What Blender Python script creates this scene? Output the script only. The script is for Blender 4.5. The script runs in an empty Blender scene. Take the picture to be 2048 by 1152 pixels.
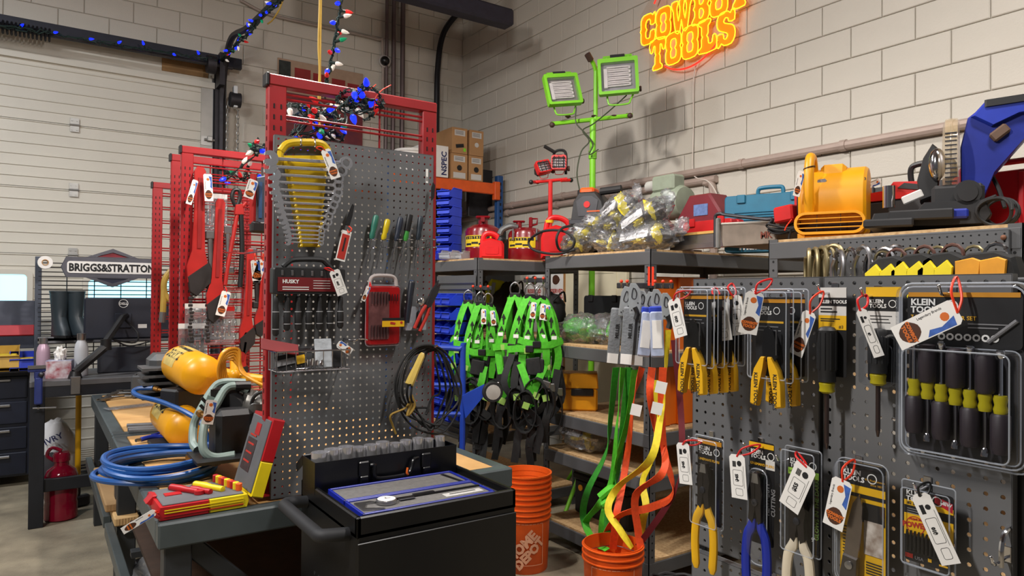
import bpy, bmesh, math, random
from mathutils import Vector, Matrix, Euler
SC = bpy.context.scene
COL = SC.collection
R = math.radians
PI = math.pi
rnd = random.Random(7)
# ---------------------------------------------------------------- camera (image taken as 2048 x 1152)
F, YAW, PITCH, ROLL, EYE = 1395.0, R(34.3), R(.51), R(.46), Vector((0, 0, 1.58))
_fw = Vector((math.sin(YAW)*math.cos(PITCH), math.cos(YAW)*math.cos(PITCH), math.sin(PITCH)))
_r0 = Vector((math.cos(YAW), -math.sin(YAW), 0)); _u0 = _r0.cross(_fw)
_r = _r0*math.cos(ROLL)+_u0*math.sin(ROLL); _u = _u0*math.cos(ROLL)-_r0*math.sin(ROLL)
cd = bpy.data.cameras.new('camera'); cam = bpy.data.objects.new('camera', cd); COL.objects.link(cam)
cd.sensor_width = 36; cd.lens = F/2048*36; cd.clip_start = .05; cd.clip_end = 100
m = Matrix.Identity(4)
for i in range(3):
    m[i][0] = _r[i]; m[i][1] = _u[i]; m[i][2] = -_fw[i]; m[i][3] = EYE[i]
cam.matrix_world = m; SC.camera = cam
def ray(px, py): return _fw+_r*((px-1024)/F)-_u*((py-576)/F)
def on(ax, v, px, py):
    d = ray(px, py); return EYE+d*((v-EYE[ax])/d[ax])
def pX(px, py, v): return on(0, v, px, py)
def pY(px, py, v): return on(1, v, px, py)
def pZ(px, py, v): return on(2, v, px, py)
# ---------------------------------------------------------------- world, lights, exposure
SC.view_settings.view_transform = 'Standard'; SC.view_settings.look = 'None'
SC.view_settings.exposure = 0.0; SC.view_settings.gamma = 1.0; SC.view_settings.use_curve_mapping = False
W = bpy.data.worlds.new('hall_ambient'); SC.world = W; W.use_nodes = True
W.node_tree.nodes['Background'].inputs[0].default_value = (.80, .78, .80, 1)
W.node_tree.nodes['Background'].inputs[1].default_value = .095
def lamp(name, kind, loc, power, col=(1, .95, .88), size=.3, size_y=None, rot=(0, 0, 0)):
    l = bpy.data.lights.new(name, kind); l.energy = power; l.color = col
    if kind == 'AREA':
        l.size = size
        if size_y: l.shape = 'RECTANGLE'; l.size_y = size_y
    else: l.shadow_soft_size = size
    o = bpy.data.objects.new(name, l); COL.objects.link(o); o.location = loc; o.rotation_euler = rot
    return o
k = lamp('shop_light_over_bench', 'SPOT', (1.25, 3.15, 3.70), 160, (1, .93, .86), .07); k.data.spot_size = R(176); k.data.spot_blend = .45
lamp('shop_light_shade_glow', 'POINT', (1.25, 3.15, 3.62), 82, (1, .90, .84), .07)
lamp('ceiling_light_front', 'AREA', (-1.9, 1.5, 4.1), 160, (1, .95, .90), .9, .12, (R(0), R(-32), 0))
lamp('ceiling_light_side', 'AREA', (2.0, .2, 4.7), 120, (1, .95, .90), 1.2, .25, (0, 0, R(90)))
lamp('ceiling_light_aisle', 'AREA', (-1.6, 5.0, 4.6), 125, (.94, .96, 1), 1.2, .3)
# ---------------------------------------------------------------- materials
def lin(c):
    c = [x/255 for x in c[:3]]
    return [x/12.92 if x <= .04045 else ((x+.055)/1.055)**2.4 for x in c]
MATS = {}
def mat(name, rgb, rough=.5, metal=0., var=.10, scale=14., bump=0., bscale=None, emit=0., coat=0., rgb2=None, alpha=1., trans=0., thick=None):
    if name in MATS: return MATS[name]
    M = bpy.data.materials.new(name); M.use_nodes = True; nt = M.node_tree; N = nt.nodes; L = nt.links
    b = N['Principled BSDF']; c = lin(rgb)
    tc = N.new('ShaderNodeTexCoord'); nz = N.new('ShaderNodeTexNoise'); nz.inputs['Scale'].default_value = scale; nz.inputs['Detail'].default_value = 5
    L.new(tc.outputs['Object'], nz.inputs['Vector'])
    cr = N.new('ShaderNodeValToRGB'); e = cr.color_ramp.elements
    lo = [x*(1-var) for x in c]; hi = [min(1, x*(1+var)) for x in c]
    if rgb2: lo, hi = c, lin(rgb2)
    e[0].color = (*lo, 1); e[1].color = (*hi, 1); e[0].position = .32; e[1].position = .68
    L.new(nz.outputs['Fac'], cr.inputs['Fac']); L.new(cr.outputs['Color'], b.inputs['Base Color'])
    b.inputs['Roughness'].default_value = rough; b.inputs['Metallic'].default_value = metal
    if coat: b.inputs['Coat Weight'].default_value = coat; b.inputs['Coat Roughness'].default_value = .1
    if trans: b.inputs['Transmission Weight'].default_value = trans
    if alpha < 1: b.inputs['Alpha'].default_value = alpha
    if emit: L.new(cr.outputs['Color'], b.inputs['Emission Color']); b.inputs['Emission Strength'].default_value = emit
    if bump:
        n2 = N.new('ShaderNodeTexNoise'); n2.inputs['Scale'].default_value = bscale or scale*4; n2.inputs['Detail'].default_value = 4
        L.new(tc.outputs['Object'], n2.inputs['Vector'])
        bp = N.new('ShaderNodeBump'); bp.inputs['Strength'].default_value = bump; bp.inputs['Distance'].default_value = .01
        L.new(n2.outputs['Fac'], bp.inputs['Height']); L.new(bp.outputs['Normal'], b.inputs['Normal'])
    MATS[name] = M; return M
def clear(name, tint=(235, 240, 245), gloss=.18, rough=.08, bump=.0, bscale=30., milk=0.):
    if name in MATS: return MATS[name]
    M = bpy.data.materials.new(name); M.use_nodes = True; nt = M.node_tree; N = nt.nodes; L = nt.links
    N.remove(N['Principled BSDF']); out = N['Material Output']
    t = N.new('ShaderNodeBsdfTransparent'); t.inputs[0].default_value = (*lin(tint), 1)
    g = N.new('ShaderNodeBsdfGlossy'); g.inputs['Roughness'].default_value = rough
    mx = N.new('ShaderNodeMixShader'); fr = N.new('ShaderNodeLayerWeight'); fr.inputs[0].default_value = gloss
    L.new(fr.outputs['Facing'], mx.inputs[0]); L.new(t.outputs[0], mx.inputs[1]); L.new(g.outputs[0], mx.inputs[2])
    if bump:
        tc = N.new('ShaderNodeTexCoord'); n2 = N.new('ShaderNodeTexNoise'); n2.inputs['Scale'].default_value = bscale; n2.inputs['Detail'].default_value = 3
        n2.inputs['Distortion'].default_value = 1.2
        L.new(tc.outputs['Object'], n2.inputs['Vector']); bp = N.new('ShaderNodeBump'); bp.inputs['Strength'].default_value = bump; bp.inputs['Distance'].default_value = .02
        L.new(n2.outputs['Fac'], bp.inputs['Height']); L.new(bp.outputs['Normal'], g.inputs['Normal']); L.new(bp.outputs['Normal'], fr.inputs['Normal'])
    last = mx
    if milk:
        d = N.new('ShaderNodeBsdfDiffuse'); d.inputs[0].default_value = (*lin(tint), 1); m2 = N.new('ShaderNodeMixShader'); m2.inputs[0].default_value = milk
        L.new(mx.outputs[0], m2.inputs[1]); L.new(d.outputs[0], m2.inputs[2]); last = m2
    L.new(last.outputs[0], out.inputs[0]); MATS[name] = M; return M
def glow(name, rgb, strength):
    if name in MATS: return MATS[name]
    M = bpy.data.materials.new(name); M.use_nodes = True; b = M.node_tree.nodes['Principled BSDF']
    b.inputs['Base Color'].default_value = (*lin(rgb), 1); b.inputs['Emission Color'].default_value = (*lin(rgb), 1); b.inputs['Emission Strength'].default_value = strength
    MATS[name] = M; return M
# ---------------------------------------------------------------- mesh builder
def smooth(pts, k=6, closed=False):
    P = [Vector(p) for p in pts]; n = len(P); out = []
    for i in range(n if closed else n-1):
        a = P[(i-1) % n] if closed or i > 0 else P[i]*2-P[i+1]
        b = P[i]; c = P[(i+1) % n]
        d = P[(i+2) % n] if closed or i+2 < n else c*2-b
        for j in range(k):
            t = j/k; t2 = t*t; t3 = t2*t
            out.append(.5*((2*b)+(c-a)*t+(2*a-5*b+4*c-d)*t2+(3*b-a-3*c+d)*t3))
    if not closed: out.append(P[-1].copy())
    return out
class B:
    def __init__(s): s.v = []; s.f = []; s.M = Matrix.Identity(4)
    def at(s, loc=(0, 0, 0), rot=(0, 0, 0), sc=(1, 1, 1)):
        s.M = Matrix.LocRotScale(Vector(loc), Euler(rot), Vector(sc)); return s
    def add(s, vs, fs):
        o = len(s.v); s.v += [s.M@Vector(v) for v in vs]; s.f += [[i+o for i in f] for f in fs]; return s
    def box(s, c, d, b=0., rot=None):
        x, y, z = [k/2 for k in d]; c = Vector(c)
        if b <= 0:
            vs = [Vector((i*x, j*y, k*z)) for i in (-1, 1) for j in (-1, 1) for k in (-1, 1)]
            fs = [(0, 1, 3, 2), (4, 6, 7, 5), (0, 4, 5, 1), (2, 3, 7, 6), (0, 2, 6, 4), (1, 5, 7, 3)]
        else:
            b = min(b, x*.99, y*.99, z*.99); vs = []; idx = {}
            for i in (-1, 1):
                for j in (-1, 1):
                    for k in (-1, 1):
                        for a in range(3):
                            p = [i*(x-b), j*(y-b), k*(z-b)]; p[a] = (i*x, j*y, k*z)[a]
                            idx[i, j, k, a] = len(vs); vs.append(Vector(p))
            fs = []
            for a in range(3):
                o = [q for q in range(3) if q != a]
                for sgn in (-1, 1):
                    q = []
                    for u, w in ((-1, -1), (1, -1), (1, 1), (-1, 1)):
                        t = [0, 0, 0]; t[a] = sgn; t[o[0]] = u; t[o[1]] = w; q.append(idx[t[0], t[1], t[2], a])
                    fs.append(q if (sgn > 0) == (a != 1) else q[::-1])
            for a in range(3):
                o = [q for q in range(3) if q != a]
                for u in (-1, 1):
                    for w in (-1, 1):
                        q = []
                        for sgn, ax in ((-1, o[0]), (1, o[0]), (1, o[1]), (-1, o[1])):
                            t = [0, 0, 0]; t[a] = sgn; t[o[0]] = u; t[o[1]] = w; q.append(idx[t[0], t[1], t[2], ax])
                        fs.append(q)
            for i in (-1, 1):
                for j in (-1, 1):
                    for k in (-1, 1): fs.append([idx[i, j, k, a] for a in range(3)])
        if rot is not None:
            E = Euler(rot).to_matrix(); vs = [E@v for v in vs]
        return s.add([v+c for v in vs], fs)
    def ring(s, c, ax, r, n, ref=None):
        ax = Vector(ax).normalized(); a = ax.orthogonal().normalized() if ref is None else ref; b = ax.cross(a)
        return [Vector(c)+a*(r*math.cos(2*PI*i/n))+b*(r*math.sin(2*PI*i/n)) for i in range(n)]
    def cyl(s, p, q, r, r2=None, n=14, cap=True):
        p = Vector(p); q = Vector(q); r2 = r if r2 is None else r2
        vs = s.ring(p, q-p, r, n)+s.ring(q, q-p, r2, n)
        fs = [(i, (i+1) % n, n+(i+1) % n, n+i) for i in range(n)]
        if cap: fs += [list(range(n))[::-1], list(range(n, 2*n))]
        return s.add(vs, fs)
    def wire(s, pts, r, n=6, closed=False):
        P = [Vector(p) for p in pts]; k = len(P)
        for i in range(k if closed else k-1): s.cyl(P[i], P[(i+1) % k], r, n=n)
        return s
    def tube(s, pts, r, n=8, closed=False, cap=True):
        P = [Vector(p) for p in pts]; k = len(P); rs = r if isinstance(r, (list, tuple)) else [r]*k
        T = []
        for i in range(k):
            a = P[(i-1) % k] if closed or i > 0 else P[i]; b = P[(i+1) % k] if closed or i < k-1 else P[i]
            t = b-a; T.append(t.normalized() if t.length > 1e-9 else Vector((0, 0, 1)))
        ref = T[0].orthogonal().normalized(); vs = []
        for i in range(k):
            ref = ref-T[i]*ref.dot(T[i]); ref = ref.normalized() if ref.length > 1e-6 else T[i].orthogonal().normalized()
            vs += s.ring(P[i], T[i], rs[i], n, ref)
        fs = []
        for i in range(k if closed else k-1):
            j = (i+1) % k
            for a in range(n): fs.append((i*n+a, i*n+(a+1) % n, j*n+(a+1) % n, j*n+a))
        if cap and not closed: fs += [list(range(n))[::-1], list(range((k-1)*n, k*n))]
        return s.add(vs, fs)
    def lathe(s, prof, n=20, c=(0, 0, 0), ax=(0, 0, 1), cap=True):
        ax = Vector(ax).normalized(); c = Vector(c); ref = ax.orthogonal().normalized() if abs(ax.z) < .99 else Vector((1, 0, 0)); vs = []; k = len(prof)
        for r, z in prof: vs += s.ring(c+ax*z, ax, max(r, 1e-5), n, ref)
        fs = [(i*n+a, i*n+(a+1) % n, (i+1)*n+(a+1) % n, (i+1)*n+a) for i in range(k-1) for a in range(n)]
        if cap and prof[0][0] > 1e-4: fs.append(list(range(n))[::-1])
        if cap and prof[-1][0] > 1e-4: fs.append(list(range((k-1)*n, k*n)))
        return s.add(vs, fs)
    def ball(s, c, r, n=12, k=8):
        r = Vector((r, r, r)) if not hasattr(r, '__len__') else Vector(r); c = Vector(c); vs = []; fs = []
        for i in range(k+1):
            t = PI*i/k
            for a in range(n):
                ph = 2*PI*a/n; vs.append(c+Vector((r.x*math.sin(t)*math.cos(ph), r.y*math.sin(t)*math.sin(ph), -r.z*math.cos(t))))
        fs = [(i*n+a, i*n+(a+1) % n, (i+1)*n+(a+1) % n, (i+1)*n+a) for i in range(k) for a in range(n)]
        return s.add(vs, fs)
    def prism(s, poly, y0, y1, ax='y', bev=0.):
        """poly in (x,z) extruded along y (ax='y'); ax='z': poly in (x,y) along z; ax='x': poly in (y,z) along x"""
        def mk(p, t): return (p[0], t, p[1]) if ax == 'y' else (p[0], p[1], t) if ax == 'z' else (t, p[0], p[1])
        n = len(poly); rings = [(poly, y0), (poly, y1)]
        if bev:
            cx = sum(p[0] for p in poly)/n; cz = sum(p[1] for p in poly)/n
            mx = max(max(abs(p[0]-cx), abs(p[1]-cz)) for p in poly); k = 1-bev/mx; sg = 1 if y1 > y0 else -1
            inn = [(cx+(p[0]-cx)*k, cz+(p[1]-cz)*k) for p in poly]
            rings = [(inn, y0), (poly, y0+sg*bev), (poly, y1-sg*bev), (inn, y1)]
        vs = []; fs = []
        for pl, t in rings: vs += [mk(p, t) for p in pl]
        for q in range(len(rings)-1):
            fs += [(q*n+i, q*n+(i+1) % n, (q+1)*n+(i+1) % n, (q+1)*n+i) for i in range(n)]
        fs += [list(range(n))[::-1], list(range((len(rings)-1)*n, len(rings)*n))]
        return s.add(vs, fs)
    def frame(s, poly, inner, y0, y1, ax='y'):
        """ring between two polygons of equal count"""
        def mk(p, t): return (p[0], t, p[1]) if ax == 'y' else (p[0], p[1], t) if ax == 'z' else (t, p[0], p[1])
        n = len(poly); vs = [mk(p, t) for t in (y0, y1) for pl in (poly, inner) for p in pl]; fs = []
        for i in range(n):
            j = (i+1) % n
            fs += [(i, j, n+j, n+i), (2*n+i, 3*n+i, 3*n+j, 2*n+j), (i, 2*n+i, 2*n+j, j), (n+i, n+j, 3*n+j, 3*n+i)]
        return s.add(vs, fs)
    def ribbon(s, pts, w, side, th=.0016):
        """flat strap along pts, width w along side vectors (one or per point)"""
        P = [Vector(p) for p in pts]; k = len(P); S = [Vector(x).normalized() for x in side] if isinstance(side, list) else [Vector(side).normalized()]*k
        vs = []; fs = []
        for i in range(k):
            t = (P[min(i+1, k-1)]-P[max(i-1, 0)]).normalized(); sd = S[i]-t*S[i].dot(t); sd = sd.normalized() if sd.length > 1e-6 else t.orthogonal(); nn = t.cross(sd).normalized()
            ww = (w[i] if isinstance(w, (list, tuple)) else w)/2
            vs += [P[i]-sd*ww-nn*th/2, P[i]+sd*ww-nn*th/2, P[i]+sd*ww+nn*th/2, P[i]-sd*ww+nn*th/2]
        for i in range(k-1):
            for a in range(4): fs.append((i*4+a, i*4+(a+1) % 4, (i+1)*4+(a+1) % 4, (i+1)*4+a))
        fs += [(3, 2, 1, 0), ((k-1)*4, (k-1)*4+1, (k-1)*4+2, (k-1)*4+3)]
        return s.add(vs, fs)
    def text(s, t, size, loc=(0, 0, 0), rot=(PI/2, 0, 0), th=.0004, bold=0., align='LEFT', sx=1., space=1.):
        """lettering standing in local XZ, facing -Y, baseline start at loc"""
        cu = bpy.data.curves.new('t', 'FONT'); cu.body = t; cu.size = size; cu.extrude = th; cu.offset = bold; cu.align_x = align; cu.space_character = space; cu.resolution_u = 2
        o = bpy.data.objects.new('t', cu); me = bpy.data.meshes.new_from_object(o)
        T = Matrix.LocRotScale(Vector(loc), Euler(rot), Vector((sx, 1, 1)))
        s.add([T@v.co for v in me.vertices], [list(p.vertices) for p in me.polygons])
        bpy.data.objects.remove(o); bpy.data.curves.remove(cu); bpy.data.meshes.remove(me); return s
    def mesh(s, name, ang=35):
        me = bpy.data.meshes.new(name); me.from_pydata([tuple(v) for v in s.v], [], s.f); me.validate()
        if len(me.polygons) < 30000:
            bm = bmesh.new(); bm.from_mesh(me); bmesh.ops.recalc_face_normals(bm, faces=bm.faces[:]); bm.to_mesh(me); bm.free()
        for p in me.polygons: p.use_smooth = True
        me.set_sharp_from_angle(angle=R(ang)); me.update(); return me
    def obj(s, name, m, parent=None, label=None, kind=None, ang=35):
        me = s.mesh(name, ang); me.materials.append(m)
        o = bpy.data.objects.new(name, me); COL.objects.link(o)
        if parent: o.parent = parent
        if label: o['label'] = label
        if kind: o['kind'] = kind
        return o
def rrect(w, h, r, n=4, cx=0, cz=0):
    out = []
    for sx, sz, a0 in ((1, 1, 0), (-1, 1, 90), (-1, -1, 180), (1, -1, 270)):
        for i in range(n+1):
            a = R(a0+90*i/n); out.append((cx+sx*(w/2-r)+r*math.cos(a), cz+sz*(h/2-r)+r*math.sin(a)))
    return out
def circ(r, n=16, cx=0, cz=0, rz=None, a0=0.): return [(cx+r*math.cos(2*PI*i/n+a0), cz+(rz or r)*math.sin(2*PI*i/n+a0)) for i in range(n)]
def tag(o, label, cat, group=None):
    o['label'] = label; o['category'] = cat
    if group: o['group'] = group
    return o
def thing(name, label, cat, loc=(0, 0, 0), rot=(0, 0, 0), group=None):
    o = bpy.data.objects.new(name, None); COL.objects.link(o); o.location = loc; o.rotation_euler = rot if hasattr(rot, '__len__') else (0, 0, rot); o.empty_display_size = .05
    return tag(o, label, cat, group)
def kids(o): return [c for c in bpy.data.objects if c.parent == o]
def copy_tree(root, label, loc, rot=None, scale=None):
    def cp(o, par):
        c = o.copy(); COL.objects.link(c); c.parent = par
        for k in o.children: cp(k, c)
        return c
    c = cp(root, None); c['label'] = label; c.location = loc
    if rot is not None: c.rotation_euler = rot
    if scale: c.scale = scale
    return c
def struct(name, b, m, ang=35):
    o = b.obj(name, m, ang=ang); o['kind'] = 'structure'; return o
GR = -PI/2     # facing of things that hang on boards turned towards -x
# shared materials
STEEL = mat('brushed_steel', (170, 170, 172), .32, 1., .08)
CHROME = mat('chrome', (215, 215, 218), .12, 1., .03)
DSTEEL = mat('dark_steel', (70, 70, 74), .45, .8, .15)
BLACK = mat('black_plastic', (22, 22, 24), .45, 0, .15)
RUB = mat('black_rubber', (26, 26, 27), .7, 0, .15)
BLKG = mat('gloss_black_paint', (14, 14, 16), .3, 0, .1)
RED = mat('red_plastic', (190, 26, 26), .4, 0, .1)
REDP = mat('red_rack_paint', (150, 22, 27), .42, 0, .12, 9)
WHITE = mat('white_paper', (232, 230, 226), .7, 0, .03)
INK = mat('printed_ink', (24, 24, 26), .7, 0, .05)
ORZ = mat('orange_zip', (235, 62, 30), .45, 0, .05)
REDZ = mat('red_zip', (215, 30, 28), .45, 0, .05)
YEL = mat('yellow_plastic', (232, 190, 24), .4, 0, .08)
GREY = mat('grey_pegboard_paint', (98, 99, 101), .5, 0, .05, 6)
GREYS = mat('grey_shelf_paint', (84, 85, 87), .5, 0, .07, 6)
BLUEB = mat('blue_bin_plastic', (30, 58, 190), .45, 0, .08)
ORG = mat('orange_plastic', (222, 88, 20), .45, 0, .06)
CLR = clear('clear_blister', (249, 250, 252), .10, .06)
BAG = clear('clear_bag', (240, 242, 246), .34, .16, .9, 26, .06)
# ================================================================ the room
XR, YB = 4.4, 7.6
CONC = mat('concrete_floor', (126, 117, 100), .5, 0, .3, 5, .3, 60, rgb2=(160, 149, 127))
PAINT = mat('painted_block', (204, 199, 188), .62, 0, .03, 3, .18, 90)
MORT = mat('painted_mortar', (198, 193, 182), .8, 0, .06, 8)
DOORP = mat('door_paint', (206, 202, 190), .5, 0, .03, 3)
CEIL = mat('ceiling_deck', (112, 98, 98), .8, 0, .1, 3)
struct('floor', B().box((-1.8, 1.8, -.05), (12.4, 11.6, .1)), CONC)
struct('ceiling', B().box((-1.8, 1.8, 5.75), (12.4, 11.6, .1)), CEIL)
wr = struct('wall_right', B().box((XR+.11, 1.8, 2.85), (.2, 11.6, 5.7)), MORT)
wb = B(); wb.box((3.05, YB+.11, 2.85), (2.9, .2, 5.7)); wb.box((-3.2, YB+.11, 4.74), (9.6, .2, 1.92)); wb.box((-5.5, YB+.11, 2.85), (5., .2, 5.7))
wb = struct('wall_back', wb, MORT)
BH, BW = .203, .406
ZM = pX(1480, 286.1, XR).z % BH; YJ = pX(1643.9, 163, XR).y % BW
RJ = round((pX(1643.9, 163, XR).z-ZM)/BH-.5) % 2
def block_mesh():
    b = B(); w, h, c = BW/2-.003, BH/2-.003, .005
    o = [(-w, -h), (w, -h), (w, h), (-w, h)]; i = [(-w+c, -h+c), (w-c, -h+c), (w-c, h-c), (-w+c, h-c)]
    vs = [(x, .012, z) for x, z in o]+[(x, .0, z) for x, z in o]+[(x, -.004, z) for x, z in i]
    fs = [(8, 9, 10, 11)]+[(k+a, k+(a+1) % 4, k+4+(a+1) % 4, k+4+a) for k in (0, 4) for a in range(4)]
    me = b.add(vs, fs).mesh('block', 20); me.materials.append(PAINT); return me
BM = block_mesh()
def seen(p):
    q = p-EYE; d = q.dot(_fw)
    if d < .5: return False
    x = 1024+F*q.dot(_r)/d; y = 576-F*q.dot(_u)/d
    return -120 < x < 2150 and -80 < y < 560
def lay_blocks(parent, cells, rz):
    near = sorted([c for c in cells if seen(c)], key=lambda c: (c-EYE).length)[:295]
    keep = set(id(c) for c in near); rest = B()
    for c in cells:
        if id(c) in keep:
            o = bpy.data.objects.new('block', BM); COL.objects.link(o); o.parent = parent; o.location = c; o.rotation_euler = (0, 0, rz)
        else:
            rest.at(c, (0, 0, rz)); rest.add([v.co for v in BM.vertices], [list(p.vertices) for p in BM.polygons])
    rest.M = Matrix.Identity(4)
    if rest.v: rest.obj('far_blocks', PAINT, parent, kind='stuff', ang=20)
cells = []
for k in range(0, 28):
    z = ZM+(k+.5)*BH; off = YJ+BW/2*((k+RJ) % 2)
    for j in range(-4, 20):
        y = off+(j+.5)*BW
        if y < YB-BW/2+.02 and z < 5.7: cells.append(Vector((XR, y, z)))
lay_blocks(wr, cells, GR)
cells = []
for k in range(0, 28):
    z = ZM+(k+.5)*BH; off = XR-BW/2*(k % 2)
    for j in range(0, 22):
        x = off-(j+.5)*BW
        if z > 5.7: continue
        if x > 1.85 or z > 3.85: cells.append(Vector((x, YB, z)))
lay_blocks(wb, cells, 0)
# ---- sectional garage door
d1 = bpy.data.objects.new('door_1', None); COL.objects.link(d1); d1['kind'] = 'structure'
DT = 3.70; SH = .597
def section(z0, z1, x0=-4.5, x1=1.46):
    prof = []; n = 6; st = (z1-z0)/n
    for k in range(n):
        a = z0+k*st+(.004 if k == 0 else 0)
        prof += [(7.575, a), (7.575, a+st-.016), (7.567, a+st-.011), (7.567, a+st-.005), (7.575, a+st-.0005)]
    prof += [(7.62, z1-.004), (7.62, z0+.004)]
    return B().prism(prof, x0, x1, 'x')
for k in range(7):
    z1 = DT-k*SH; z0 = max(z1-SH, .0)
    section(z0, z1).obj('door_section', DOORP, d1)
GALV = mat('galvanised', (168, 168, 165), .4, .7, .1)
for k in range(1, 6):
    z = DT-k*SH
    for x in (-1.1, .275):
        h = B(); h.box((x, 7.562, z+.035), (.07, .006, .055)); h.box((x, 7.562, z-.035), (.07, .006, .055)); h.cyl((x-.04, 7.555, z), (x+.04, 7.555, z), .009, n=8)
        for q in (-.02, .02):
            for w in (-.045, .04): h.cyl((x+q, 7.556, z+w), (x+q, 7.551, z+w), .007, n=6)
        h.obj('hinge', GALV, d1)
    h = B(); h.box((1.40, 7.555, z), (.1, .012, .09)); h.cyl((1.38, 7.53, z+.01), (1.52, 7.53, z+.01), .012, n=8); h.box((1.43, 7.53, z+.02), (.05, .04, .05), .005)
    h.obj('roller_bracket', GALV, d1)
B().box((1.405, 7.563, DT/2), (.11, .012, DT)).obj('end_stile', mat('stile_grey', (176, 174, 168), .45, .3, .05), d1)
B().box((-1.5, 7.56, DT-.03), (6., .03, .06)).obj('top_strut', DOORP, d1)
SKYG = mat('window_daylight', (148, 220, 240), .3, 0, .04, 2, emit=2.2)
for n, (x0, x1, z0, z1) in enumerate(((-.92, -.07, 1.455, 1.72), (.40, 1.24, 1.44, 1.68))):
    w = bpy.data.objects.new('window_%d' % (n+1), None); COL.objects.link(w); w['kind'] = 'structure'
    cx, cz = (x0+x1)/2, (z0+z1)/2; ww, hh = x1-x0, z1-z0
    B().frame(rrect(ww+.09, hh+.09, .05, 4, cx, cz), rrect(ww, hh, .03, 4, cx, cz), 7.55, 7.58).obj('window_frame', DOORP, w)
    B().prism(rrect(ww, hh, .03, 4, cx, cz), 7.562, 7.57).obj('pane', SKYG, w)
# header seal, track, torsion shaft
TRK = mat('dark_track', (58, 56, 60), .5, .6, .15)
tr = B(); tr.box((1.50, 7.56, 1.9), (.05, .10, 3.8)); tr.box((1.57, 7.58, 1.9), (.02, .05, 3.8)); 
struct('trim_1', tr, TRK)
t0 = pX(440, 112, 1.53); t1 = pX(600, -45, 1.53)
tk = B(); arc = smooth([(1.53, 7.48, 0.05), (1.53, 7.48, 1.9), (1.53, 7.48, 3.2), (1.53, 7.47, 3.55), (1.53, 7.33, 3.85), (1.53, 7.05, 4.03), tuple(pX(500, 52, 1.53)), tuple(t1)], 6)
tk.tube(arc, .03, 6); o = struct('trim_2', tk, TRK)
th = thing('torsion_spring_shaft', 'long dark torsion spring shaft above the garage door', 'door shaft')
a = pY(0, 48, 7.35); b = pY(432, 122, 7.35)
sh = B(); sh.cyl((-3., 7.35, a.z-.02), (1.6, 7.35, a.z-.02), .018, n=10); sh.obj('shaft', DSTEEL, th)
spg = B()
for k in range(90):
    spg.tube([(-2.6+k*.03, 7.35+.055*math.cos(t*PI/4), a.z-.02+.055*math.sin(t*PI/4)) for t in range(8)], .009, 4, True)
spg.obj('spring', mat('black_spring', (30, 31, 36), .5, .5, .1), th)
B().box((-.9, 7.42, a.z+.05), (5.2, .06, .10)).obj('header_angle', mat('header_steel', (40, 42, 52), .55, .4, .1), th)
B().box((1.50, 7.43, a.z-.05), (.05, .22, .32)).obj('end_bracket', TRK, th)
B().cyl((1.36, 7.35, a.z-.02), (1.44, 7.35, a.z-.02), .09, n=16).obj('cable_drum', TRK, th)
pl = B().box((1.20, 7.56, 3.80), (.42, .03, .12)); tag(pl.obj('timber_block', mat('old_timber', (150, 116, 74), .75, 0, .2, 8)), 'brown timber offcut fixed above the door beside the cable drum', 'timber')
B_ = B(); B_.box((-1.0, 7.57, 3.79), (4.9, .02, .17)); struct('trim_3', B_, DOORP)
# pull chain and its wheel box
ch = thing('hoist_chain', 'looped steel pull chain hanging by the garage door track', 'chain', (1.62, 7.42, 0))
bx = B(); bx.box((0.02, -.02, 3.55), (.04, .08, .22), .006); bx.obj('pulley_guard', mat('white_guard', (215, 218, 220), .4, .2, .05), ch)
B().cyl((-.03, -.02, 3.52), (.07, -.02, 3.52), .075, n=16).obj('pulley', TRK, ch)
for s in (-.05, .05):
    lk = B(); z = 3.48
    for k in range(66):
        pts = [(s+(.012*math.cos(t*PI/4) if k % 2 else 0), (0 if k % 2 else .012*math.cos(t*PI/4))-.02, z+.026*math.sin(t*PI/4)) for t in range(8)]
        lk.tube(pts, .004, 4, True); z -= .042
    lk.obj('chain_run', GALV, ch, kind='stuff')
# conduits on the back wall
CON = mat('conduit_grey', (112, 98, 98), .45, .5, .08)
def pipe(name, pts, r, m, label, cat='pipe', n=8):
    return tag(B().tube(pts, r, n).obj(name, m), label, cat)
for k, (px, r, lab) in enumerate(((773, .022, 'left of three upright conduits on the back block wall'), (787, .028, 'middle of three upright conduits on the back block wall'), (805, .03, 'rightmost of three upright conduits on the back block wall'))):
    p = pY(px, 120, 7.53); pipe('conduit', [(p.x, 7.53, .1), (p.x, 7.53, 5.3)], r, CON, lab, 'conduit')
q0 = pY(480, 0, 7.55); q1 = pY(540, 29, 7.55); q2 = pY(752, 78, 7.55); q3 = pY(765, 95, 7.55); q4 = pY(765, 330, 7.55)
pipe('conduit', smooth([q0, q1, (q1+q2)/2, q2, q3, q4+Vector((0, 0, .3)), q4], 6), .016, mat('painted_conduit', (168, 156, 148), .5, .1, .05), 'thin painted conduit bending down beside the camera on the back wall', 'conduit')
p1 = pY(908, 35, 7.5); p2 = pY(886, 70, 7.5); p3 = pY(876, 130, 7.5); p4 = pY(873, 240, 7.5)
bh = smooth([p1+Vector((.15, 0, .15)), p1, p2, p3, p4, (p4.x, 7.5, .3)], 8)
pipe('air_line', bh, .035, mat('black_pipe', (24, 25, 32), .45, .2, .1), 'thick black air line curving down the back wall corner', 'pipe', 10)
cm = thing('security_camera', 'small white dome camera on the back wall beside the conduits', 'camera', tuple(pY(768, 124, 7.56)))
B().lathe([(.07, 0), (.075, .03), (.06, .05)], 18, (0, 0, 0), (0, -1, 0)).obj('housing', mat('cam_white', (190, 185, 182), .5, 0, .05), cm)
B().ball((-.02, -.07, -.01), .055).obj('lens_dome', BLKG, cm)
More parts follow.
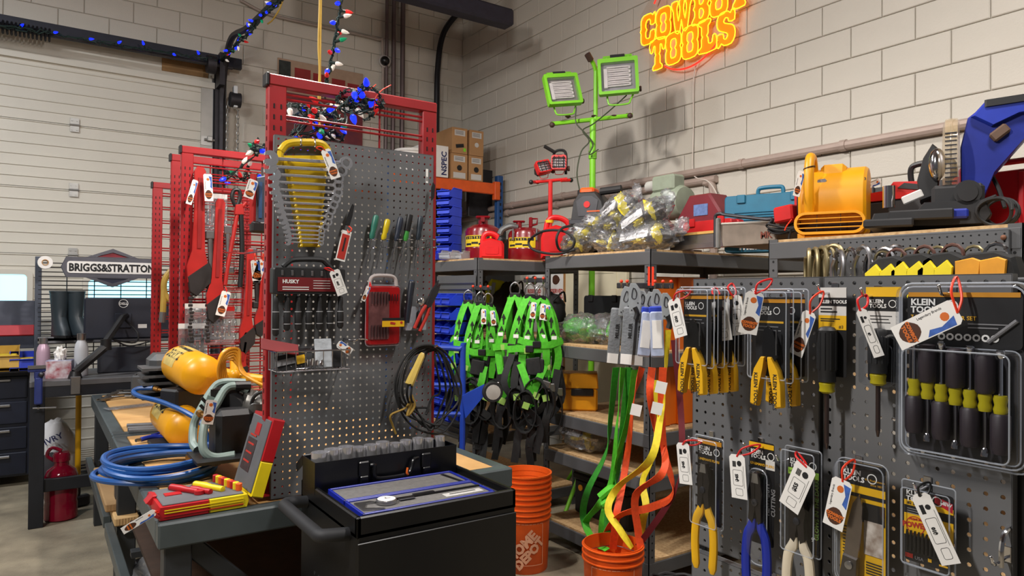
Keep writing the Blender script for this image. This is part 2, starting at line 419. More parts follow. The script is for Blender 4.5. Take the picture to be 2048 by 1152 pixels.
# heater tube under the ceiling
hb = thing('overhead_steel_tube', 'dark square steel tube hung under the ceiling near the corner', 'beam')
e = pY(1020, 40, 5.5)
B().box((e.x-.95, 5.5, e.z), (1.9, .16, .16), .02).obj('tube', mat('dark_blue_steel', (44, 44, 58), .55, .3, .15), hb)
B().box((e.x-.01, 5.5, e.z), (.03, .13, .13), .01).obj('end_cap', mat('cap_brown', (96, 80, 76), .6, 0, .1), hb)
B().box((e.x-.62, 5.5, e.z+.36), (.10, .12, .7)).obj('hanger', mat('dark_blue_steel', (44, 44, 58)), hb)
mt = B().box((e.x-1.5, 5.45, e.z+.28), (1.3, .5, .34), .05); mt.obj('motor_housing', mat('dark_blue_steel', (44, 44, 58)), hb)
# pipes on the right wall
PW = mat('wall_pipe', (176, 158, 148), .5, .15, .06)
z1 = pX(1520, 321, 4.36).z; z2 = pX(1109, 402, 4.36).z-.04
pp = thing('wall_conduit', 'thick painted conduit running along the white block wall behind the shelf tools', 'conduit')
B().tube([(4.365, 1.0, z1), (4.365, 7.5, z1)], .032, 10).obj('tube', PW, pp)
for y in (1.9, 2.55, 3.35, 4.5, 5.5, 6.4): B().tube([(4.365, y-.02, z1), (4.365, y+.02, z1)], .039, 10).obj('clamp', PW, pp)
pp = thing('wall_conduit', 'thinner lower conduit on the white block wall behind the red cans', 'conduit')
ye = pX(1425, 385, 4.36).y
B().tube(smooth([(4.37, 7.5, z2), (4.37, ye+.3, z2), (4.37, ye+.08, z2-.02), (4.37, ye, z2-.15), (4.37, ye, 1.3)], 6), .03, 10).obj('tube', PW, pp)
for y in (4.0, 4.8, 5.6, 6.5): B().tube([(4.365, y-.02, z2), (4.365, y+.02, z2)], .037, 10).obj('clamp', PW, pp)
# ================================================================ shelving units, racks, benches
OSB = mat('particle_board', (176, 140, 96), .8, 0, .3, 60, .1, 120, rgb2=(206, 174, 128))
SLOT = mat('slot_black', (10, 10, 11), .8, 0, .05)
def shelving(label, x0, x1, y0, y1, levels, h=1.83, postw=.045):
    t = thing('shelving_unit', label, 'shelving unit', (x0, y0, 0)); w, d = x1-x0, y1-y0
    sl = B()
    for i, (px, py, sx, sy) in enumerate(((0, 0, 1, 1), (w, 0, -1, 1), (0, d, 1, -1), (w, d, -1, -1))):
        b = B(); b.box((px+sx*postw/2, py+sy*.002, h/2), (postw, .004, h)); b.box((px+sx*.002, py+sy*postw/2, h/2), (.004, postw, h)); b.obj('post', GREYS, t)
        z = .06
        while z < h-.03:
            if sy > 0: sl.cyl((px+sx*postw*.55, py-.0008, z), (px+sx*postw*.55, py+.004, z), .0055, n=6)
            if sx > 0: sl.cyl((px-.0008, py+sy*postw*.55, z), (px+.004, py+sy*postw*.55, z), .0055, n=6)
            z += .038
    sl.obj('keyholes', SLOT, t, kind='stuff')
    for z in levels:
        for a in (0, d):
            B().box((w/2, a+(.004 if a == 0 else -.004), z-.045), (w-.008, .012, .075), .004).obj('beam', GREYS, t)
        for a in (0, w):
            B().box((a+(.004 if a == 0 else -.004), d/2, z-.045), (.012, d-.008, .075), .004).obj('beam', GREYS, t)
        B().box((w/2, d/2, z-.004), (w-.012, d-.012, .016)).obj('deck', OSB, t)
    return t
shelving('grey boltless shelving unit holding the red safety cans, nearest the back wall', 2.50, 3.40, 4.09, 5.45, (1.825, 1.27, .62, .15))
shelving('grey boltless shelving unit in the middle carrying bagged gear and a hoist', 2.72, 4.25, 2.67, 3.61, (1.825, 1.27, .84, .60, .15))
shelving('grey boltless shelving unit carrying the yellow blower and mitre saw', 2.69, 4.2, .95, 1.92, (1.825, 1.2, .6, .15))
# ---- red slotted racks on the bench
def red_rack(label, y, x0=.655, x1=1.31, zt=2.30, zb=.885, pw=.062, pairs=(), verts=()):
    t = thing('red_display_rack', label, 'rack', (x0, y, 0)); w = x1-x0
    for px in (pw/2, w-pw/2):
        p = B().box((px, .02, (zt+zb)/2), (pw, .04, zt-zb), .003).obj('post', REDP, t)
        s = B(); z = zb+.05
        while z < zt-.06:
            for q in (-.012, .012):
                s.box((px+q, -.0004, z), (.0045, .002, .016))
            z += .038
        if px < w/2:
            z = zb+.05
            while z < zt-.06: s.box((-.0004, .02, z), (.002, .0045, .016)); z += .038
        s.obj('post_slots', SLOT, p, kind='stuff')
        B().box((px, .02, zb+.003), (.10, .10, .006)).obj('foot', REDP, t)
    B().box((w/2, .02, zt+.018), (w, .045, .040), .004).obj('top_beam', REDP, t)
    B().box((-.004, .02, zt+.018), (.012, .05, .045), .003).obj('end_cap', BLACK, t)
    for z in pairs:
        B().cyl((pw, .012, z), (w-pw, .012, z), .0042, n=6).obj('rail', REDP, t)
        B().cyl((pw, .012, z-.017), (w-pw, .012, z-.017), .0042, n=6).obj('rail', REDP, t)
    for x in verts: B().cyl((x, .022, zb+.05), (x, .022, zt), .004, n=6).obj('upright_wire', REDP, t)
    return t
prs = [2.275, 2.20, 2.11]
red_rack('red slotted rack carrying the grey pegboard, nearest the camera', 2.46, pairs=prs, verts=(.42,))
red_rack('red slotted rack hung with large pipe wrenches behind the pegboard', 4.21, zt=2.35, pairs=[2.30-.085*k for k in range(16)], verts=(.22, .44))
red_rack('red slotted rack just behind the pipe wrench rack', 4.56, zt=2.36, pairs=[2.30-.085*k for k in range(16)], verts=(.22, .44))
red_rack('red slotted rack farthest from the camera with a yellow hose hung on it', 5.35, zt=2.295, pairs=[2.26-.095*k for k in range(14)], verts=(.33,))
# ---- perforated boards
def pegboard(nx, nz, p=.0254, r=.0035, t=.003):
    b = B(); v = []; f = []
    for i in range(nx):
        for k in range(nz):
            cx, cz = (i+.5)*p, (k+.5)*p; o = len(v); h = p/2
            sq = [(1, 0), (1, 1), (0, 1), (-1, 1), (-1, 0), (-1, -1), (0, -1), (1, -1)]
            v += [(cx+h*a, 0, cz+h*c) for a, c in sq]
            v += [(cx+r*math.cos(a*PI/4), 0, cz+r*math.sin(a*PI/4)) for a in range(8)]
            v += [(cx+r*math.cos(a*PI/4), t, cz+r*math.sin(a*PI/4)) for a in range(8)]
            for a in range(8):
                c = (a+1) % 8; f += [(o+a, o+c, o+8+c, o+8+a), (o+8+a, o+8+c, o+16+c, o+16+a)]
    b.add(v, f); return b
def edge_flange(b, w, h, d=.02, t=.0015):
    for c, s in (((0, d/2, h/2), (t, d, h)), ((w, d/2, h/2), (t, d, h)), ((w/2, d/2, 0), (w, d, t)), ((w/2, d/2, h), (w, d, t))): b.box(c, s)
    return b
NB = (24, 49)
pb = thing('pegboard', 'tall grey steel pegboard panel hung on the front red rack', 'pegboard', (.668, 2.425, .875))
pegboard(*NB, r=.0041).obj('perforated_sheet', GREY, pb); edge_flange(B(), NB[0]*.0254, NB[1]*.0254).obj('folded_edge', GREY, pb)
# gondola of grey panels facing the camera's right
GX = 1.32
gd = thing('gondola_stand', 'grey freestanding gondola with pegboard panels at the right edge', 'display stand', (GX, 1.14, 0), GR)
for x in (.0, .333, .668):
    B().box((x, .045, .80), (.028, .05, 1.60), .003).obj('upright', BLKG, gd)
B().box((.333, .06, 1.605), (.70, .05, .02), .003).obj('top_rail', GREYS, gd)
B().box((.333, -.05, .04), (.70, .34, .05), .005).obj('base_foot', BLKG, gd)
GP = {}
for k, (x, z0, nx, nz) in enumerate(((-.012, .985, 13, 25), (.328, .985, 13, 25), (-.012, .33, 13, 25), (.328, .33, 13, 25))):
    o = pegboard(nx, nz, .0254, .0040).obj('pegboard_panel', GREY, gd); o.location = (x, 0, z0)
    e = edge_flange(B(), nx*.0254, nz*.0254, .02).obj('folded_edge', GREY, o)
# strips of pegboard on the third shelving unit
ps = thing('pegboard_strip', 'grey pegboard strip bolted along the top of the saw shelf', 'pegboard', (2.672, 1.62, 1.478), GR)
nx = 25; pegboard(nx, 13).obj('perforated_sheet', GREYS, ps); edge_flange(B(), nx*.0254, 13*.0254, .012).obj('folded_edge', GREYS, ps)
for x in (.015, nx*.0254-.015): B().lathe([(.009, 0), (.009, .003), (.004, .006)], 10, (x, -.001, .305), (0, -1, 0)).obj('bolt', mat('rusty_bolt', (120, 80, 60), .6, .5), ps)
# ---- work benches
BENCHF = mat('bench_paint', (66, 74, 76), .42, 0, .14, 7)
BENCHW = mat('bench_plywood', (196, 150, 92), .55, 0, .18, 5, .05, 60, rgb2=(222, 178, 116))
BENCHD = mat('bench_dark', (40, 43, 46), .5, 0, .15, 6)
def bench(label, x0, x1, y0, y1, h=.87):
    t = thing('work_bench', label, 'workbench', (x0, y0, 0)); w, d = x1-x0, y1-y0
    bw = .06; tp = B()
    for c, s in (((w/2, bw/2, h-.04), (w, bw, .08)), ((w/2, d-bw/2, h-.04), (w, bw, .08)), ((bw/2, d/2, h-.04), (bw, d-2*bw, .08)), ((w-bw/2, d/2, h-.04), (bw, d-2*bw, .08))): tp.box(c, s, .006)
    tp.obj('top_frame', BENCHF, t)
    n = 3; L = (d-2*bw)/n
    for k in range(n): B().box((w/2, bw+L*(k+.5), h-.012), (w-2*bw-.002, L-.002, .022)).obj('plywood_board', BENCHW, t)
    for px in (.06, w-.06):
        for py in (.06, d-.06):
            B().box((px, py, (h-.08)/2), (.08, .08, h-.08), .004).obj('leg', BENCHD, t)
    for py, s in ((.06, 1), (d-.06, -1)):
        for px, q in ((.06, 1), (w-.06, -1)):
            if py < .1 : B().box((px+q*.20, py, h-.26), (.50, .035, .06), .004, (0, q*R(46), 0)).obj('brace', BENCHD, t)
    for px in (-.012, w*.5, w-.03): B().box((px, d/2, .43), (.035, d-.1, .06), .003).obj('lower_rail', BENCHF, t)
    for py in (.10, d*.35, d*.7, d-.1): B().box((w/2, py, .43), (w-.08, .05, .03), .003).obj('cross_rail', BENCHD, t)
    return t
bench('grey steel work bench with plywood top, nearest the camera', .315, 1.622, 2.36, 3.94)
bench('grey steel work bench with plywood top, behind the compressors', .318, 1.62, 3.96, 5.545)
# ================================================================ goods hung on boards
CARDB = mat('card_black', (24, 24, 26), .45, 0, .05); CARDY = mat('card_yellow', (226, 176, 20), .45, 0, .05); CARDW = mat('card_white', (206, 204, 200), .5, 0, .03)
CARDG = mat('card_gold', (196, 134, 30), .45, 0, .05); CARDLG = mat('card_lime', (150, 200, 70), .5, 0, .05); PRW = mat('print_white', (225, 225, 222), .6, 0, .02); PRY = mat('print_yellow', (214, 162, 28), .6, 0, .03)
PRG = mat('print_grey', (120, 120, 122), .6, 0, .05); PRR = mat('print_red', (176, 40, 26), .6, 0, .05); LOGO = mat('logo_brown', (74, 40, 22), .6, 0, .1); LOGOO = mat('logo_orange', (206, 104, 34), .6, 0, .08); PRB = mat('print_blue', (56, 96, 176), .6, 0, .3, 60)
CLED = mat('clear_edge', (205, 212, 222), .15, 0, .02, alpha=.38)
PRICE = {}
def price_tag(par, x, y, z, ang, price=None, w=.036, h=.086, yaw=0., zip_to=None, zm=None, tilt=0.):
    """hung label with its top centre at (x,y,z); price=None gives the shop-logo side"""
    t = bpy.data.objects.new('price_tag', None); COL.objects.link(t); t.parent = par; t.location = (x, y, z); t.rotation_euler = (tilt, ang, yaw); t['label'] = 'white hanging label'
    B().prism([(-w/2+.006, 0), (w/2-.006, 0), (w/2, -.006), (w/2, -h), (-w/2, -h), (-w/2, -.006)], -.0004, .0004).obj('card', WHITE, t)
    if price:
        b = B(); b.frame(rrect(w*.62, h*.36, .003, 2, -w*.02, -h*.53), rrect(w*.62-.0014, h*.36-.0014, .0025, 2, -w*.02, -h*.53), -.0006, -.0004)
        b.frame(rrect(w*.46, h*.16, .003, 2, w*.02, -h*.85), rrect(w*.46-.0014, h*.16-.0014, .0025, 2, w*.02, -h*.85), -.0006, -.0004)
        for k in range(7): b.box((-w*.30+.0012*k*w/.036, -.0006, -h*.22), (.0006*(1+k % 2), .0004, h*.13))
        b.prism(circ(w*.15, 9, w*.12, -h*.2), -.0007, -.0004); b.box((w*.36, -.0006, -h*.5), (.0005, .0004, h*.5))
        b.text(price, w*.26, (0, -.0005, -h*.53), (PI/2, -PI/2, 0), .0002, .0006, 'CENTER')
        b.obj('print', INK, t)
    else:
        b = B(); b.prism([(-w*.30+w*.05*math.sin(3*a), -h*.99) for a in (0,)]+[(w*.42*math.cos(a*PI/8)*(1+.08*math.cos(5*a)), -h*.74+h*.20*math.sin(a*PI/8)) for a in range(16)][0:0]+[], -.0006, -.0005) if False else None
        b.prism([(w*.40*math.cos(a*PI/8)*(1+.07*math.cos(a*PI/2)), -h*.76+h*.17*math.sin(a*PI/8)) for a in range(16)], -.0007, -.0004); b.obj('logo', LOGO, t)
        B().text('COWBOY', w*.19, (0, -.0008, -h*.76), (PI/2, 0, 0), .0002, .0006, 'CENTER', 1.) .text('TOOLS', w*.21, (0, -.0008, -h*.845), (PI/2, 0, 0), .0002, .0006, 'CENTER').obj('logo_letters', LOGOO, t)
        B().prism([(w*.1, -h*.08), (w*.46, -h*.1), (w*.46, -h*.55), (w*.22, -h*.48), (w*.30, -h*.3)], -.0006, -.0004).obj('blue_picture', PRB, t)
        B().prism(circ(w*.17, 10, 0, -h*.2), -.0007, -.0004).obj('sun_picture', LOGOO, t)
        B().text('Legendary Brands', w*.14, (-w*.30, -.0006, -h*.58), (PI/2, -PI/2, 0), .0002).obj('print', INK, t)
    if zip_to is not None:
        a = Vector((x, y, z-.004)); c = Vector(zip_to); mid = (a+c)/2+Vector((-.004, -.012, .006)); mid2 = (a+c)/2+Vector((.006, .002, -.004))
        B().tube(smooth([a, mid, c, mid2, a], 5), .0021, 6).obj('zip_tie', zm or ORZ, par)
    return t
def hook(par, x, z, L, z_up=.012, off=0.):
    """double-bent wire peg on a board at local x,z"""
    b = B(); b.tube(smooth([(x, .004, z), (x, -.01, z), (x, -L*.8, z-.002), (x, -L, z+z_up)], 4), .0026, 8); b.ball((x, -L, z+z_up), .0034, 8, 6)
    b.box((x, -.002, z+.006), (.014, .004, .026), .001)
    return b.obj('hook', CHROME, par)
def gl(px, py, off=0.):
    w = pX(px, py, GX-off); return (1.14-w.y, w.z)
def blister(par, w, h, d, r=.008, name='blister', z=0., x=0., m=None, y0=0.):
    """thin vacuum-formed shell: raised rounded tray over a card"""
    b = B(); o = rrect(w, h, r, 3, x, z); i = rrect(w-.006, h-.006, r*.8, 3, x, z); n = len(o)
    vs = [(p[0], y0, p[1]) for p in o]+[(p[0], y0-d*.7, p[1]) for p in i]+[(x+(p[0]-x)*.93, y0-d, z+(p[1]-z)*.95) for p in i]
    fs = [(k*n+a, k*n+(a+1) % n, (k+1)*n+(a+1) % n, (k+1)*n+a) for k in (0, 1) for a in range(n)]+[list(range(2*n, 3*n))]
    b.add(vs, fs); return b.obj(name, m or CLR, par)
def edge_line(par, w, h, r, y, x=0., z=0., t=.0013, name='blister_rim'):
    pts = [(p[0], y, p[1]) for p in rrect(w, h, r, 4, x, z)]
    return B().tube(pts, t, 5, True).obj(name, CLED, par)
def klein(par, x, y, z, s, m=PRW, two=True):
    b = B()
    if two: b.text('KLEIN', s, (x, y, z), th=.0002, bold=s*.035).text('TOOLS', s, (x, y, z-s*.86), th=.0002, bold=s*.035); b.frame(circ(s*.72, 16, x+s*4.3, z-s*.1), circ(s*.58, 16, x+s*4.3, z-s*.1), y-.0002, y)
    else: b.text('KLEIN TOOLS', s, (x, y, z), th=.0002, bold=s*.035)
    return b.obj('brand_print', m, par)
def lines(par, rows, m, y, name='print'):
    b = B()
    for x, z, w, h in rows: b.box((x+w/2, y, z), (w, .0004, h))
    return b.obj(name, m, par)
def pliers(par, L, spread, hm, gw=.011, head=.36, hw=.020, y=-.012, style='lineman', hl=None):
    """tool hanging head up; origin at jaw tip, reaching down to -L"""
    zh = -L*head
    if style == 'stripper':
        hd = B(); hd.prism([(-.008, -.004), (0, 0), (.007, -.003), (.009, -.03), (.011, zh*.9), (.004, zh), (-.010, zh), (-.013, -.045), (-.012, -.02)], y-.002, y+.002, bev=.0006)
        hd.prism([(.004, -.004), (.012, -.008), (.022, -.035), (.024, zh*.85), (.014, zh*1.02), (.006, zh*.6)], y-.004, y-.0015, bev=.0005)
        hd.obj('blades', BLKG, par); hd = B().box((.021, y-.002, zh*.45), (.0015, .005, abs(zh)*.7)).obj('blade_edge', STEEL, par)
    else:
        hd = B()
        for s in (-1, 1):
            hd.prism([(s*.0006, 0), (s*.007, -.002), (s*hw*.62, zh*.18), (s*hw*.9, zh*.40), (s*hw*.72, zh*.62), (s*hw*.82, zh*.95), (s*hw*.35, zh*1.02), (s*.0006, zh*.75)], y-.006, y+.006, bev=.001)
        hd.obj('jaws', mat('plier_steel', (52, 48, 48), .38, .8, .15), par); B().lathe([(.008, 0), (.007, .003), (.003, .004)], 12, (0, y-.006, zh*.6), (0, -1, 0)).obj('rivet', DSTEEL, par)
        B().prism([(-.006, -.003), (.006, -.003), (.009, zh*.22), (-.009, zh*.22)], y-.0068, y-.0058).obj('jaw_grip', STEEL, par)
    for s in (-1, 1):
        top = zh*.92; pts = smooth([(s*hw*.45, y, top), (s*(hw*.6), y, zh*1.1), (s*spread*.85, y, -L*.55), (s*spread, y, -L*.75), (s*spread*.86, y, -L)], 5)
        n = len(pts); rr = [gw*(.62+.38*min(1, i/5)) for i in range(n)]; rr[-1] = gw*.55
        hb = B(); hb.M = Matrix.Diagonal((1, .62, 1, 1)); hb.tube([(p.x, p.y/.62, p.z) for p in pts], rr, 10); hb.M = Matrix.Identity(4); hb = hb.obj('handle', hm, par) if style != 'stripper' else None
        if style == 'stripper': hb = B(); hb.prism([(s*.003, zh*.86), (s*.012, zh*.86), (s*.027, zh*1.2), (s*.034, -L*.7), (s*.036, -L*.98), (s*.022, -L), (s*.014, -L*.72), (s*.006, zh*1.15)], y-.009, y+.007, bev=.003); hb.obj('handle', hm, par)
        if style == 'stripper': B().text('KLEIN TOOLS', gw*1.1, (s*.022-.004, y-.0095, -L*.58), (PI/2, PI/2, 0), .0002, .0002).obj('handle_print', INK, par)
HY = mat('handle_yellow', (226, 172, 18), .45, 0, .05); HB = mat('handle_blue', (26, 44, 150), .4, 0, .06); HW = mat('handle_cream', (216, 204, 180), .45, 0, .05)
def gthing(name, label, cat, px, py, off, group=None):
    w = pX(px, py, GX-off); return thing(name, label, cat, (GX-off, w.y, w.z), GR, group)
def gsz(px0, py0, px1, py1, off):
    a = pX(px0, py0, GX-off); b = pX(px1, py1, GX-off); return a.y-b.y, a.z-b.z
# hooks, as parts of the stand
for px, py, L in ((1362, 576, .15), (1508, 583, .12), (1636, 572, .06), (1722, 578, .06), (1878, 572, .05), (1378, 875, .08), (1488, 888, .06), (1553, 912, .06), (1690, 925, .05), (1828, 968, .05), (1982, 1115, .06)):
    x, z = gl(px, py, L); hook(gd, x, z-.012, L)
b = B(); x, z = gl(2008, 1070, .02); b.tube(smooth([(x, .004, z+.01), (x, -.02, z), (x, -.03, z-.02), (x, -.03, z-.05)], 4), .004, 8); b.obj('hook', CHROME, gd)
# wire strippers
def stripper_pack(label, px, py, off, full=True, price=None, w=.096, h=.172):
    t = gthing('wire_stripper_pack', label, 'tool pack', px, py, off, 'blister packed wire strippers with yellow handles')
    B().prism(rrect(w*.80, h*.86, .003, 2, w*.02, -h*.52), .001, .0015).obj('backing_card', CARDB, t)
    B().box((w*.02, .0004, -h*.13), (w*.80, .001, h*.04)).obj('gold_stripe', CARDG, t)
    klein(t, -w*.34, .0002, -h*.23, .0105); lines(t, [(-w*.34, -h*.36, w*.62, .004)], PRY, .0004, 'product_name'); lines(t, [(-w*.34, -h*.41, w*.5, .0018), (-w*.34, -h*.45, w*.56, .0018)], PRG, .0004)
    blister(t, w, h, .018, .006, z=-h/2); edge_line(t, w, h, .006, .0, z=-h/2); edge_line(t, w*.9, h*.93, .006, -.016, z=-h*.5)
    sub = bpy.data.objects.new('stripping_tool', None); COL.objects.link(sub); sub.parent = t; sub.location = (0, -.006, -h*.40)
    pliers(sub, .162, .026, HY, .0105, .44, .014, -.004, 'stripper')
    return t
for k in range(4):
    pt = stripper_pack(('frontmost wire stripper pack of the row at the far end of the stand', 'second wire stripper pack behind the frontmost on the far hook', 'third wire stripper pack along the far hook', 'wire stripper pack nearest the board on the far hook')[k], 1393, 574, .14-.035*k) if k == 0 else copy_tree(pt0, ('', 'second wire stripper pack behind the frontmost on the far hook', 'third wire stripper pack along the far hook', 'wire stripper pack nearest the board on the far hook')[k], pt0.location+Vector((.034*k, 0, 0)))
    if k == 0: pt0 = pt
price_tag(pt0, -.048, -.02, -.026, R(-16), '$20', zip_to=(-.012, -.004, -.008), zm=REDZ)
k2 = stripper_pack('front wire stripper pack on the middle hook with a logo label', 1543, 578, .10, h=.185, w=.098)
copy_tree(k2, 'rear wire stripper pack behind the logo labelled one on the middle hook', k2.location+Vector((.05, 0, 0)))
price_tag(k2, -.022, -.022, -.006, R(10), None, yaw=R(35), zip_to=(-.002, .004, .02), zm=REDZ)
for i, c in enumerate([c for c in pt0.children if c.name.startswith('zip')]): pass
h3 = bpy.data.objects['wire_stripper_pack.002']; price_tag(h3, .028, -.03, -.03, R(-9), '$20', .034, .086, R(25), (.0, -.004, .0), REDZ)
h4 = bpy.data.objects['wire_stripper_pack.003']; price_tag(h4, .040, -.03, -.018, R(-10), '$20', .034, .086, R(20), (.03, -.02, .008), REDZ)
# single screwdrivers on cards
def driver_card(label, px, py, off, card, price, shaft, r, hl, rim):
    w, h = .058, .215
    t = gthing('carded_screwdriver', label, 'screwdriver', px, py, off, 'carded screwdrivers')
    B().prism(rrect(w, .175, .002, 1, 0, -.0875), .002, .003).obj('backing_card', CARDB, t)
    if card == 'y':
        B().box((0, .0012, -.010), (w, .001, .020)).obj('white_band', CARDW, t); klein(t, -w*.42, .0008, -.031, .0088, PRW, False)
        B().box((0, .0012, -.046), (w, .001, .018)).obj('white_panel', CARDW, t); B().box((0, .0012, -.069), (w, .001, .028)).obj('yellow_panel', CARDY, t)
        lines(t, [(-w*.42, -.042, w*.42, .003), (-w*.42, -.048, w*.6, .003), (-w*.42, -.062, w*.7, .002), (-w*.42, -.066, w*.5, .002)], INK, .0004); B().text('#3', .009, (w*.24, .0004, -.080), th=.0002).obj('size_print', INK, t)
    else:
        B().box((0, .0012, -.009), (w*1.12, .001, .018)).obj('yellow_band', CARDY, t); klein(t, -w*.45, .0008, -.030, .010, PRW)
        B().box((0, .0012, -.062), (w, .001, .034)).obj('grey_panel', CARDW, t)
        lines(t, [(-w*.42, -.054, w*.7, .0016), (-w*.42, -.060, w*.6, .0016), (-w*.42, -.066, w*.65, .0016)], INK, .0004)
        blister(t, w*1.1, .10, .034, .01, z=-.135)
    zt = -.076
    B().lathe([(.004, 0), (r*.75, -.002), (r, -.008), (r, -hl*.8), (r*.92, -hl*.86), (r*.95, -hl)], 18, (0, -.016, zt)).obj('grip', mat('driver_grip', (30, 31, 33), .5, 0, .1), t)
    g = B()
    for a in range(10): g.cyl((r*.96*math.cos(a*PI/5), -.016+r*.96*math.sin(a*PI/5), zt-.012), (r*.96*math.cos(a*PI/5), -.016+r*.96*math.sin(a*PI/5), zt-hl*.78), .0022, n=5)
    g.obj('grip_ribs', mat('driver_grip', (30, 31, 33)), t)
    B().lathe([(r*.72, 0), (r*.86, -.004), (r*.78, -.012), (r*.84, -.019), (r*.5, -.023)], 16, (0, -.016, zt-hl)).obj('collar', mat('amber_plastic', (190, 176, 30), .2, 0, .1, alpha=.85), t)
    B().cyl((0, -.016, zt-hl-.02), (0, -.016, zt-hl-shaft), .0042, n=10).cyl((0, -.016, zt-hl-shaft), (0, -.016, zt-hl-shaft-.012), .0042, .002, 8).obj('shaft', mat('shaft_dark', (96, 82, 80), .3, .9, .1), t)
    return t
t = driver_card('carded screwdriver with a white and yellow card and a logo label', 1664, 575, .025, 'y', None, .12, .0175, .108, 0)
price_tag(t, -.018, -.045, -.048, R(20), None, .030, .092, zip_to=(.0, -.03, -.008), zm=ORZ)
t = driver_card('carded screwdriver with a yellow topped black and grey card', 1766, 574, .025, 'k', '$', .105, .0165, .082, 0)
price_tag(t, -.018, -.045, -.040, R(-20), '$8', .018, .092, R(20), (-.02, -.02, -.015), REDZ)
# nut driver set in a big shell
w, h = gsz(1803, 566, 2040, 918, .03)
t = gthing('nut_driver_set', 'seven piece nut driver set in a large clear shell at the right edge', 'tool set', 1922, 566, .03); w = .205; h = .305
B().prism(rrect(w*.86, h*.30, .008, 3, 0, -h*.205), .002, .003).obj('header_card', CARDB, t); B().box((0, .0012, -h*.065), (w*.84, .001, .008)).obj('gold_stripe', CARDG, t)
klein(t, -w*.40, .0006, -h*.125, .0155); B().text('7-PIECE NUT DRIVER SET', .0095, (-w*.40, .0006, -h*.205), th=.0002, bold=.0002).obj('product_name', PRY, t)
lines(t, [(-w*.40, -h*.225, w*.30, .0022), (w*.05, -h*.225, w*.3, .0022), (w*.05, -h*.245, w*.22, .0022)], PRG, .0006)
ic = B()
for k in range(7): ic.frame(circ(.0062, 10, -w*.15+k*.0135, -h*.30), circ(.0032, 10, -w*.15+k*.0135, -h*.30), .0004, .0008)
ic.obj('icons', PRW, t); B().cyl((w*.20, .0, -h*.32), (w*.40, .0, -h*.20), .0035, n=8).obj('driver_picture', PRG, t)
B().prism(rrect(w*.86, h*.62, .006, 2, 0, -h*.66), .008, .009).obj('back_card', mat('card_dark', (34, 32, 36), .5, 0, .1), t)
blister(t, w, h, .03, .022, z=-h/2, y0=.004); edge_line(t, w, h, .022, .003, z=-h/2, t=.0016); edge_line(t, w*.93, h*.96, .02, -.004, z=-h/2, t=.0016)
blister(t, w*.86, h*.60, .034, .012, 'blister_tray', -h*.66, 0); edge_line(t, w*.86, h*.60, .012, -.003, z=-h*.66); edge_line(t, w*.80, h*.57, .012, -.030, z=-h*.66)
AMB = mat('amber_plastic', (190, 176, 30)); NG = mat('nut_grip', (44, 36, 42), .5, 0, .15)
for k in range(7):
    x = -w*.335+k*w*.108; up = k % 2 == 0; s = 1 if up else -1; zc = -h*(.60+.012*k*.6)
    d = bpy.data.objects.new('nut_driver', None); COL.objects.link(d); d.parent = t; d.location = (x, -.014, zc)
    B().lathe([(.009, .0), (.0105, -.006*1), (.0085, -.015), (.0105, -.022), (.009, -.03)], 12, (0, 0, .015)).obj('collar', AMB, d)
    B().lathe([(.012, 0), (.0145, .004), (.0145, .055), (.0125, .064), (.006, .066)], 14, (0, 0, -s*.014), (0, 0, -s)).obj('grip', NG, d)
    B().cyl((0, 0, s*.012), (0, 0, s*.078), .0032, n=8).lathe([(.004, 0), (.0062, .004), (.0062, .014), (.004, .0142)], 10, (0, 0, s*.074), (0, 0, s)).obj('socket_shaft', CHROME, d)
price_tag(t, .012, -.04, -.046, R(62), None, .044, .112, zip_to=(.002, -.02, .010), zm=ORZ)
# three packs of pliers, knife, bit set
def plier_pack(label, px, py, off, hm, w, h, topm, L, y, namem=PRY, lime=False, shell=True):
    t = gthing('plier_pack', label, 'tool pack', px, py, off)
    B().prism(rrect(w*.84, h, .004, 2, 0, -h/2), .002, .003).obj('backing_card', CARDB, t)
    B().box((0, .0012, -.008 if not lime else -.045), (w*.84, .001, .010 if not lime else .013)).obj('top_stripe', topm, t)
    klein(t, -w*.36, .0006, -.026, .0115)
    if lime: B().text('Hi-Viz Side-Cutting', .0072, (-w*.38, .0004, -.0475), th=.0002).obj('product_name', INK, t)
    else: B().text('LINEMAN\'S PLIERS', .0072, (-w*.36, .0004, -.050), th=.0002, bold=.0002).obj('product_name', namem, t)
    lines(t, [(-w*.36, -.060, w*.4, .0016), (-w*.36, -.066, w*.5, .0016), (-w*.36, -.072, w*.36, .0016)], PRG, .0006)
    if shell: blister(t, w, h*1.05, .022, .006, z=-h*.5); edge_line(t, w, h*1.05, .006, .0, z=-h*.5); edge_line(t, w*.9, h*1.0, .006, -.02, z=-h*.5)
    sub = bpy.data.objects.new('pliers', None); COL.objects.link(sub); sub.parent = t; sub.location = (0, -.008, y)
    pliers(sub, L, .026, hm, .0108, .42, .020, -.006)
    return t
t = plier_pack("yellow handled crimping pliers pack at the lower far corner of the stand", 1418, 878, .075, HY, .080, .190, CARDG, .240, -.050)
price_tag(t, -.050, -.03, -.014, R(-7), '$45', .038, .092, zip_to=(-.012, -.01, -.006), zm=REDZ)
t = plier_pack("blue handled lineman's pliers on a yellow topped black card", 1522, 884, .055, HB, .072, .215, CARDY, .255, -.060, shell=False)
B().text('HEAVY-DUTY', .011, (.020, .0006, -.15), (PI/2, -PI/2, 0), .0002, .0003).text('CUTTING', .013, (.034, .0006, -.15), (PI/2, -PI/2, 0), .0002, .0004).obj('side_print', PRG, t)
B().box((.022, .001, -.045), (.022, .001, .020)).obj('small_picture', CARDW, t)
blister(t, .042, .19, .024, .016, z=-.15); edge_line(t, .044, .20, .018, -.01, z=-.155)
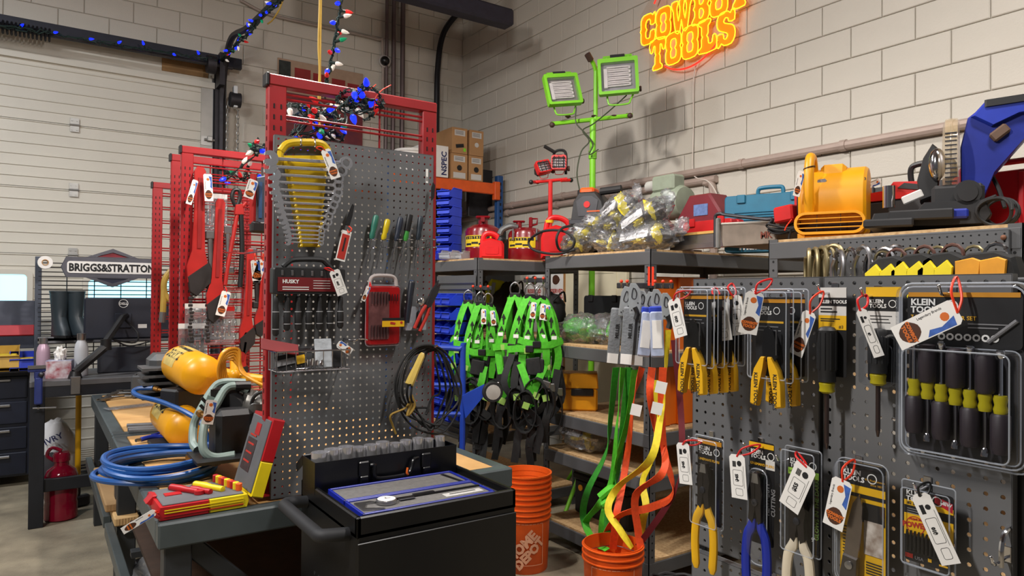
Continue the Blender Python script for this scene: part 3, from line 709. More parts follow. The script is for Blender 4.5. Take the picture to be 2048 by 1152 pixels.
price_tag(t, -.038, -.03, -.030, R(-5), '$45', .040, .092, zip_to=(.004, -.008, -.004), zm=REDZ)
t = plier_pack("cream handled side cutting pliers pack with a lime stripe", 1606, 902, .05, HW, .080, .20, CARDLG, .245, -.075, lime=True)
B().text('GLOWS IN THE DARK', .012, (.034, .0006, -.17), (PI/2, -PI/2, 0), .0002, .0002).obj('side_print', mat('glow_print', (96, 130, 60), .6), t); B().text('9"', .012, (.018, .0006, -.175), th=.0002).obj('size_print', PRW, t)
price_tag(t, .034, -.04, -.016, R(23), '$55', .045, .10, zip_to=(.0, -.02, .0), zm=REDZ)
t = gthing('knife_pack', 'folding lineman knife on a yellow card in a clear shell', 'tool pack', 1724, 927, .045); w, h = .098, .225
B().prism(rrect(w*.88, h, .008, 3, 0, -h/2), .002, .003).obj('backing_card', CARDY, t); B().box((0, .0012, -.032), (w*.88, .001, .064)).obj('black_header', CARDB, t); B().box((0, .0006, -.050), (w*.88, .001, .014)).obj('yellow_band', CARDY, t); B().box((w*.2, .0010, -.090), (w*.46, .001, .036)).obj('dark_panel', CARDB, t)
klein(t, -w*.38, .0004, -.024, .013); B().text('For Professionals', .0052, (w*.06, .0004, -.030), th=.0002).text('Since 1857', .0052, (w*.16, .0004, -.038), th=.0002).obj('slogan_print', PRY, t)
B().box((w*.22, .0004, -.135), (w*.36, .001, .062)).obj('cable_picture', mat('picture_cable', (120, 96, 76), .6, 0, .5, 40, rgb2=(214, 206, 196)), t)
lines(t, [(-w*.38, -.125-.006*k, w*.18, .0018) for k in range(9)]+[(w*.08, -.18-.005*k, w*.3, .002) for k in range(5)], INK, .0006)
kn = bpy.data.objects.new('folding_knife', None); COL.objects.link(kn); kn.parent = t; kn.location = (0, -.012, -.055); kn.rotation_euler = (0, R(6), 0)
B().prism([(.002, 0), (.011, -.02), (.013, -.09), (.012, -.125), (-.014, -.125), (-.014, -.06), (-.008, -.02)], -.002, .002, bev=.0008).obj('blade', mat('blade_steel', (140, 132, 128), .3, 1., .1), kn)
B().prism([(-.015, -.118), (.013, -.118), (.016, -.16), (.014, -.195), (0, -.205), (-.014, -.198), (-.017, -.16)], -.006, .006, bev=.003).obj('knife_handle', mat('handle_steel', (92, 88, 86), .35, .9, .1), kn); B().lathe([(.008, 0), (.0075, .003), (.0, .004)], 12, (0, -.006, -.135), (0, -1, 0)).obj('pivot', STEEL, kn)
blister(t, w, h*1.04, .026, .016, z=-h*.5); edge_line(t, w, h*1.04, .016, .0, z=-h*.5); edge_line(t, w*.93, h*1.0, .014, -.012, z=-h*.5)
price_tag(t, -.020, -.03, -.030, R(12), None, .040, .096, zip_to=(-.01, -.008, .006), zm=ORZ)
t = gthing('driver_bit_pack', 'ten black driver bits on a black and yellow card', 'tool pack', 1856, 968, .035); w, h = .088, .150
B().prism(rrect(w*.92, h*.86, .006, 2, 0, -h*.52), .002, .003).obj('backing_card', CARDB, t)
for z, hh in ((-.040, .009), (-.078, .038)): B().box((0, .0012, z), (w*.92, .001, hh)).obj('yellow_band', CARDY, t)
klein(t, -w*.42, .0004, -.026, .012); B().prism([(w*.12, -.018), (w*.45, -.026), (w*.45, -.042), (w*.12, -.030)], .0006, .001).obj('red_flash', mat('flash_red', (176, 24, 44), .5), t); B().text('NEW', .008, (w*.22, .0004, -.0295), (PI/2, R(8), 0), .0002, .0003).obj('new_print', PRW, t)
B().text('#2 Square Insert', .0068, (-w*.40, .0004, -.042), (PI/2, R(4), 0), .0002, .0002).obj('product_name', INK, t); lines(t, [(-w*.40, -.050-.004*k, w*.5, .0015) for k in range(3)], PRG, .0006)
B().frame(circ(.016, 20, -w*.24, -.078), circ(.0145, 20, -w*.24, -.078), .0004, .0008).text('POWER', .0125, (-w*.24, .0002, -.0815), (PI/2, R(-5), 0), .0002, .0006, 'CENTER').text('PREMIUM', .005, (-w*.24, .0004, -.069), (PI/2, R(-5), 0), .0002, .0002, 'CENTER').obj('power_stamp', PRR, t)
for k in range(10): B().cyl((-w*.36+k*.0066, -.006, -.093), (-w*.36+k*.0066, -.006, -.122), .0028, n=6).cyl((-w*.36+k*.0066, -.006, -.086), (-w*.36+k*.0066, -.006, -.094), .0018, .0028, 4).obj('driver_bit', BLKG, t)
fl = B(); [fl.box((-w*.36, .0004, -.130-.002*k), (.013, .0006, .001)) for k in range(4)]; fl.obj('flag_stripes', PRR, t); B().text('USA', .008, (-w*.25, .0004, -.137), th=.0002).obj('origin_print', PRG, t); lines(t, [(0, -.132, .006, .006), (.018, -.135, .014, .003)], PRY, .0006, 'gold_marks')
blister(t, w, h, .014, .005, z=-h*.5); edge_line(t, w, h, .005, .0, z=-h*.5); edge_line(t, w*.9, h*.88, .006, -.012, z=-h*.52)
price_tag(t, .0, -.03, -.012, R(-24), '$10', .030, .118, R(10), (.012, -.02, .008), BLACK)
# thing behind the stand: yellow strap end
sp = gl(1372, 1060, .0)
# ================================================================ neon sign on the right wall
LET = {
 'O': [[(.2,0),(.8,0),(1,.15),(1,.42),(.94,.5),(1,.58),(1,.85),(.8,1),(.2,1),(0,.85),(0,.58),(.06,.5),(0,.42),(0,.15)], [(.38,.2),(.62,.2),(.68,.3),(.68,.42),(.6,.5),(.68,.58),(.68,.7),(.62,.8),(.38,.8),(.32,.7),(.32,.58),(.4,.5),(.32,.42),(.32,.3)]],
 'C': [[(1,.4),(1,.12),(.8,0),(.2,0),(0,.15),(0,.42),(-.06,.5),(0,.58),(0,.85),(.2,1),(.7,1),(.82,.92),(1,1),(1,.62),(.68,.62),(.68,.72),(.6,.82),(.42,.8),(.34,.7),(.34,.58),(.42,.5),(.34,.42),(.34,.28),(.42,.2),(.62,.2),(.68,.4)]],
 'W': [[(0,1),(.3,1),(.3,.85),(.26,.75),(.34,.35),(.42,.7),(.39,.85),(.39,1),(.63,1),(.63,.85),(.6,.7),(.68,.35),(.75,.75),(.72,.85),(.72,1),(1,1),(1,.82),(.93,.7),(.8,0),(.58,0),(.5,.35),(.42,0),(.2,0),(.07,.7),(0,.82)]],
 'B': [[(0,0),(.75,0),(1,.15),(1,.4),(.9,.5),(1,.6),(1,.85),(.75,1),(0,1),(0,.86),(.12,.75),(.12,.58),(.04,.5),(.12,.42),(.12,.25),(0,.14)], [(.42,.6),(.58,.58),(.68,.7),(.58,.84),(.42,.82)], [(.42,.16),(.58,.16),(.68,.3),(.58,.43),(.42,.42)]],
 'Y': [[(0,1),(.4,1),(.4,.86),(.35,.8),(.5,.6),(.65,.8),(.6,.86),(.6,1),(1,1),(1,.85),(.92,.8),(.68,.45),(.68,.25),(.78,.15),(.78,0),(.22,0),(.22,.15),(.32,.25),(.32,.45),(.08,.8),(0,.85)]],
 'T': [[(0,1),(1,1),(1,.62),(.84,.62),(.78,.78),(.68,.8),(.68,.58),(.62,.5),(.68,.42),(.68,.2),(.8,.13),(.8,0),(.2,0),(.2,.13),(.32,.2),(.32,.42),(.38,.5),(.32,.58),(.32,.8),(.22,.78),(.16,.62),(0,.62)]],
 'L': [[(0,0),(1,0),(1,.44),(.82,.44),(.78,.25),(.58,.25),(.54,.42),(.46,.5),(.54,.58),(.54,.8),(.66,.87),(.66,1),(0,1),(0,.87),(.14,.8),(.14,.58),(.2,.5),(.14,.42),(.14,.2),(0,.13)]],
 'S': [[(0,.36),(0,0),(.15,0),(.25,.08),(.4,0),(.8,0),(1,.18),(1,.4),(.85,.55),(.45,.66),(.38,.74),(.48,.82),(.62,.78),(.66,.68),(.98,.68),(.98,1),(.82,1),(.74,.92),(.6,1),(.2,1),(0,.84),(0,.62),(.15,.48),(.52,.36),(.6,.27),(.5,.18),(.38,.22),(.34,.36)]]}
NTUBE = glow('neon_yellow_tube', (255, 206, 30), 2.0); NFILL = glow('neon_orange_fill', (255, 122, 0), .80); NRED = glow('neon_red_tube', (255, 36, 24), 2.2)
o = pX(1284, 94, 4.33)
nz = thing('neon_sign', 'glowing orange and yellow neon shop sign high on the white block wall', 'sign', (4.33, o.y, o.z), GR)
def neon_word(wd, x0, z0, widths, h, gap=.012):
    x = x0
    for c, w in zip(wd, widths):
        lt = bpy.data.objects.new('letter', None); COL.objects.link(lt); lt.parent = nz; lt.location = (x, 0, z0)
        for q, pl in enumerate(LET[c]):
            pts = [(p[0]*w, -.012, p[1]*h) for p in pl]
            B().tube(smooth(pts, 2, True), .0042, 6, True).obj('neon_tube', NTUBE, lt)
        if len(LET[c]) == 1: B().prism([(p[0]*w, p[1]*h) for p in LET[c][0]], -.004, .0).obj('lit_face', NFILL, lt)
        else:
            fb = B(); fb.prism([(p[0]*w, p[1]*h) for p in LET[c][0]], -.004, .0); fb.obj('lit_face', NFILL, lt)
            for pl in LET[c][1:]: B().prism([(p[0]*w, p[1]*h) for p in pl], -.0045, -.004).obj('counter_face', mat('neon_counter', (236, 150, 90), .5, emit=.35), lt)
        x += w+gap
neon_word('COWBOY', 0, 0, (.165, .165, .21, .165, .165, .185), .255)
a = pX(1306, 143, 4.33); zt = a.z-o.z; xt = o.y-a.y
neon_word('TOOLS', xt-.02, zt, (.165, .165, .165, .165, .165), .255)
cx, cz, rr = .52, .11, .43
arc = lambda a0, a1: [(cx+rr*math.cos(R(t)), -.006, cz+rr*math.sin(R(t))) for t in range(a0, a1+1, 5)]
B().tube(arc(235, 315), .007, 6).obj('ring_tube', NRED, nz); B().tube(arc(40, 150), .007, 6).obj('ring_tube', NRED, nz)
B().tube(smooth([(.30, -.01, .36), (.40, -.01, .30), (.52, -.01, .285), (.64, -.01, .31), (.72, -.01, .38), (.62, -.01, .36), (.60, -.01, .52), (.52, -.01, .49), (.44, -.01, .52), (.42, -.01, .36), (.30, -.01, .36)], 5), .0055, 6).obj('hat_tube', NTUBE, nz)
out = [(-.03, .28), (-.03, -.02), (xt-.05, -.04), (xt-.05, zt-.03), (xt+.2, zt-.03), (cx-.2, cz-rr+.02), (cx, cz-rr-.04), (cx+.25, cz-rr+.05), (xt+.88, zt-.02), (xt+.92, -.02), (1.17, -.02), (1.17, .28), (.95, .45), (.52, .60), (.15, .45)]
B().prism(out, .004, .009).obj('acrylic_back', clear('acrylic', (254, 252, 250), .06, .1), nz)
cb = [o+Vector((.02, -.60, zt-.03)), tuple(pX(1387, 160, 4.37)), tuple(pX(1387, 250, 4.38)), tuple(pX(1385, 335, 4.37)), tuple(pX(1392, 355, 4.36)), tuple(pX(1415, 362, 4.33)), tuple(pX(1432, 385, 4.33)), tuple(pX(1436, 415, 4.33))]
tag(B().tube(smooth(cb, 6), .005, 6).obj('sign_cable', mat('white_cable', (214, 204, 194), .5)), 'thin white power cable hanging down the wall below the neon sign', 'cable')
# ================================================================ goods on the shelf tops
from mathutils import noise as nz_
ST = 1.834
def topx(px, y): return pY(px, 500, y).x
def lump(b, c, r, amp=.25, freq=1.4, seed=0., n=22, k=14, rot=(0, 0, 0), flat=0.):
    c = Vector(c); E = Euler(rot).to_matrix(); vs = []; r = Vector(r)
    for i in range(k+1):
        t = PI*i/k
        for a in range(n):
            ph = 2*PI*a/n; d = Vector((math.sin(t)*math.cos(ph), math.sin(t)*math.sin(ph), -math.cos(t)))
            s = 1+amp*nz_.noise(d*freq*2+Vector((seed, seed*1.7, 0)))+amp*.5*nz_.noise(d*freq*5+Vector((seed, 0, seed)))
            p = Vector((d.x*r.x, d.y*r.y, d.z*r.z))*s
            if flat and p.z < -r.z*flat: p.z = -r.z*flat
            vs.append(c+E@p)
    fs = [(i*n+a, i*n+(a+1) % n, (i+1)*n+(a+1) % n, (i+1)*n+a) for i in range(k) for a in range(n)]
    return b.add(vs, fs)
BOOTK = mat('boot_black', (34, 34, 36), .5, 0, .3); BOOTY = mat('boot_yellow', (222, 202, 30), .5, 0, .1); BOOTG = mat('boot_grey', (120, 122, 126), .6, 0, .2)
def bag(label, loc, r, rot, seed, paper=True, group='bagged boots heaped on the shelf top', innr=(BOOTK, BOOTY), cat='bag', name='bagged_boots'):
    t = thing(name, label, cat, loc, rot, group); r = Vector(r)
    b = B(); lump(b, (-r.x*.35, 0, 0), (r.x*.42, r.y*.7, r.z*.68), .25, seed=seed); lump(b, (r.x*.3, r.y*.1, .0), (r.x*.45, r.y*.6, r.z*.7), .25, seed=seed+3); b.obj('contents', innr[0], t)
    b = B(); lump(b, (r.x*.42, -r.y*.25, r.z*.1), (r.x*.13, r.y*.5, r.z*.72), .55, seed=seed+5, n=12, k=8); lump(b, (-r.x*.1, -r.y*.45, -r.z*.1), (r.x*.22, r.y*.3, r.z*.22), .6, seed=seed+8, n=12, k=8); b.obj('yellow_trim', innr[1], t)
    if paper: B().box((-r.x*.2, -r.y*.60, r.z*.30), (r.x*.8, .002, r.z*.7), 0, (R(-35), 0, R(4))).obj('paper_slip', WHITE, t)
    b = B(); lump(b, (0, 0, 0), r, .22, 2.2, seed=seed+11, n=40, k=26, flat=.85); b.obj('plastic_bag', BAG, t, ang=60)
    b = B(); lump(b, (r.x*1.02, 0, r.z*.3), (r.x*.22, r.y*.16, r.z*.5), .5, 2, seed=seed+2, n=14, k=10); b.obj('bag_neck', BAG, t, ang=60)
    return t
BGS = [(1175, 486, 3.42, .16, .085, 0.0), (1233, 484, 3.14, .15, .085, .3), (1300, 478, 2.84, .20, .09, -.15), (1190, 468, 3.36, .15, .06, .2), (1250, 452, 3.10, .15, .08, -.3), (1218, 447, 3.22, .13, .06, .2), (1262, 426, 3.05, .15, .10, -.5), (1313, 442, 2.86, .17, .09, -.55)]
LBL = ['clear bag of black boots lying at the far end of the bottom layer', 'clear bag of black and yellow boots in the middle of the bottom layer', 'large clear bag of boots at the shelf corner, bottom layer', 'clear bag of black boots in the second layer near the hose loop', 'clear bag of boots lying crosswise in the middle of the heap', 'clear bag of boots leaning by the black machine', 'clear bag with white paper slip at the top of the heap', 'clear bag of yellow boots tilted at the right top of the heap']
for k, (px, py, y, rx, rz, ay) in enumerate(BGS):
    p = pY(px, py, y); x = max(p.x, 2.72+.11); bag(LBL[k], (2.86, p.y if False else y, p.z), (rx*1.08, .11, rz), (0, ay, GR+.15*((k*37) % 5-2)), k*3.1, k in (2, 3, 5, 6, 7))
# black machine with a hexagon mark
p = pX(1180, 462, 3.05)
t = thing('power_unit', 'black electric pump unit with orange trim behind the bagged boots', 'machine', (2.98, pX(1176, 450, 2.98).y, ST), R(-60))
BM1 = mat('machine_black', (38, 38, 40), .5, 0, .12)
B().prism([(-.12, 0), (.13, 0), (.13, .22), (.10, .36), (.05, .42), (-.06, .42), (-.10, .36), (-.12, .22)], -.02, .20, bev=.015).obj('body', BM1, t)
B().prism([(.10, .14), (.36, .10), (.38, .20), (.20, .30), (.10, .34)], .02, .18, bev=.012).obj('side_cowl', BM1, t)
B().prism([(-.06, .26), (.06, .26), (.075, .36), (.03, .39), (-.03, .39), (-.075, .36)], -.024, -.018).obj('badge_plate', mat('badge_grey', (70, 70, 74), .4, .3), t)
B().prism(circ(.022, 12, 0, .335), -.028, -.022).obj('red_badge', RED, t)
hx = [(.05*math.cos(R(a)), .13+.062*math.sin(R(a))) for a in range(90, 450, 60)]; hi = [(.04*math.cos(R(a)), .13+.05*math.sin(R(a))) for a in range(90, 450, 60)]
B().frame(hx, hi, -.024, -.02).box((.015, -.022, .125), (.03, .004, .012)).obj('hexagon_mark', PRW, t)
B().tube([(.06, .08, .43), (.20, .08, .44)], .026, 10).obj('carry_grip', RUB, t); B().box((-.02, .08, .43), (.10, .12, .05), .012).obj('top_cap', ORG, t)
B().box((.05, -.022, .29), (.10, .006, .008)).obj('orange_line', ORG, t); B().box((-.06, -.022, .225), (.13, .006, .03), .003).obj('grey_grille', DSTEEL, t)
# hose loop hanging in front of the cans
hp = [pX(1150, 500, 2.74), pX(1110, 508, 2.70), pX(1068, 500, 2.66), pX(1058, 482, 2.66), pX(1085, 463, 2.66), pX(1125, 462, 2.68), pX(1148, 478, 2.70), pX(1143, 496, 2.70), pX(1120, 500, 2.66), pX(1113, 478, 2.62), pX(1122, 458, 2.66), pX(1140, 452, 2.75), pX(1155, 452, 2.9)]
tag(B().tube(smooth(hp, 6), .008, 8).obj('hose_loop', RUB), 'black hose loop curling off the shelf edge in front of the red can', 'hose')
# belt sander / dark red machine with grey motor
p = pX(1345, 420, 3.35)
t = thing('belt_grinder', 'dark red belt grinder with a grey green motor behind the bagged boots', 'machine', (3.45, pX(1325, 420, 3.45).y, ST+.08), GR)
BGR = mat('grinder_red', (128, 26, 32), .5, 0, .15); MOT = mat('motor_greygreen', (136, 146, 128), .5, 0, .1); DST = mat('dusty_cast', (122, 104, 96), .8, .1, .2)
B().prism([(-.42, .20), (-.40, .30), (-.33, .37), (-.22, .36), (.14, .10), (.14, 0), (.02, -.02), (-.36, .12)], -.06, .02, bev=.012).obj('belt_cover', BGR, t)
B().lathe([(.06, 0), (.11, .02), (.115, .22), (.10, .25), (.04, .26)], 18, (-.10, .06, .28), (1, 0, 0)).obj('motor', MOT, t); B().box((.02, .03, .41), (.20, .12, .11), .015).obj('switch_box', MOT, t); B().cyl((-.16, .03, .41), (-.08, .03, .41), .04, n=12).obj('vent_cap', mat('vent_grey', (176, 176, 170), .5), t)
B().prism([(.16, .16), (.26, .30), (.42, .30), (.52, .16), (.52, .06), (.16, .08)], -.04, .14, bev=.015).obj('dust_hood', mat('hood_red', (112, 28, 38), .5, 0, .12), t); B().box((.36, -.042, .20), (.11, .004, .07)).obj('label_plate', mat('label_blue', (96, 120, 170), .5, 0, .2, 60), t)
B().box((.14, -.10, .05), (.26, .10, .05), .008, (0, R(18), 0)).box((.30, -.08, .0), (.22, .10, .04), .008).box((0, 0, -.06), (.5, .2, .04)).obj('work_rest', DST, t)
# cases standing at the back of the same shelf
def hard_case(label, loc, w, h, d, m, rz, ribs=0, handle=True, cat='case', name='tool_case', word=None, wm=None, ws=.06, wz=.3):
    t = thing(name, label, cat, loc, rz)
    B().prism(rrect(w, h, .02, 3, 0, h/2), 0, d/2-.002, bev=.006).obj('shell_front', m, t); B().prism(rrect(w, h, .02, 3, 0, h/2), d/2+.002, d, bev=.006).obj('shell_back', m, t)
    for k in range(ribs): B().box((0.02, -.002, h*.12+k*(h*.62/max(1, ribs))), (w*.84, .008, h*.022), .002).obj('rib', m, t)
    if handle: B().tube(smooth([(-.07, d/2, h-.012), (-.07, d/2, h+.028), (-.05, d/2, h+.042), (.05, d/2, h+.042), (.07, d/2, h+.028), (.07, d/2, h-.012)], 4), .012, 8).obj('handle', m, t)
    for s in (-.3, .3): B().box((s*w, -.003, h*.93), (.05, .014, .05), .004).obj('latch', m, t)
    if word: B().text(word, ws, (-w*.32, -.007, h*wz), th=.001, bold=.002).obj('lettering', wm, t)
    return t
TEAL = mat('teal_case', (22, 104, 134), .5, 0, .08)
p = pX(1530, 420, 3.75); y0 = pX(1530, 420, 3.6).y
t = hard_case('teal ribbed tool case with a white wordmark behind the saw tray', (3.45, pX(1535, 440, 3.45).y, ST), .50, .335, .12, TEAL, R(-70), 14, True, word='makita', wm=PRW, ws=.075, wz=.05)
t = hard_case('red flat tool case with a white script wordmark on the middle shelf', (3.25, pX(1412, 440, 3.25).y, ST+.06), .36, .13, .12, mat('red_case', (188, 22, 24), .45, 0, .08), GR, 0, False, word='Milwaukee', wm=PRW, ws=.058, wz=.16)
t = thing('aluminium_rail', 'long aluminium straight edge lying along the shelf corner', 'rail', (3.0, pX(1455, 480, 3.0).y, ST), GR+R(-2))
B().box((-.12, .0, .045), (.50, .05, .07), .004).obj('web', STEEL, t); B().box((-.12, -.03, .015), (.52, .02, .03), .003).obj('lower_lip', STEEL, t); B().box((-.12, 0, .088), (.50, .05, .014)).obj('wood_insert', mat('rail_wood', (196, 152, 80), .6), t)
# tile saw tray with a wire handle
y0 = pX(1508, 480, 3.0).y
t = thing('saw_tray', 'dusty grey wet saw tray with a bent handle beside the blower', 'tray', (2.98, y0, ST), GR)
TRY = mat('tray_grey', (128, 116, 104), .7, .1, .15)
B().prism([(-.16, .115), (.19, .10), (.19, .075), (.17, .0), (-.14, .0), (-.16, .075)], -.05, .32, bev=.006).obj('pan', TRY, t); B().box((.02, -.05, .112), (.34, .012, .012), .004, (0, R(2.4), 0)).obj('rim', mat('rim_white', (196, 190, 180), .6), t)
B().tube(smooth([(-.17, -.07, -.0), (-.17, -.07, .13), (-.165, -.07, .165), (-.13, -.07, .17), (-.10, -.07, .16), (.12, -.07, .12), (.17, -.07, .115), (.15, -.07, .09)], 4), .009, 8).obj('bent_handle', DSTEEL, t); B().box((-.165, -.06, .07), (.03, .03, .16), .006).obj('bracket', GALV, t); B().text('MK', .045, (.09, -.053, .03), th=.001, bold=.001).obj('lettering', mat('rust_print', (120, 60, 44), .7), t)
# red item with cords by the blower
t = thing('corded_tool', 'red plastic corded tool with its black cable bundled beside the blower', 'tool', (2.92, pX(1580, 440, 2.92).y, ST), GR)
B().box((0, 0, .13), (.10, .12, .075), .008, (0, R(-6), 0)).box((.04, .03, .19), (.05, .05, .08), .006).obj('housing', RED, t)
cp = []
for k in range(30): a = k*.62; cp.append((-.02+.085*math.cos(a), -.02+.03*math.sin(a)+.01*math.sin(k), .085+.012*math.sin(k*1.3)-.0012*k))
B().tube(smooth(cp+[(.03, -.05, .02), (.03, -.05, -.0)], 3), .0055, 6).obj('cable', RUB, t); B().tube(smooth([(.05, -.06, .10), (.03, -.07, .07), (.02, -.07, .05)], 4), .003, 6).obj('tie', ORZ, t)
# yellow blower
BLW = mat('blower_yellow', (216, 148, 4), .42, 0, .05)
t = thing('air_mover', 'yellow air mover blower with slatted outlet on the right shelf', 'blower', (2.86, pX(1657, 460, 2.86).y, ST), R(-66))
prof = [(.0, .015), (.0, .115)]+[(.165-.155*math.sin(R(a)), .175-.155*math.cos(R(a))) for a in range(90, 275, 15)][0:13]
prof = [(.02, .11)]+[(.165+.155*math.cos(R(a)), .175+.155*math.sin(R(a))) for a in range(170, -95, -15)]+[(.06, .02)]
B().prism(prof, -.13, .145, 'x', .012).obj('drum', BLW, t); B().prism([(.07, .12), (.05, .25), (.09, .34), (.20, .345), (.28, .25), (.25, .12)], -.045, .06, 'x', .015).obj('motor_hood', BLW, t)
o_, i_ = rrect(.285, .098, .045, 5, .005, .068), rrect(.262, .076, .036, 5, .005, .068)
B().frame(o_, i_, -.03, .05).obj('outlet_rim', BLW, t)
B().prism(i_, .035, .04).obj('outlet_dark', mat('outlet_brown', (58, 30, 12), .7), t)
for k in range(3): B().box((.005, -.02, .048+.02*k), (.27, .012, .004)).obj('outlet_slat', BLW, t)
for x in (-.045, .05): B().box((x, -.015, .068), (.002, .006, .075)).obj('guard_wire', BLACK, t)
B().tube(smooth([(-.078, -.005, .12), (-.078, -.02, .20), (-.078, -.015, .30), (-.078, .02, .365), (-.078, .08, .36), (-.078, .12, .30)], 5), .021, 12).obj('carry_handle', BLW, t); B().tube([(-.078+.024*math.cos(a*PI/6), -.005+.03*math.sin(a*PI/6), .315+.006*math.cos(a*PI/6)) for a in range(12)], .0025, 5, True).obj('tie_wrap', BLACK, t)
B().box((0, .12, .008), (.25, .26, .016), .004).box((-.11, -.0, .01), (.03, .03, .03)).obj('feet', BLW, t); B().lathe([(.13, 0), (.10, .012)], 24, (-.13, .165, .175), (-1, 0, 0)).obj('side_intake', BLACK, t)
B().text('MIGHTY PRO', .026, (-.01, .0365, .25), (PI/2-.5, 0, 0), .0006, .0004).obj('lettering', INK, t); B().prism([(-.05, .252), (-.02, .252), (-.012, .26), (-.02, .27), (-.05, .266)], .033, .037).obj('swoosh', PRG, t)
price_tag(t, -.105, -.03, .30, R(14), None, .032, .115, R(40))
# black hard case, red organiser on black box
t = hard_case('large black hard case lying at the back of the right shelf', (3.5, pX(1815, 400, 3.5).y, ST), .62, .30, .30, mat('case_black', (38, 38, 40), .5, 0, .1), GR, 0, False)
B().tube(smooth([(.02, .0, .29), (.02, -.01, .36), (.05, -.01, .385), (.18, -.01, .385), (.21, -.01, .36), (.21, 0, .29)], 4), .014, 8).obj('grip', BLACK, t)
t = thing('red_lid_toolbox', 'black tool box with a red lid behind the mitre saw table', 'toolbox', (3.15, pX(1775, 430, 3.15).y, ST), GR)
B().box((.02, .1, .09), (.30, .22, .18), .01).obj('tub', mat('case_black', (38, 38, 40)), t); B().prism([(-.15, .18), (.19, .18), (.19, .225), (.13, .25), (.03, .26), (.0, .225), (-.15, .215)], -.01, .21, bev=.008).obj('lid', RED, t); B().prism([(.05, .228), (.17, .205), (.17, .228), (.08, .248)], -.016, -.008).obj('handle', BLACK, t)
price_tag(t, -.02, -.02, .27, R(75), None, .03, .08)
# mitre saw
SAW = mat('saw_blue', (24, 42, 140), .45, 0, .08); SBK = mat('saw_black', (32, 32, 34), .5, 0, .12)
t = thing('mitre_saw', 'blue and black mitre saw with raised handle and clear blade guard', 'saw', (2.95, pX(1902, 420, 2.95).y, ST), R(-67))
B().prism([(-.26, .02), (.10, .02), (.12, .05), (.10, .10), (-.08, .10), (-.10, .075), (-.24, .07)], -.10, .20, bev=.006).obj('table', SBK, t)
B().box((-.19, -.13, .03), (.16, .05, .03), .006).box((-.09, -.12, .055), (.20, .04, .035), .005).obj('front_rail', SBK, t); B().cyl((-.20, .02, .10), (-.20, .02, .18), .022, n=14).obj('clamp_post', CHROME, t)
B().box((.02, -.02, .115), (.16, .10, .09), .012).obj('arm_base', SBK, t); B().cyl((.05, -.10, .125), (.05, -.02, .125), .042, n=18).cyl((.05, -.105, .125), (.05, -.095, .125), .03, n=18).obj('dust_port', SBK, t)
B().lathe([(.03, 0), (.125, .004), (.148, .012), (.150, .03), (.148, .05), (.125, .056), (.03, .058)], 40, (-.03, .06, .26), (1, 0, .0)).obj('blade_guard', mat('smoked_guard', (196, 176, 140), .12, 0, .05, alpha=.42), t)
B().lathe([(.02, .026), (.13, .028), (.13, .030), (.02, .032)], 40, (-.03, .06, .26), (1, 0, 0)).obj('blade', STEEL, t)
gr = B()
for k in range(26): a = R(60+k*6); gr.box((.0, .06-.151*math.sin(a), .26+.151*math.cos(a)), (.036, .004, .004))
gr.obj('guard_ribs', DSTEEL, t)
B().prism([(.03, .10), (.10, .12), (.13, .20), (.26, .36), (.25, .42), (.17, .42), (.15, .38), (.10, .44), (.05, .40), (.028, .30)], .02, .12, bev=.01).obj('motor_arm', SAW, t)
B().prism([(.06, .40), (.10, .445), (.34, .455), (.34, .405), (.20, .395), (.12, .36)], .0, .07, bev=.012).obj('handle', mat('saw_blue2', (30, 52, 160), .45), t); B().prism([(.10, .425), (.34, .435), (.34, .46), (.10, .45)], -.006, .076, bev=.006).obj('handle_pad', SBK, t)
B().lathe([(.055, 0), (.055, .12), (.04, .14)], 16, (.06, .09, .34), (.85, .1, -.35)).obj('motor', SBK, t); B().box((.145, .015, .335), (.06, .03, .035), .006, (0, R(-38), 0)).obj('brush_cap', mat('brown_cap', (96, 74, 60), .5), t)
B().prism([(-.10, .12), (-.045, .14), (-.03, .30), (-.06, .33), (-.09, .28), (-.11, .20)], .06, .16, bev=.008).obj('gear_housing', SBK, t); B().ball((-.045, .05, .25), (.03, .03, .06)).obj('pivot_knob', CHROME, t)
B().box((.01, -.10, .055), (.085, .04, .032), .006).obj('angle_lever', SAW, t); B().tube([(.28, .05, .0), (.28, .05, .20)], .011, 8).obj('fence_post', SBK, t); B().tube(smooth([(.10, .1, .26), (.14, .06, .16), (.16, .02, .08)], 4), .007, 6).obj('cord', RUB, t)
B().box((-.12, -.02, .13), (.07, .02, .03), .004, (0, R(-22), 0)).obj('scale_plate', CARDW, t)
t.scale = (1.08, 1.08, 1.12)
t = thing('cable_coil', 'coiled black power cable lying beside the mitre saw', 'cable', (2.86, pX(1985, 420, 2.86).y, ST), GR)
cp = [(.055*math.cos(k*.5)*(1+.12*math.sin(k*.37)), .02+.01*math.sin(k*.8)+k*.0012, .062+.05*math.sin(k*.5)) for k in range(64)]
B().tube(smooth(cp, 2), .006, 6).obj('coil', RUB, t); B().tube(smooth([(-.06, .03, .06), (-.05, .03, .10), (0, .03, .12)], 4), .006, 6).obj('plug_tail', RUB, t)
t = hard_case('bright red waterproof hard case at the right end of the shelf', (3.22, pX(2010, 400, 3.22).y, ST), .40, .26, .25, mat('pelican_red', (196, 24, 36), .45, 0, .06), GR, 0, False)
B().tube(smooth([(-.15, -.005, .24), (-.15, -.01, .285), (-.05, -.01, .29), (.15, -.01, .285), (.15, 0, .25)], 4), .012, 8).obj('carry_handle', mat('pelican_red', (196, 24, 36)), t)
for x in (-.10, .06, .14): B().box((x, -.006, .13), (.022, .016, .24), .004).obj('rib', mat('pelican_red', (196, 24, 36)), t)
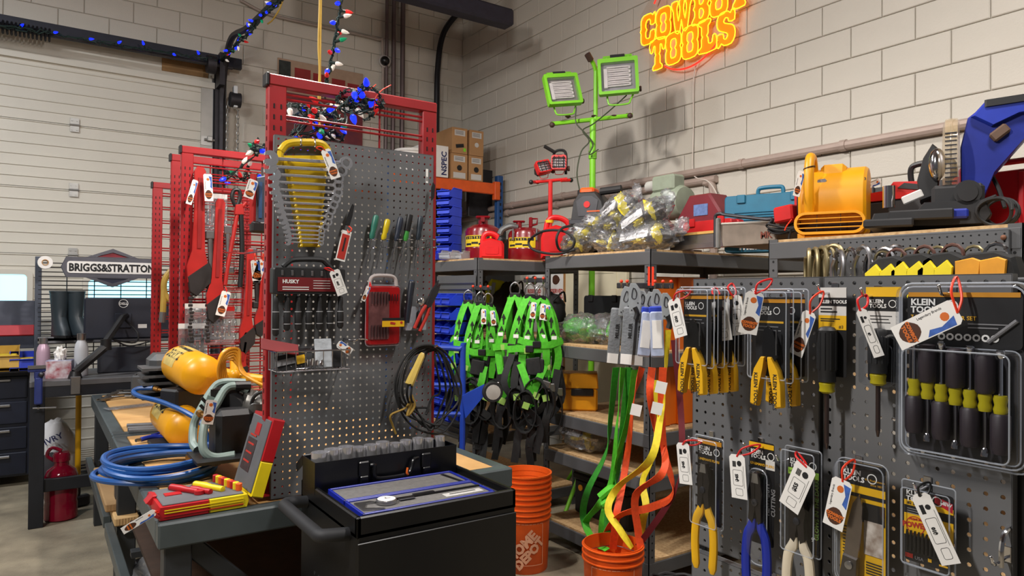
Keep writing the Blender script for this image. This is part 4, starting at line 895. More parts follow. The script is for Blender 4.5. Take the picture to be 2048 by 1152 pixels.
# ================================================================ cans and bins on the far shelf
CANR = mat('can_red', (122, 12, 22), .28, 0, .08, 8, coat=.4); JER = mat('jerry_red', (206, 20, 24), .45, 0, .05)
LBY = mat('label_yellow', (220, 190, 30), .5, 0, .05)
def safety_can(label, px, Y, r, h, spout):
    t = thing('safety_can', label, 'fuel can', (topx(px, Y), Y, ST), R(-35))
    B().lathe([(r*.98, 0), (r, .008), (r, h*.34), (r*1.015, h*.345), (r, h*.36), (r, h*.78), (r*.92, h*.88), (r*.6, h*.97), (r*.3, h)], 32).obj('body', CANR, t)
    B().lathe([(r*1.006, h*.44), (r*1.006, h*.70)], 32).obj('label_band', LBY, t) if False else None
    b = B(); n = 14; vs = []; A0, A1 = R(200), R(300)
    for i in range(n+1):
        a = A0+(A1-A0)*i/n
        for z in (h*.38, h*.68): vs.append((r*1.008*math.cos(a), r*1.008*math.sin(a), z))
    b.add(vs, [(2*i, 2*i+2, 2*i+3, 2*i+1) for i in range(n)]).obj('yellow_label', LBY, t)
    b = B(); vs = []
    for i in range(n+1):
        a = A0+.1+(A1-A0-.2)*i/n
        for z in (h*.58, h*.66): vs.append((r*1.012*math.cos(a), r*1.012*math.sin(a), z))
    b.add(vs, [(2*i, 2*i+2, 2*i+3, 2*i+1) for i in range(n)]).obj('label_heading', INK, t)
    for i, ch in enumerate('JUSTRITE'):
        a = R(215)+i*R(9.2); B().text(ch, h*.075, (r*1.014*math.cos(a), r*1.014*math.sin(a), h*.592), (PI/2, 0, a+PI/2), .0005, .0008).obj('label_letter', LBY, t)
    for i in range(3):
        a = R(222)+i*R(24); B().box((r*1.012*math.cos(a), r*1.012*math.sin(a), h*(.45+.03*(i % 2))), (.055, .002, h*.05), 0, (0, 0, a+PI/2)).obj('label_print', INK, t)
    if spout:
        B().cyl((0, 0, h*.96), (0, 0, h*1.12), r*.28, n=16).obj('filler_neck', CANR, t); B().box((0, -.02, h*1.18), (r*.85, r*.5, h*.07), .01).box((0, -.06, h*1.11), (.03, .03, h*.12)).obj('cap_lever', CANR, t)
        B().tube([(r*.98*math.cos(a*PI/12), r*.98*math.sin(a*PI/12), h*(.80+.14*math.sin(a*PI/12))) for a in range(13)], .006, 6).obj('swing_handle', CANR, t)
    else:
        B().cyl((-r*.4, 0, h*.95), (-r*.4, 0, h*1.16), r*.17, n=12).box((-r*.4, 0, h*1.17), (r*.7, r*.4, h*.06), .01).obj('filler_neck', CANR, t)
        B().box((r*.25, 0, h*1.15), (.03, .04, h*.3), .006).tube([(r*.30, 0, h*1.06), (r*.6, 0, h*1.1), (r*.62, 0, h*1.26), (r*.25, 0, h*1.26)], .008, 6).obj('trigger_handle', CANR, t)
        B().tube(smooth([(-r*.5, -.03, h*1.0), (-r*.9, -.05, h*1.02), (-r*1.3, -.06, h*.92), (-r*1.45, -.06, h*.78)], 5), .024, 10).obj('flex_spout', mat('spout_steel', (120, 122, 122), .45, .7), t)
        for s in (-.1, .08): B().cyl((s, -r*.86, h*.60), (s, -r*.86, h*.92), .009, n=8).obj('rod', STEEL, t)
    return t
safety_can('round red safety can with a yellow label at the far shelf end', 966, 4.72, .142, .30, True)
safety_can('round red safety can with a flexible spout beside the red jerry can', 1052, 4.42, .140, .265, False)
def jerry(label, loc, w, h, d, rz):
    t = thing('jerry_can', label, 'fuel can', loc, rz)
    B().prism([(-w/2, .0), (w/2, 0), (w/2, h*.55), (w*.42, h*.68), (-w*.1, h*.80), (-w*.42, h*.70), (-w/2, h*.5)], -d/2, d/2, bev=.018).obj('body', JER, t)
    B().tube(smooth([(-w*.38, 0, h*.62), (-w*.30, 0, h*.92), (-w*.1, 0, h*1.0), (w*.18, 0, h*.92), (w*.36, 0, h*.68)], 5), .02, 10).obj('grip', JER, t)
    B().lathe([(.034, 0), (.036, .03), (.028, .04)], 14, (w*.36, 0, h*.66), (.5, 0, .86)).obj('cap', BLACK, t)
    B().prism(rrect(w*.55, h*.3, .01, 3, .0, h*.32), -d/2-.003, -d/2+.002, bev=.001).obj('embossed_panel', JER, t)
    return t
jerry('small red plastic jerry can standing at the shelf corner', (topx(983, 4.26), 4.26, ST), .175, .185, .15, R(-30))
t = jerry('larger red plastic jerry can with a black cap beside the hose loop', (topx(1118, 3.95), 3.95, ST), .26, .30, .17, R(-36))
B().box((.06, -.088, .07), (.07, .003, .09)).obj('warning_label', CARDW, t); B().box((.06, -.090, .085), (.05, .002, .03)).obj('label_print', INK, t); B().lathe([(.03, 0), (.032, .02)], 12, (-.07, 0, .26), (0, 0, 1)).obj('vent_cap', LBY, t)
# stack of blue bins
def bin_mesh(w, d, h, t=.003):
    b = B(); prof = [(-d/2, 0), (d/2, 0), (d/2, h), (-d*.22, h), (-d*.42, h*.62), (-d*.56, h*.62), (-d/2, h*.18)]
    for s in (-1, 1): b.prism(prof, s*w/2-t/2, s*w/2+t/2, 'x')
    b.box((0, 0, t/2), (w, d, t)); b.box((0, d/2, h/2), (w, t, h))
    b.box((0, -d*.53, h*.40), (w, t, h*.50), 0, (R(-12), 0, 0)); b.box((0, -d*.56, h*.63), (w+.004, .014, .008), .002); b.box((0, 0, h), (.0, .0, .0))
    for s in (-1, 1): b.box((s*w/2, d*.14, h), (.008, d*.72, .008), .002)
    return b
binm = bin_mesh(.115, .18, .075)
for k in range(8):
    o = binm.obj('parts_bin', BLUEB) if k == 0 else bpy.data.objects.new('parts_bin', o.data)
    if k: COL.objects.link(o)
    o.location = (topx(898, 4.93)+.004*(k % 2), 4.93, ST+.002+.0735*k); o.rotation_euler = (0, 0, R(-62))
    tag(o, 'blue stacking bin, %s in the tall column beside the safety can' % ('lowest', 'second from the bottom', 'third from the bottom', 'fourth from the bottom', 'fifth from the bottom', 'third from the top', 'second from the top', 'topmost')[k], 'bin', 'blue bins stacked in a column')
o = bpy.data.objects.new('parts_bin', o.data); COL.objects.link(o); o.location = (topx(873, 4.75), 4.75, ST+.002); o.rotation_euler = (0, 0, R(-62)); tag(o, 'single blue bin at the foot of the blue column', 'bin', 'blue bins stacked in a column')
cbm = bin_mesh(.09, .12, .062).mesh('clear_bin'); cbm.materials.append(clear('clear_bin_plastic', (235, 238, 240), .3, .1, 0, 30, .18))
for k, px in enumerate((898, 921)):
    o = bpy.data.objects.new('clear_parts_bin', cbm); COL.objects.link(o); o.location = (topx(px, 4.55), 4.55, ST+.002); o.rotation_euler = (0, 0, R(-62)); tag(o, ('left clear plastic bin below the blue column', 'right clear plastic bin below the blue column')[k], 'bin', 'clear bins')
# orange pallet rack beam and boxes
pr = thing('pallet_rack', 'orange beamed pallet rack with blue upright in the back corner', 'rack', (0, 6.5, 0))
zb = pY(930, 372, 6.5).z; ORB = mat('rack_orange', (226, 92, 30), .5, 0, .08); BLR = mat('rack_blue', (30, 74, 130), .5, 0, .1)
xe = topx(986, 6.5)
B().box((xe-.62, 0, zb), (1.26, .05, .12), .005).obj('beam', ORB, pr); B().box((xe+.03, -.01, zb-.02), (.07, .06, .20), .005).obj('end_plate', ORB, pr)
for dy in (.03, 1.0): B().box((xe+.09, dy, 1.45), (.07, .07, 2.9), .004).obj('upright', BLR, pr)
sl = B(); [sl.box((xe+.09, -.006, .3+.076*k), (.016, .004, .03)) for k in range(34)]; sl.obj('upright_slots', SLOT, pr, kind='stuff')
B().box((xe-.62, .5, zb+.05), (1.26, .98, .012)).obj('wire_deck', DSTEEL, pr); B().box((xe-.62, 1.0, zb), (1.26, .05, .12), .005).obj('beam', ORB, pr); B().box((xe-1.25, .03, 1.45), (.07, .07, 2.9), .004).obj('upright', BLR, pr)
CARDBD = mat('cardboard', (178, 136, 92), .8, 0, .1, 5); CDK = mat('cardboard_dark', (146, 108, 72), .8, 0, .1)
zt = zb+.058
for k, (px0, px1, py0, py1, lab, hole) in enumerate(((897, 931, 305, 362, 'cardboard box at the lower left of the stack on the orange beam', 1), (933, 962, 311, 368, 'cardboard box at the lower right of the stack on the orange beam', 1), (899, 931, 250, 307, 'cardboard box with a green sticker at the upper left of the stack', 0), (934, 963, 260, 312, 'cardboard box at the upper right of the stack on the orange beam', 2))):
    a = pY(px0, py1, 6.52); c = pY(px1, py0, 6.52); w = c.x-a.x; h = .275
    z0 = zt if k < 2 else zt+.278
    t = thing('cardboard_box', lab, 'box', ((a.x+c.x)/2, 6.47, z0), 0, 'cardboard boxes on the orange rack')
    B().box((0, .22, h/2), (w-.006, .44, h), .003).obj('carton', CARDBD, t); B().box((0, -.001, h*.80), (w*.66, .002, h*.22)).obj('shipping_label', CARDW, t); lines(t, [(-w*.28, h*(.86-.05*q), w*.5, .006) for q in range(3)], PRG, -.003)
    if hole == 1: B().lathe([(.03, 0), (.03, .003), (.022, .002), (.0, -.004)], 16, (0, -.001, h*.45), (0, -1, 0)).obj('hand_hole', BLACK, t); B().box((0, -.001, h*.16), (w*.72, .002, h*.22)).obj('lower_label', CARDW, t)
    if hole == 0: B().box((-.0, -.001, h*.30), (w*.5, .003, h*.14), 0, (0, R(-10), 0)).obj('black_marker', INK, t); B().box((w*.30, -.002, h*.16), (.03, .002, .035)).obj('green_sticker', mat('sticker_green', (130, 220, 50), .5), t)
    if hole == 2: B().lathe([(.026, 0), (.026, .002)], 14, (0, -.001, h*.42), (0, -1, 0)).obj('hand_hole', CARDW, t)
a = pY(878, 362, 6.45); t = thing('white_carton', 'white carton with blue lettering standing behind the red rack', 'box', (a.x-.04, 6.45, zt), 0)
B().box((0, .2, .165), (.30, .4, .33), .003).obj('carton', WHITE, t); B().text('NSPEC', .085, (.125, -.003, .02), (PI/2, -PI/2, 0), .001, .002).obj('lettering', mat('navy_ink', (30, 42, 96), .6), t)
a = pY(826, 320, 6.4); tag(B().lathe([(.16, 0), (.165, .20), (.175, .205), (.17, .23), (.02, .235)], 24, (a.x, 6.45, zt)).obj('white_pail', WHITE), 'white round pail seen behind the top of the pegboard', 'pail')
# dark monitors stored behind the cans
for k, (px, Y, w, h, lab) in enumerate(((975, 5.15, .34, .30, 'dark flat screen leaning behind the round red can'), (1018, 5.0, .12, .22, 'second dark flat screen edge beside the conduit behind the cans'), (985, 6.1, .5, .55, 'large dark panel stored under the orange rack beam'))):
    t = thing('stored_screen', lab, 'screen', (topx(px, Y), Y, ST if k < 2 else 1.5), R(-12))
    B().box((0, 0, h/2), (w, .03, h), .005).obj('housing', BLACK, t); B().box((0, -.017, h/2), (w-.03, .003, h-.03)).obj('glass', BLKG, t)
    if k == 2: B().box((0, 0, -.75), (.08, .05, 1.5)).obj('stand', BLACK, t)
bo = B().box((topx(960, 6.9), 6.9, 2.75), (.35, .06, .55), .004); tag(bo.obj('grey_board', DSTEEL), 'dark grey board standing behind the cardboard boxes', 'board')
# ================================================================ work lights
LIME = mat('lime_paint', (122, 200, 40), .45, 0, .06); GLS = clear('lamp_glass', (246, 246, 248), .05, .1, 0, 30, .04)
LOK = mat('lamp_knob', (60, 40, 34), .6)
def flood(par, w, h, loc, rot, body, inner, back, cage=False):
    f = bpy.data.objects.new('lamp_head', None); COL.objects.link(f); f.parent = par; f.location = loc; f.rotation_euler = rot
    B().frame(rrect(w, h, .012, 2), rrect(w*.84, h*.80, .008, 2, 0, -h*.02), -.05, .0).obj('bezel', body, f)
    B().prism(rrect(w*.92, h*.92, .015, 2), .0, .012).obj('tray', body, f)
    B().prism([(-.0, -h*.40), (.0, h*.46), (.05, h*.34), (.08, 0), (.05, -h*.34)], -w*.4, w*.4, 'x', .01).obj('reflector_shell', back, f)
    B().box((0, -.006, -h*.02), (w*.84, .002, h*.80)).obj('reflector', inner, f)
    B().box((0, -.043, -h*.02), (w*.84, .002, h*.80)).obj('front_glass', GLS, f)
    lb = B(); n = 5
    for k in range(n): lb.tube(smooth([(-w*.28, -.02, -h*.25+k*h*.115), (w*.25, -.02, -h*.25+k*h*.115), (w*.29, -.02, -h*.22+k*h*.115), (w*.25, -.02, -h*.19+k*h*.115), (-w*.28, -.02, -h*.19+k*h*.115)], 3), h*.024, 6)
    lb.box((-w*.31, -.02, -h*.03), (.03, .02, h*.55), .004).obj('lamp_tubes', mat('lamp_tube', (232, 226, 220), .35), f)
    B().tube([(-w*.36, -.02, h*.57), (w*.36, -.02, h*.57)], h*.035, 8).cyl((-w*.27, -.02, h*.48), (-w*.27, -.02, h*.57), h*.03, n=8).cyl((w*.27, -.02, h*.48), (w*.27, -.02, h*.57), h*.03, n=8).obj('carry_bar', body, f)
    B().tube([(-w*.18, -.02, h*.57), (w*.18, -.02, h*.57)], h*.055, 10).obj('bar_grip', RUB, f)
    B().tube(smooth([(-w*.30, .02, -h*.36), (-w*.28, .02, -h*.62), (-w*.2, .02, -h*.72), (w*.2, .02, -h*.72), (w*.28, .02, -h*.62), (w*.38, .02, -h*.40)], 4), h*.026, 6).obj('yoke', body, f)
    B().lathe([(.0, .0), (.012, .004), (.022, .02), (.018, .03)], 10, (w*.46, -.01, -h*.38), (1, 0, 0)).obj('tilt_knob', LOK, f)
    if cage:
        for k in range(4): B().tube([(-w*.45, -.06, -h*.35+k*h*.2), (w*.45, -.06, -h*.35+k*h*.2)], .003, 5).obj('guard_wire', DSTEEL, f)
        for k in range(3): B().tube([(-w*.3+k*w*.3, -.058, -h*.42), (-w*.3+k*w*.3, -.058, h*.42)], .003, 5).obj('guard_wire', DSTEEL, f)
    return f
Y = 4.05; xw = topx(1184, Y); RL = R(-38)
wl = thing('work_light_stand', 'tall lime green twin flood light stand against the white wall', 'work light', (xw, Y, 0), RL)
zc = pY(1190, 240, Y).z
B().cyl((0, 0, .02), (0, 0, zc), .024, n=12).obj('pole', LIME, wl); 
for k in range(3): a = k*2.1; B().tube([(0, 0, .45), (.4*math.cos(a), .4*math.sin(a), .02)], .014, 8).obj('leg', LIME, wl)
B().tube([(-.31, -.0, zc-.03), (.30, 0, zc+.03)], .017, 8).obj('cross_bar', LIME, wl); B().tube([(-.31, -.10, zc-.06), (-.31, .08, zc-.01)], .017, 8).tube([(.27, -.10, zc+.0), (.27, .08, zc+.05)], .017, 8).obj('end_bars', LIME, wl)
for x, y_, z in ((-.31, -.11, zc-.065), (-.31, .09, zc-.01), (.27, -.11, zc-.0), (.27, .09, zc+.05)): B().ball((x, y_, z), .021, 10, 6).obj('bar_cap', LOK, wl)
B().tube([(.02, 0, zc), (.02, 0, zc+.38)], .017, 8).tube(smooth([(.02, 0, zc+.37), (.0, -.02, zc+.42), (-.04, -.06, zc+.47)], 3), .016, 8).obj('upper_post', LIME, wl); B().tube([(-.02, -.04, zc+.44), (-.05, -.07, zc+.48)], .024, 8).obj('post_grip', LOK, wl)
flood(wl, .27, .25, (-.24, -.06, zc+.20), (R(-14), R(-8), R(18)), LIME, mat('lamp_back_dark', (128, 116, 112), .5), YEL); flood(wl, .30, .28, (.185, -.06, zc+.30), (R(-6), R(-3), R(-6)), LIME, mat('lamp_back', (150, 146, 148), .4), YEL)
B().tube(smooth([(.25, -.05, zc+.17), (.12, -.06, zc+.05), (.0, -.07, zc-.05), (-.08, -.07, zc-.10), (-.03, -.07, zc-.18), (-.09, -.07, zc-.26), (-.12, -.07, zc-.42), (-.10, -.07, zc-.55)], 5), .005, 6).tube(smooth([(-.13, -.06, zc+.08), (-.13, -.07, zc-.04), (-.06, -.07, zc-.12), (.0, -.06, zc-.2), (-.03, -.06, zc-.28), (.04, -.06, zc-.24)], 5), .005, 6).obj('lamp_cable', mat('dark_green_cable', (52, 62, 40), .6), wl); B().box((-.10, -.07, zc-.57), (.03, .02, .04), .006).obj('plug', BLACK, wl)
for x in (-.19, .01, .16): B().lathe([(.004, 0), (.024, .012), (.02, .02)], 10, (x, 0, zc+.012), (0, 0, 1)).obj('wing_knob', LOK, wl)
B().cyl((0, 0, zc-.30), (0, 0, zc-.24), .032, n=12).obj('collar', LIME, wl)
Y = 4.3; xw = topx(1100, Y); RDP = mat('light_red', (206, 28, 28), .45, 0, .06)
wl = thing('work_light_stand', 'red twin halogen work light stand above the red cans', 'work light', (xw, Y, ST), R(-36)); zc = pY(1102, 362, Y).z-ST
B().cyl((0, 0, .0), (0, 0, zc), .017, n=10).obj('pole', RDP, wl); B().tube([(-.13, .0, zc-.01), (.13, 0, zc+.015)], .013, 8).tube([(-.15, -.06, zc-.02), (-.10, .05, zc)], .013, 8).tube([(.08, -.02, zc-.0), (.16, .02, zc+.01)], .013, 8).obj('cross_bar', RDP, wl)
for p in ((-.15, -.06, zc-.02), (-.10, .05, zc), (.16, .02, zc+.01)): B().ball(p, .018, 8, 6).obj('bar_cap', BLACK, wl)
flood(wl, .115, .10, (-.065, -.02, zc+.09), (R(-20), R(-14), R(22)), RDP, STEEL, BLACK, True); flood(wl, .115, .11, (.065, -.02, zc+.13), (R(-5), 0, R(-5)), RDP, STEEL, BLACK, True)
B().tube(smooth([(.03, .03, zc+.16), (.03, .05, zc+.23), (.08, .05, zc+.25), (.12, .05, zc+.22), (.12, .04, zc+.06)], 4), .011, 8).tube([(-.05, 0, zc+.27), (.03, .03, zc+.23)], .014, 8).obj('handle', RUB, wl)
cp = [(.045*math.cos(k*1.1)+.01*math.sin(k), .03*math.sin(k*1.1), .06+.012*(k % 17)) for k in range(48)]
B().tube(smooth(cp, 2), .005, 6).obj('wrapped_cable', mat('red_cable', (150, 24, 26), .5), wl); B().box((0, 0, .005), (.16, .12, .01)).obj('foot', RDP, wl)
# ================================================================ safety gear hung on the shelving
GRN = mat('web_green', (78, 186, 36), .7, 0, .12, 60, .1, 300); GRD = mat('web_dark_green', (50, 150, 40), .7, 0, .15, 60); WBK = mat('web_black', (26, 27, 28), .75, 0, .2, 60); WOR = mat('web_orange', (226, 76, 24), .65, 0, .1, 60, .1, 300); WYE = mat('web_yellow', (226, 204, 36), .65, 0, .1, 60); WRD = mat('web_dark_red', (104, 24, 34), .65, 0, .1)
STIT = mat('stitch_lime', (150, 190, 90), .8)
FACE = lambda px: -(YAW+math.atan((px-1024)/F))
def harness(label, loc, seed, rz, tags=1, wide=1.):
    t = thing('safety_harness', label, 'harness', loc, rz, 'lime green safety harnesses'); q = random.Random(seed); J = lambda a: q.uniform(-a, a)
    B().tube(smooth([(-.022, 0, .0), (-.03, 0, .045), (0, 0, .075), (.03, 0, .045), (.022, 0, 0)], 4, True), .005, 8, True).obj('dorsal_ring', STEEL, t)
    B().box((0, .0, -.005), (.07, .012, .03), .004).obj('ring_pad', BLACK, t)
    for s in (-1, 1):
        w = wide
        pts = smooth([(s*.012, 0, .0), (s*(.05+J(.01))*w, -.02, -.09), (s*(.085+J(.015))*w, -.035, -.22), (s*(.10+J(.02))*w, -.03+J(.02), -.36), (s*(.09+J(.02))*w, -.03, -.50)], 5)
        st = B().ribbon(pts, .046, [(1, .25*s, 0)]*len(pts), .003).obj('shoulder_strap', GRN, t)
        z = -.13; x = s*.062*w
        B().prism([(x-.014, z-.02), (x, z+.010), (x+.014, z-.02), (x+.004, z-.02), (x+.004, z-.06), (x-.004, z-.06), (x-.004, z-.02)], -.0385, -.034).text('A', .05, (x-.016+.012*s, -.041, z-.105), th=.0006, bold=.001).obj('strap_print', INK, st)
        B().box((x+s*.018, -.0395, z-.12), (.032, .002, .022)).obj('strap_label', WHITE, st)
        pts = smooth([(s*.03, .01, -.02), (s*(.06+J(.02)), .03, -.20), (s*(.035+J(.02)), .02, -.42), (s*(.05+J(.02)), -.03, -.60)], 5); B().ribbon(pts, .044, (1, -.3*s, 0), .003).obj('back_strap', GRN, t)
    z = -.30+J(.02); pts = smooth([(-.13*wide, -.02, z+J(.02)), (-.05, -.055, z-.008), (.05, -.055, z-.012), (.13*wide, -.02, z+J(.02))], 4); B().ribbon(pts, .042, (0, 0, 1), .003).obj('chest_strap', GRN, t)
    B().box((J(.03), -.062, z-.01), (.05, .016, .042), .004).obj('chest_buckle', BLACK, t)
    for k in range(3):
        x = J(.10); z = -.33-.1*k; B().box((x, -.05+J(.01), z), (.034, .004, .034), 0, (0, J(.3), 0)).obj('stitch_patch', STIT, t) if k < 2 else None
    for k in range(3):
        x0, x1 = J(.13), J(.13); z0 = -.42+J(.06); z1 = -.95+J(.12); pts = smooth([(x0, -.03+J(.03), z0), (x0+J(.05), -.06+J(.03), (2*z0+z1)/3), (x1, -.05+J(.03), (z0+2*z1)/3), (x1+J(.04), -.03, z1)], 5); B().ribbon(pts, .046, (1, J(.5), 0), .003).obj('leg_strap', WBK, t)
    for k in range(2):
        x = -.06+.12*k+J(.03); r = .065+J(.015); zc = -.66+J(.05); pts = [(x+r*math.sin(a*PI/8), -.06+J(.004)-.02*math.cos(a*PI/8), zc+r*1.9*math.cos(a*PI/8)) for a in range(17)]; B().ribbon(pts, .05, (.35, 1, .1), .006).obj('leg_loop', WBK, t)
        B().box((x, -.085, zc+.04), (.04, .004, .04), 0, (0, J(.4), 0)).obj('stitch_patch', STIT, t)
    pts = smooth([(-.02+J(.05), -.05, -.42), (J(.08), -.075, -.55), (J(.08), -.06, -.68)], 5); B().ribbon(pts, .044, (1, 0, 0), .003).obj('sub_strap', GRN, t)
    B().box((J(.05), -.055, -.43), (.09, .012, .10), .006, (0, J(.3), 0)).obj('waist_pad', WBK, t)
    B().box((.09+J(.03), -.075, -.56+J(.04)), (.052, .012, .05), .005, (0, J(.4), 0)).obj('quick_buckle', STEEL, t)
    for k in range(tags): price_tag(t, .02+.05*k+J(.02), -.07, -.04-.02*k, R(J(8)), None, .034, .10)
    return t
HL = Vector((2.47, 3.99, 1.53)); HR = Vector((2.56, 3.50, 1.58))
for k, (dx, dy, lab) in enumerate(((-.06, .05, 'lime green harness at the left of the bunch beside the blue bins'), (.0, .0, 'lime green harness in front of the bunch beside the blue bins'), (.07, .04, 'lime green harness at the right of the bunch beside the blue bins'))):
    harness(lab, tuple(HL+Vector((dx*.8, dx*-.58+dy, -.01*k))), 11+k, R(-34)+.1*(k-1), (0, 1, 1)[k], .9)
for k, (dx, dy, lab) in enumerate(((-.09, .06, 'lime green harness at the left of the bunch hung on the middle shelf post'), (-.03, .0, 'second lime green harness from the left on the middle shelf post'), (.035, .0, 'third lime green harness from the left on the middle shelf post'), (.08, .06, 'lime green harness at the right of the bunch on the middle shelf post'))):
    harness(lab, tuple(HR+Vector((dx*.8, dx*-.58+dy, -.008*k))), 31+k*3, R(-36)+.12*(k-1.5), (0, 1, 1, 1)[k], 1.05)
for k, (p, lab) in enumerate(((HL, 'orange tipped metal hooks holding the harnesses by the blue bins'), (HR, 'orange tipped metal hooks holding the harnesses on the shelf post'))):
    t = thing('hanging_hook', lab, 'hook', tuple(p), R(-35))
    for s in (-.05, 0, .05): B().tube(smooth([(s, .08, .09), (s, .0, .07), (s, -.04, .07), (s, -.06, .10)], 4), .005, 6).obj('prong', STEEL, t); B().ball((s, -.06, .10), .009, 8, 6).obj('rubber_tip', ORZ, t)
    B().box((0, .08, .09), (.14, .01, .03), .003).obj('back_plate', DSTEEL, t)
# ---- lanyards
def snap_hook(par, x, z, s=1., y=0.):
    b = B(); b.prism([(-.022*s, -.07*s), (.018*s, -.07*s), (.026*s, -.02*s), (.024*s, .02*s), (.010*s, .042*s), (-.010*s, .044*s), (-.02*s, .02*s)], y-.006, y+.006, bev=.003); b.M = Matrix.Translation((x, 0, z))
    vs = [Matrix.Translation((x, 0, z))@v for v in b.v]; b.v = vs; o = b.obj('snap_hook', mat('zinc_hook', (196, 202, 206), .34, .65, .08), par)
    b = B(); b.M = Matrix.Translation((x, 0, z)); b.tube(smooth([(-.008*s, y-.007, -.01), (.0, y-.007, .026*s), (.010*s, y-.007, .01), (.004*s, y-.007, -.018)], 3, True), .003, 6, True)
    for p in ((-.012, -.055), (.008, -.052), (.012, -.03)): b.lathe([(.004, 0), (.003, .003)], 8, (p[0]*s, y-.006, p[1]*s), (0, -1, 0))
    b.obj('hook_rivets', DSTEEL, o, kind='stuff')
def lanyard(label, m, pix, X, w=.036, pack=None, packpx=None, hookpx=None, tagpx=None, dx=0.):
    o = pX(pix[0][0], pix[0][1], X); t = thing('safety_lanyard', label, 'lanyard', tuple(o), 0, 'safety lanyards over the orange bucket')
    q = random.Random(len(label)*7); P = []
    for i, (x, y) in enumerate(pix): P.append(pX(x, y, X-(.05 if i > 2 else 0)+q.uniform(-.035, .035))-o)
    P = smooth(P, 7); n = len(P); A = q.uniform(0, 2)
    fx, fy = math.cos(FACE(1240)), math.sin(FACE(1240))
    side = [(fx*math.cos(A+i*.07)+.4*math.sin(A+i*.07)*-fy, fy*math.cos(A+i*.07)+.4*math.sin(A+i*.07)*fx, .25*math.sin(i*.11+A)) for i in range(n)]
    B().ribbon(P, w, side, .003).obj('webbing', m, t)
    rz = FACE(1270)
    if packpx:
        c = pX(packpx[0], packpx[1], X-.03)-o; h = packpx[2]; pk = bpy.data.objects.new('shock_pack', None); COL.objects.link(pk); pk.parent = t; pk.location = c; pk.rotation_euler = (0, packpx[3], rz)
        B().prism(rrect(.062, h, .008, 2), -.02, .02, bev=.008).obj('cover', pack, pk)
        if pack is SHK: B().text('MILLER', .024, (.018, -.0215, -.02), (PI/2, -PI/2, 0), .0005, .0008).obj('lettering', INK, pk); B().box((-.0, -.021, -h*.46), (.055, .004, .05)).obj('care_label', WHITE, pk)
        else: B().box((0, -.021, .0), (.045, .003, h*.6)).obj('care_label', WHITE, pk); B().box((0, 0, h*.52), (.07, .03, .035), .006).obj('strap_end', mat('web_blue', (30, 56, 170), .6), pk)
    if hookpx:
        c = pX(hookpx[0], hookpx[1], X-.02)-o; hk = bpy.data.objects.new('hook_end', None); COL.objects.link(hk); hk.parent = t; hk.location = c; hk.rotation_euler = (0, hookpx[2], rz); snap_hook(hk, 0, 0, hookpx[3])
        B().tube(smooth([(0, 0, -.06), (.01, .0, -.09), (0, .0, -.12)], 3), .014, 8).obj('thimble', BLACK, hk)
    if tagpx: c = pX(tagpx[0], tagpx[1], X-.07)-o; B().box((0, 0, 0), (.05, .002, .055), 0, (0, .2, rz)).obj('care_tag', WHITE, t).location = c
    return t
SHK = mat('shock_grey', (118, 122, 126), .6, 0, .12, 20, .3, 60); SHC = mat('shock_clear', (170, 180, 205), .25, 0, .15, 30)
X0 = 2.50
lanyard('green lanyard with grey shock pack at the left of the bundle', GRD, [(1232, 735), (1222, 830), (1212, 905), (1176, 980), (1166, 1030), (1180, 1070), (1205, 1095)], X0, pack=SHK, packpx=(1230, 668, .27, R(5)), hookpx=(1252, 596, R(6), 1.35))
lanyard('green lanyard with lettered grey shock pack in front of the bundle', GRN, [(1246, 735), (1234, 850), (1224, 960), (1198, 1010), (1172, 1045), (1190, 1085), (1215, 1100)], X0-.03, pack=SHK, packpx=(1256, 668, .27, R(4)), hookpx=(1268, 590, R(-4), 1.35))
lanyard('green lanyard hanging straight down beside the orange ones', GRD, [(1258, 735), (1246, 850), (1236, 940), (1226, 985), (1216, 1020), (1214, 1098)], X0+.02, pack=SHK, packpx=(1276, 672, .26, R(2)), hookpx=(1285, 600, 0, 1.1))
t = lanyard('green lanyard knotted halfway down above the bucket', GRN, [(1270, 740), (1256, 840), (1230, 930), (1220, 985), (1206, 1035), (1202, 1098)], X0)
c = pX(1214, 992, X0-.06)-t.location; B().tube(smooth([c+Vector((-.05, 0, .0)), c+Vector((0, -.03, .045)), c+Vector((.05, 0, .01)), c+Vector((.02, .02, -.04)), c+Vector((-.04, -.02, -.03)), c+Vector((.03, -.03, .0))], 5), .021, 8).obj('knot', GRN, t)
lanyard('orange lanyard running down the middle of the bundle', WOR, [(1284, 735), (1268, 800), (1256, 900), (1242, 985), (1233, 1030), (1226, 1098)], X0-.02, pack=SHC, packpx=(1292, 668, .22, R(6)), hookpx=(1300, 605, R(5), 1.2), tagpx=(1272, 820))
lanyard('orange lanyard crossing over itself above the bucket', WOR, [(1304, 735), (1300, 790), (1312, 860), (1330, 910), (1322, 950), (1272, 990), (1276, 1060), (1282, 1098)], X0-.03, pack=SHC, packpx=(1314, 668, .22, R(-2)), hookpx=(1313, 600, R(-3), 1.2), tagpx=(1322, 775))
lanyard('orange lanyard looping out to the right of the bucket', WOR, [(1326, 735), (1323, 810), (1328, 900), (1346, 985), (1304, 1014), (1242, 1030), (1214, 1065), (1212, 1098)], X0-.04, tagpx=(1314, 817))
lanyard('bright yellow lanyard sweeping across the orange straps', WYE, [(1336, 660), (1330, 760), (1320, 840), (1300, 920), (1238, 972), (1216, 1018), (1240, 1060), (1264, 1096)], X0-.05, hookpx=(1332, 606, R(-6), 1.1))
lanyard('yellow lanyard hanging behind the orange straps', WYE, [(1312, 760), (1310, 900), (1286, 960), (1292, 1010), (1286, 1040), (1278, 1096)], X0+.05)
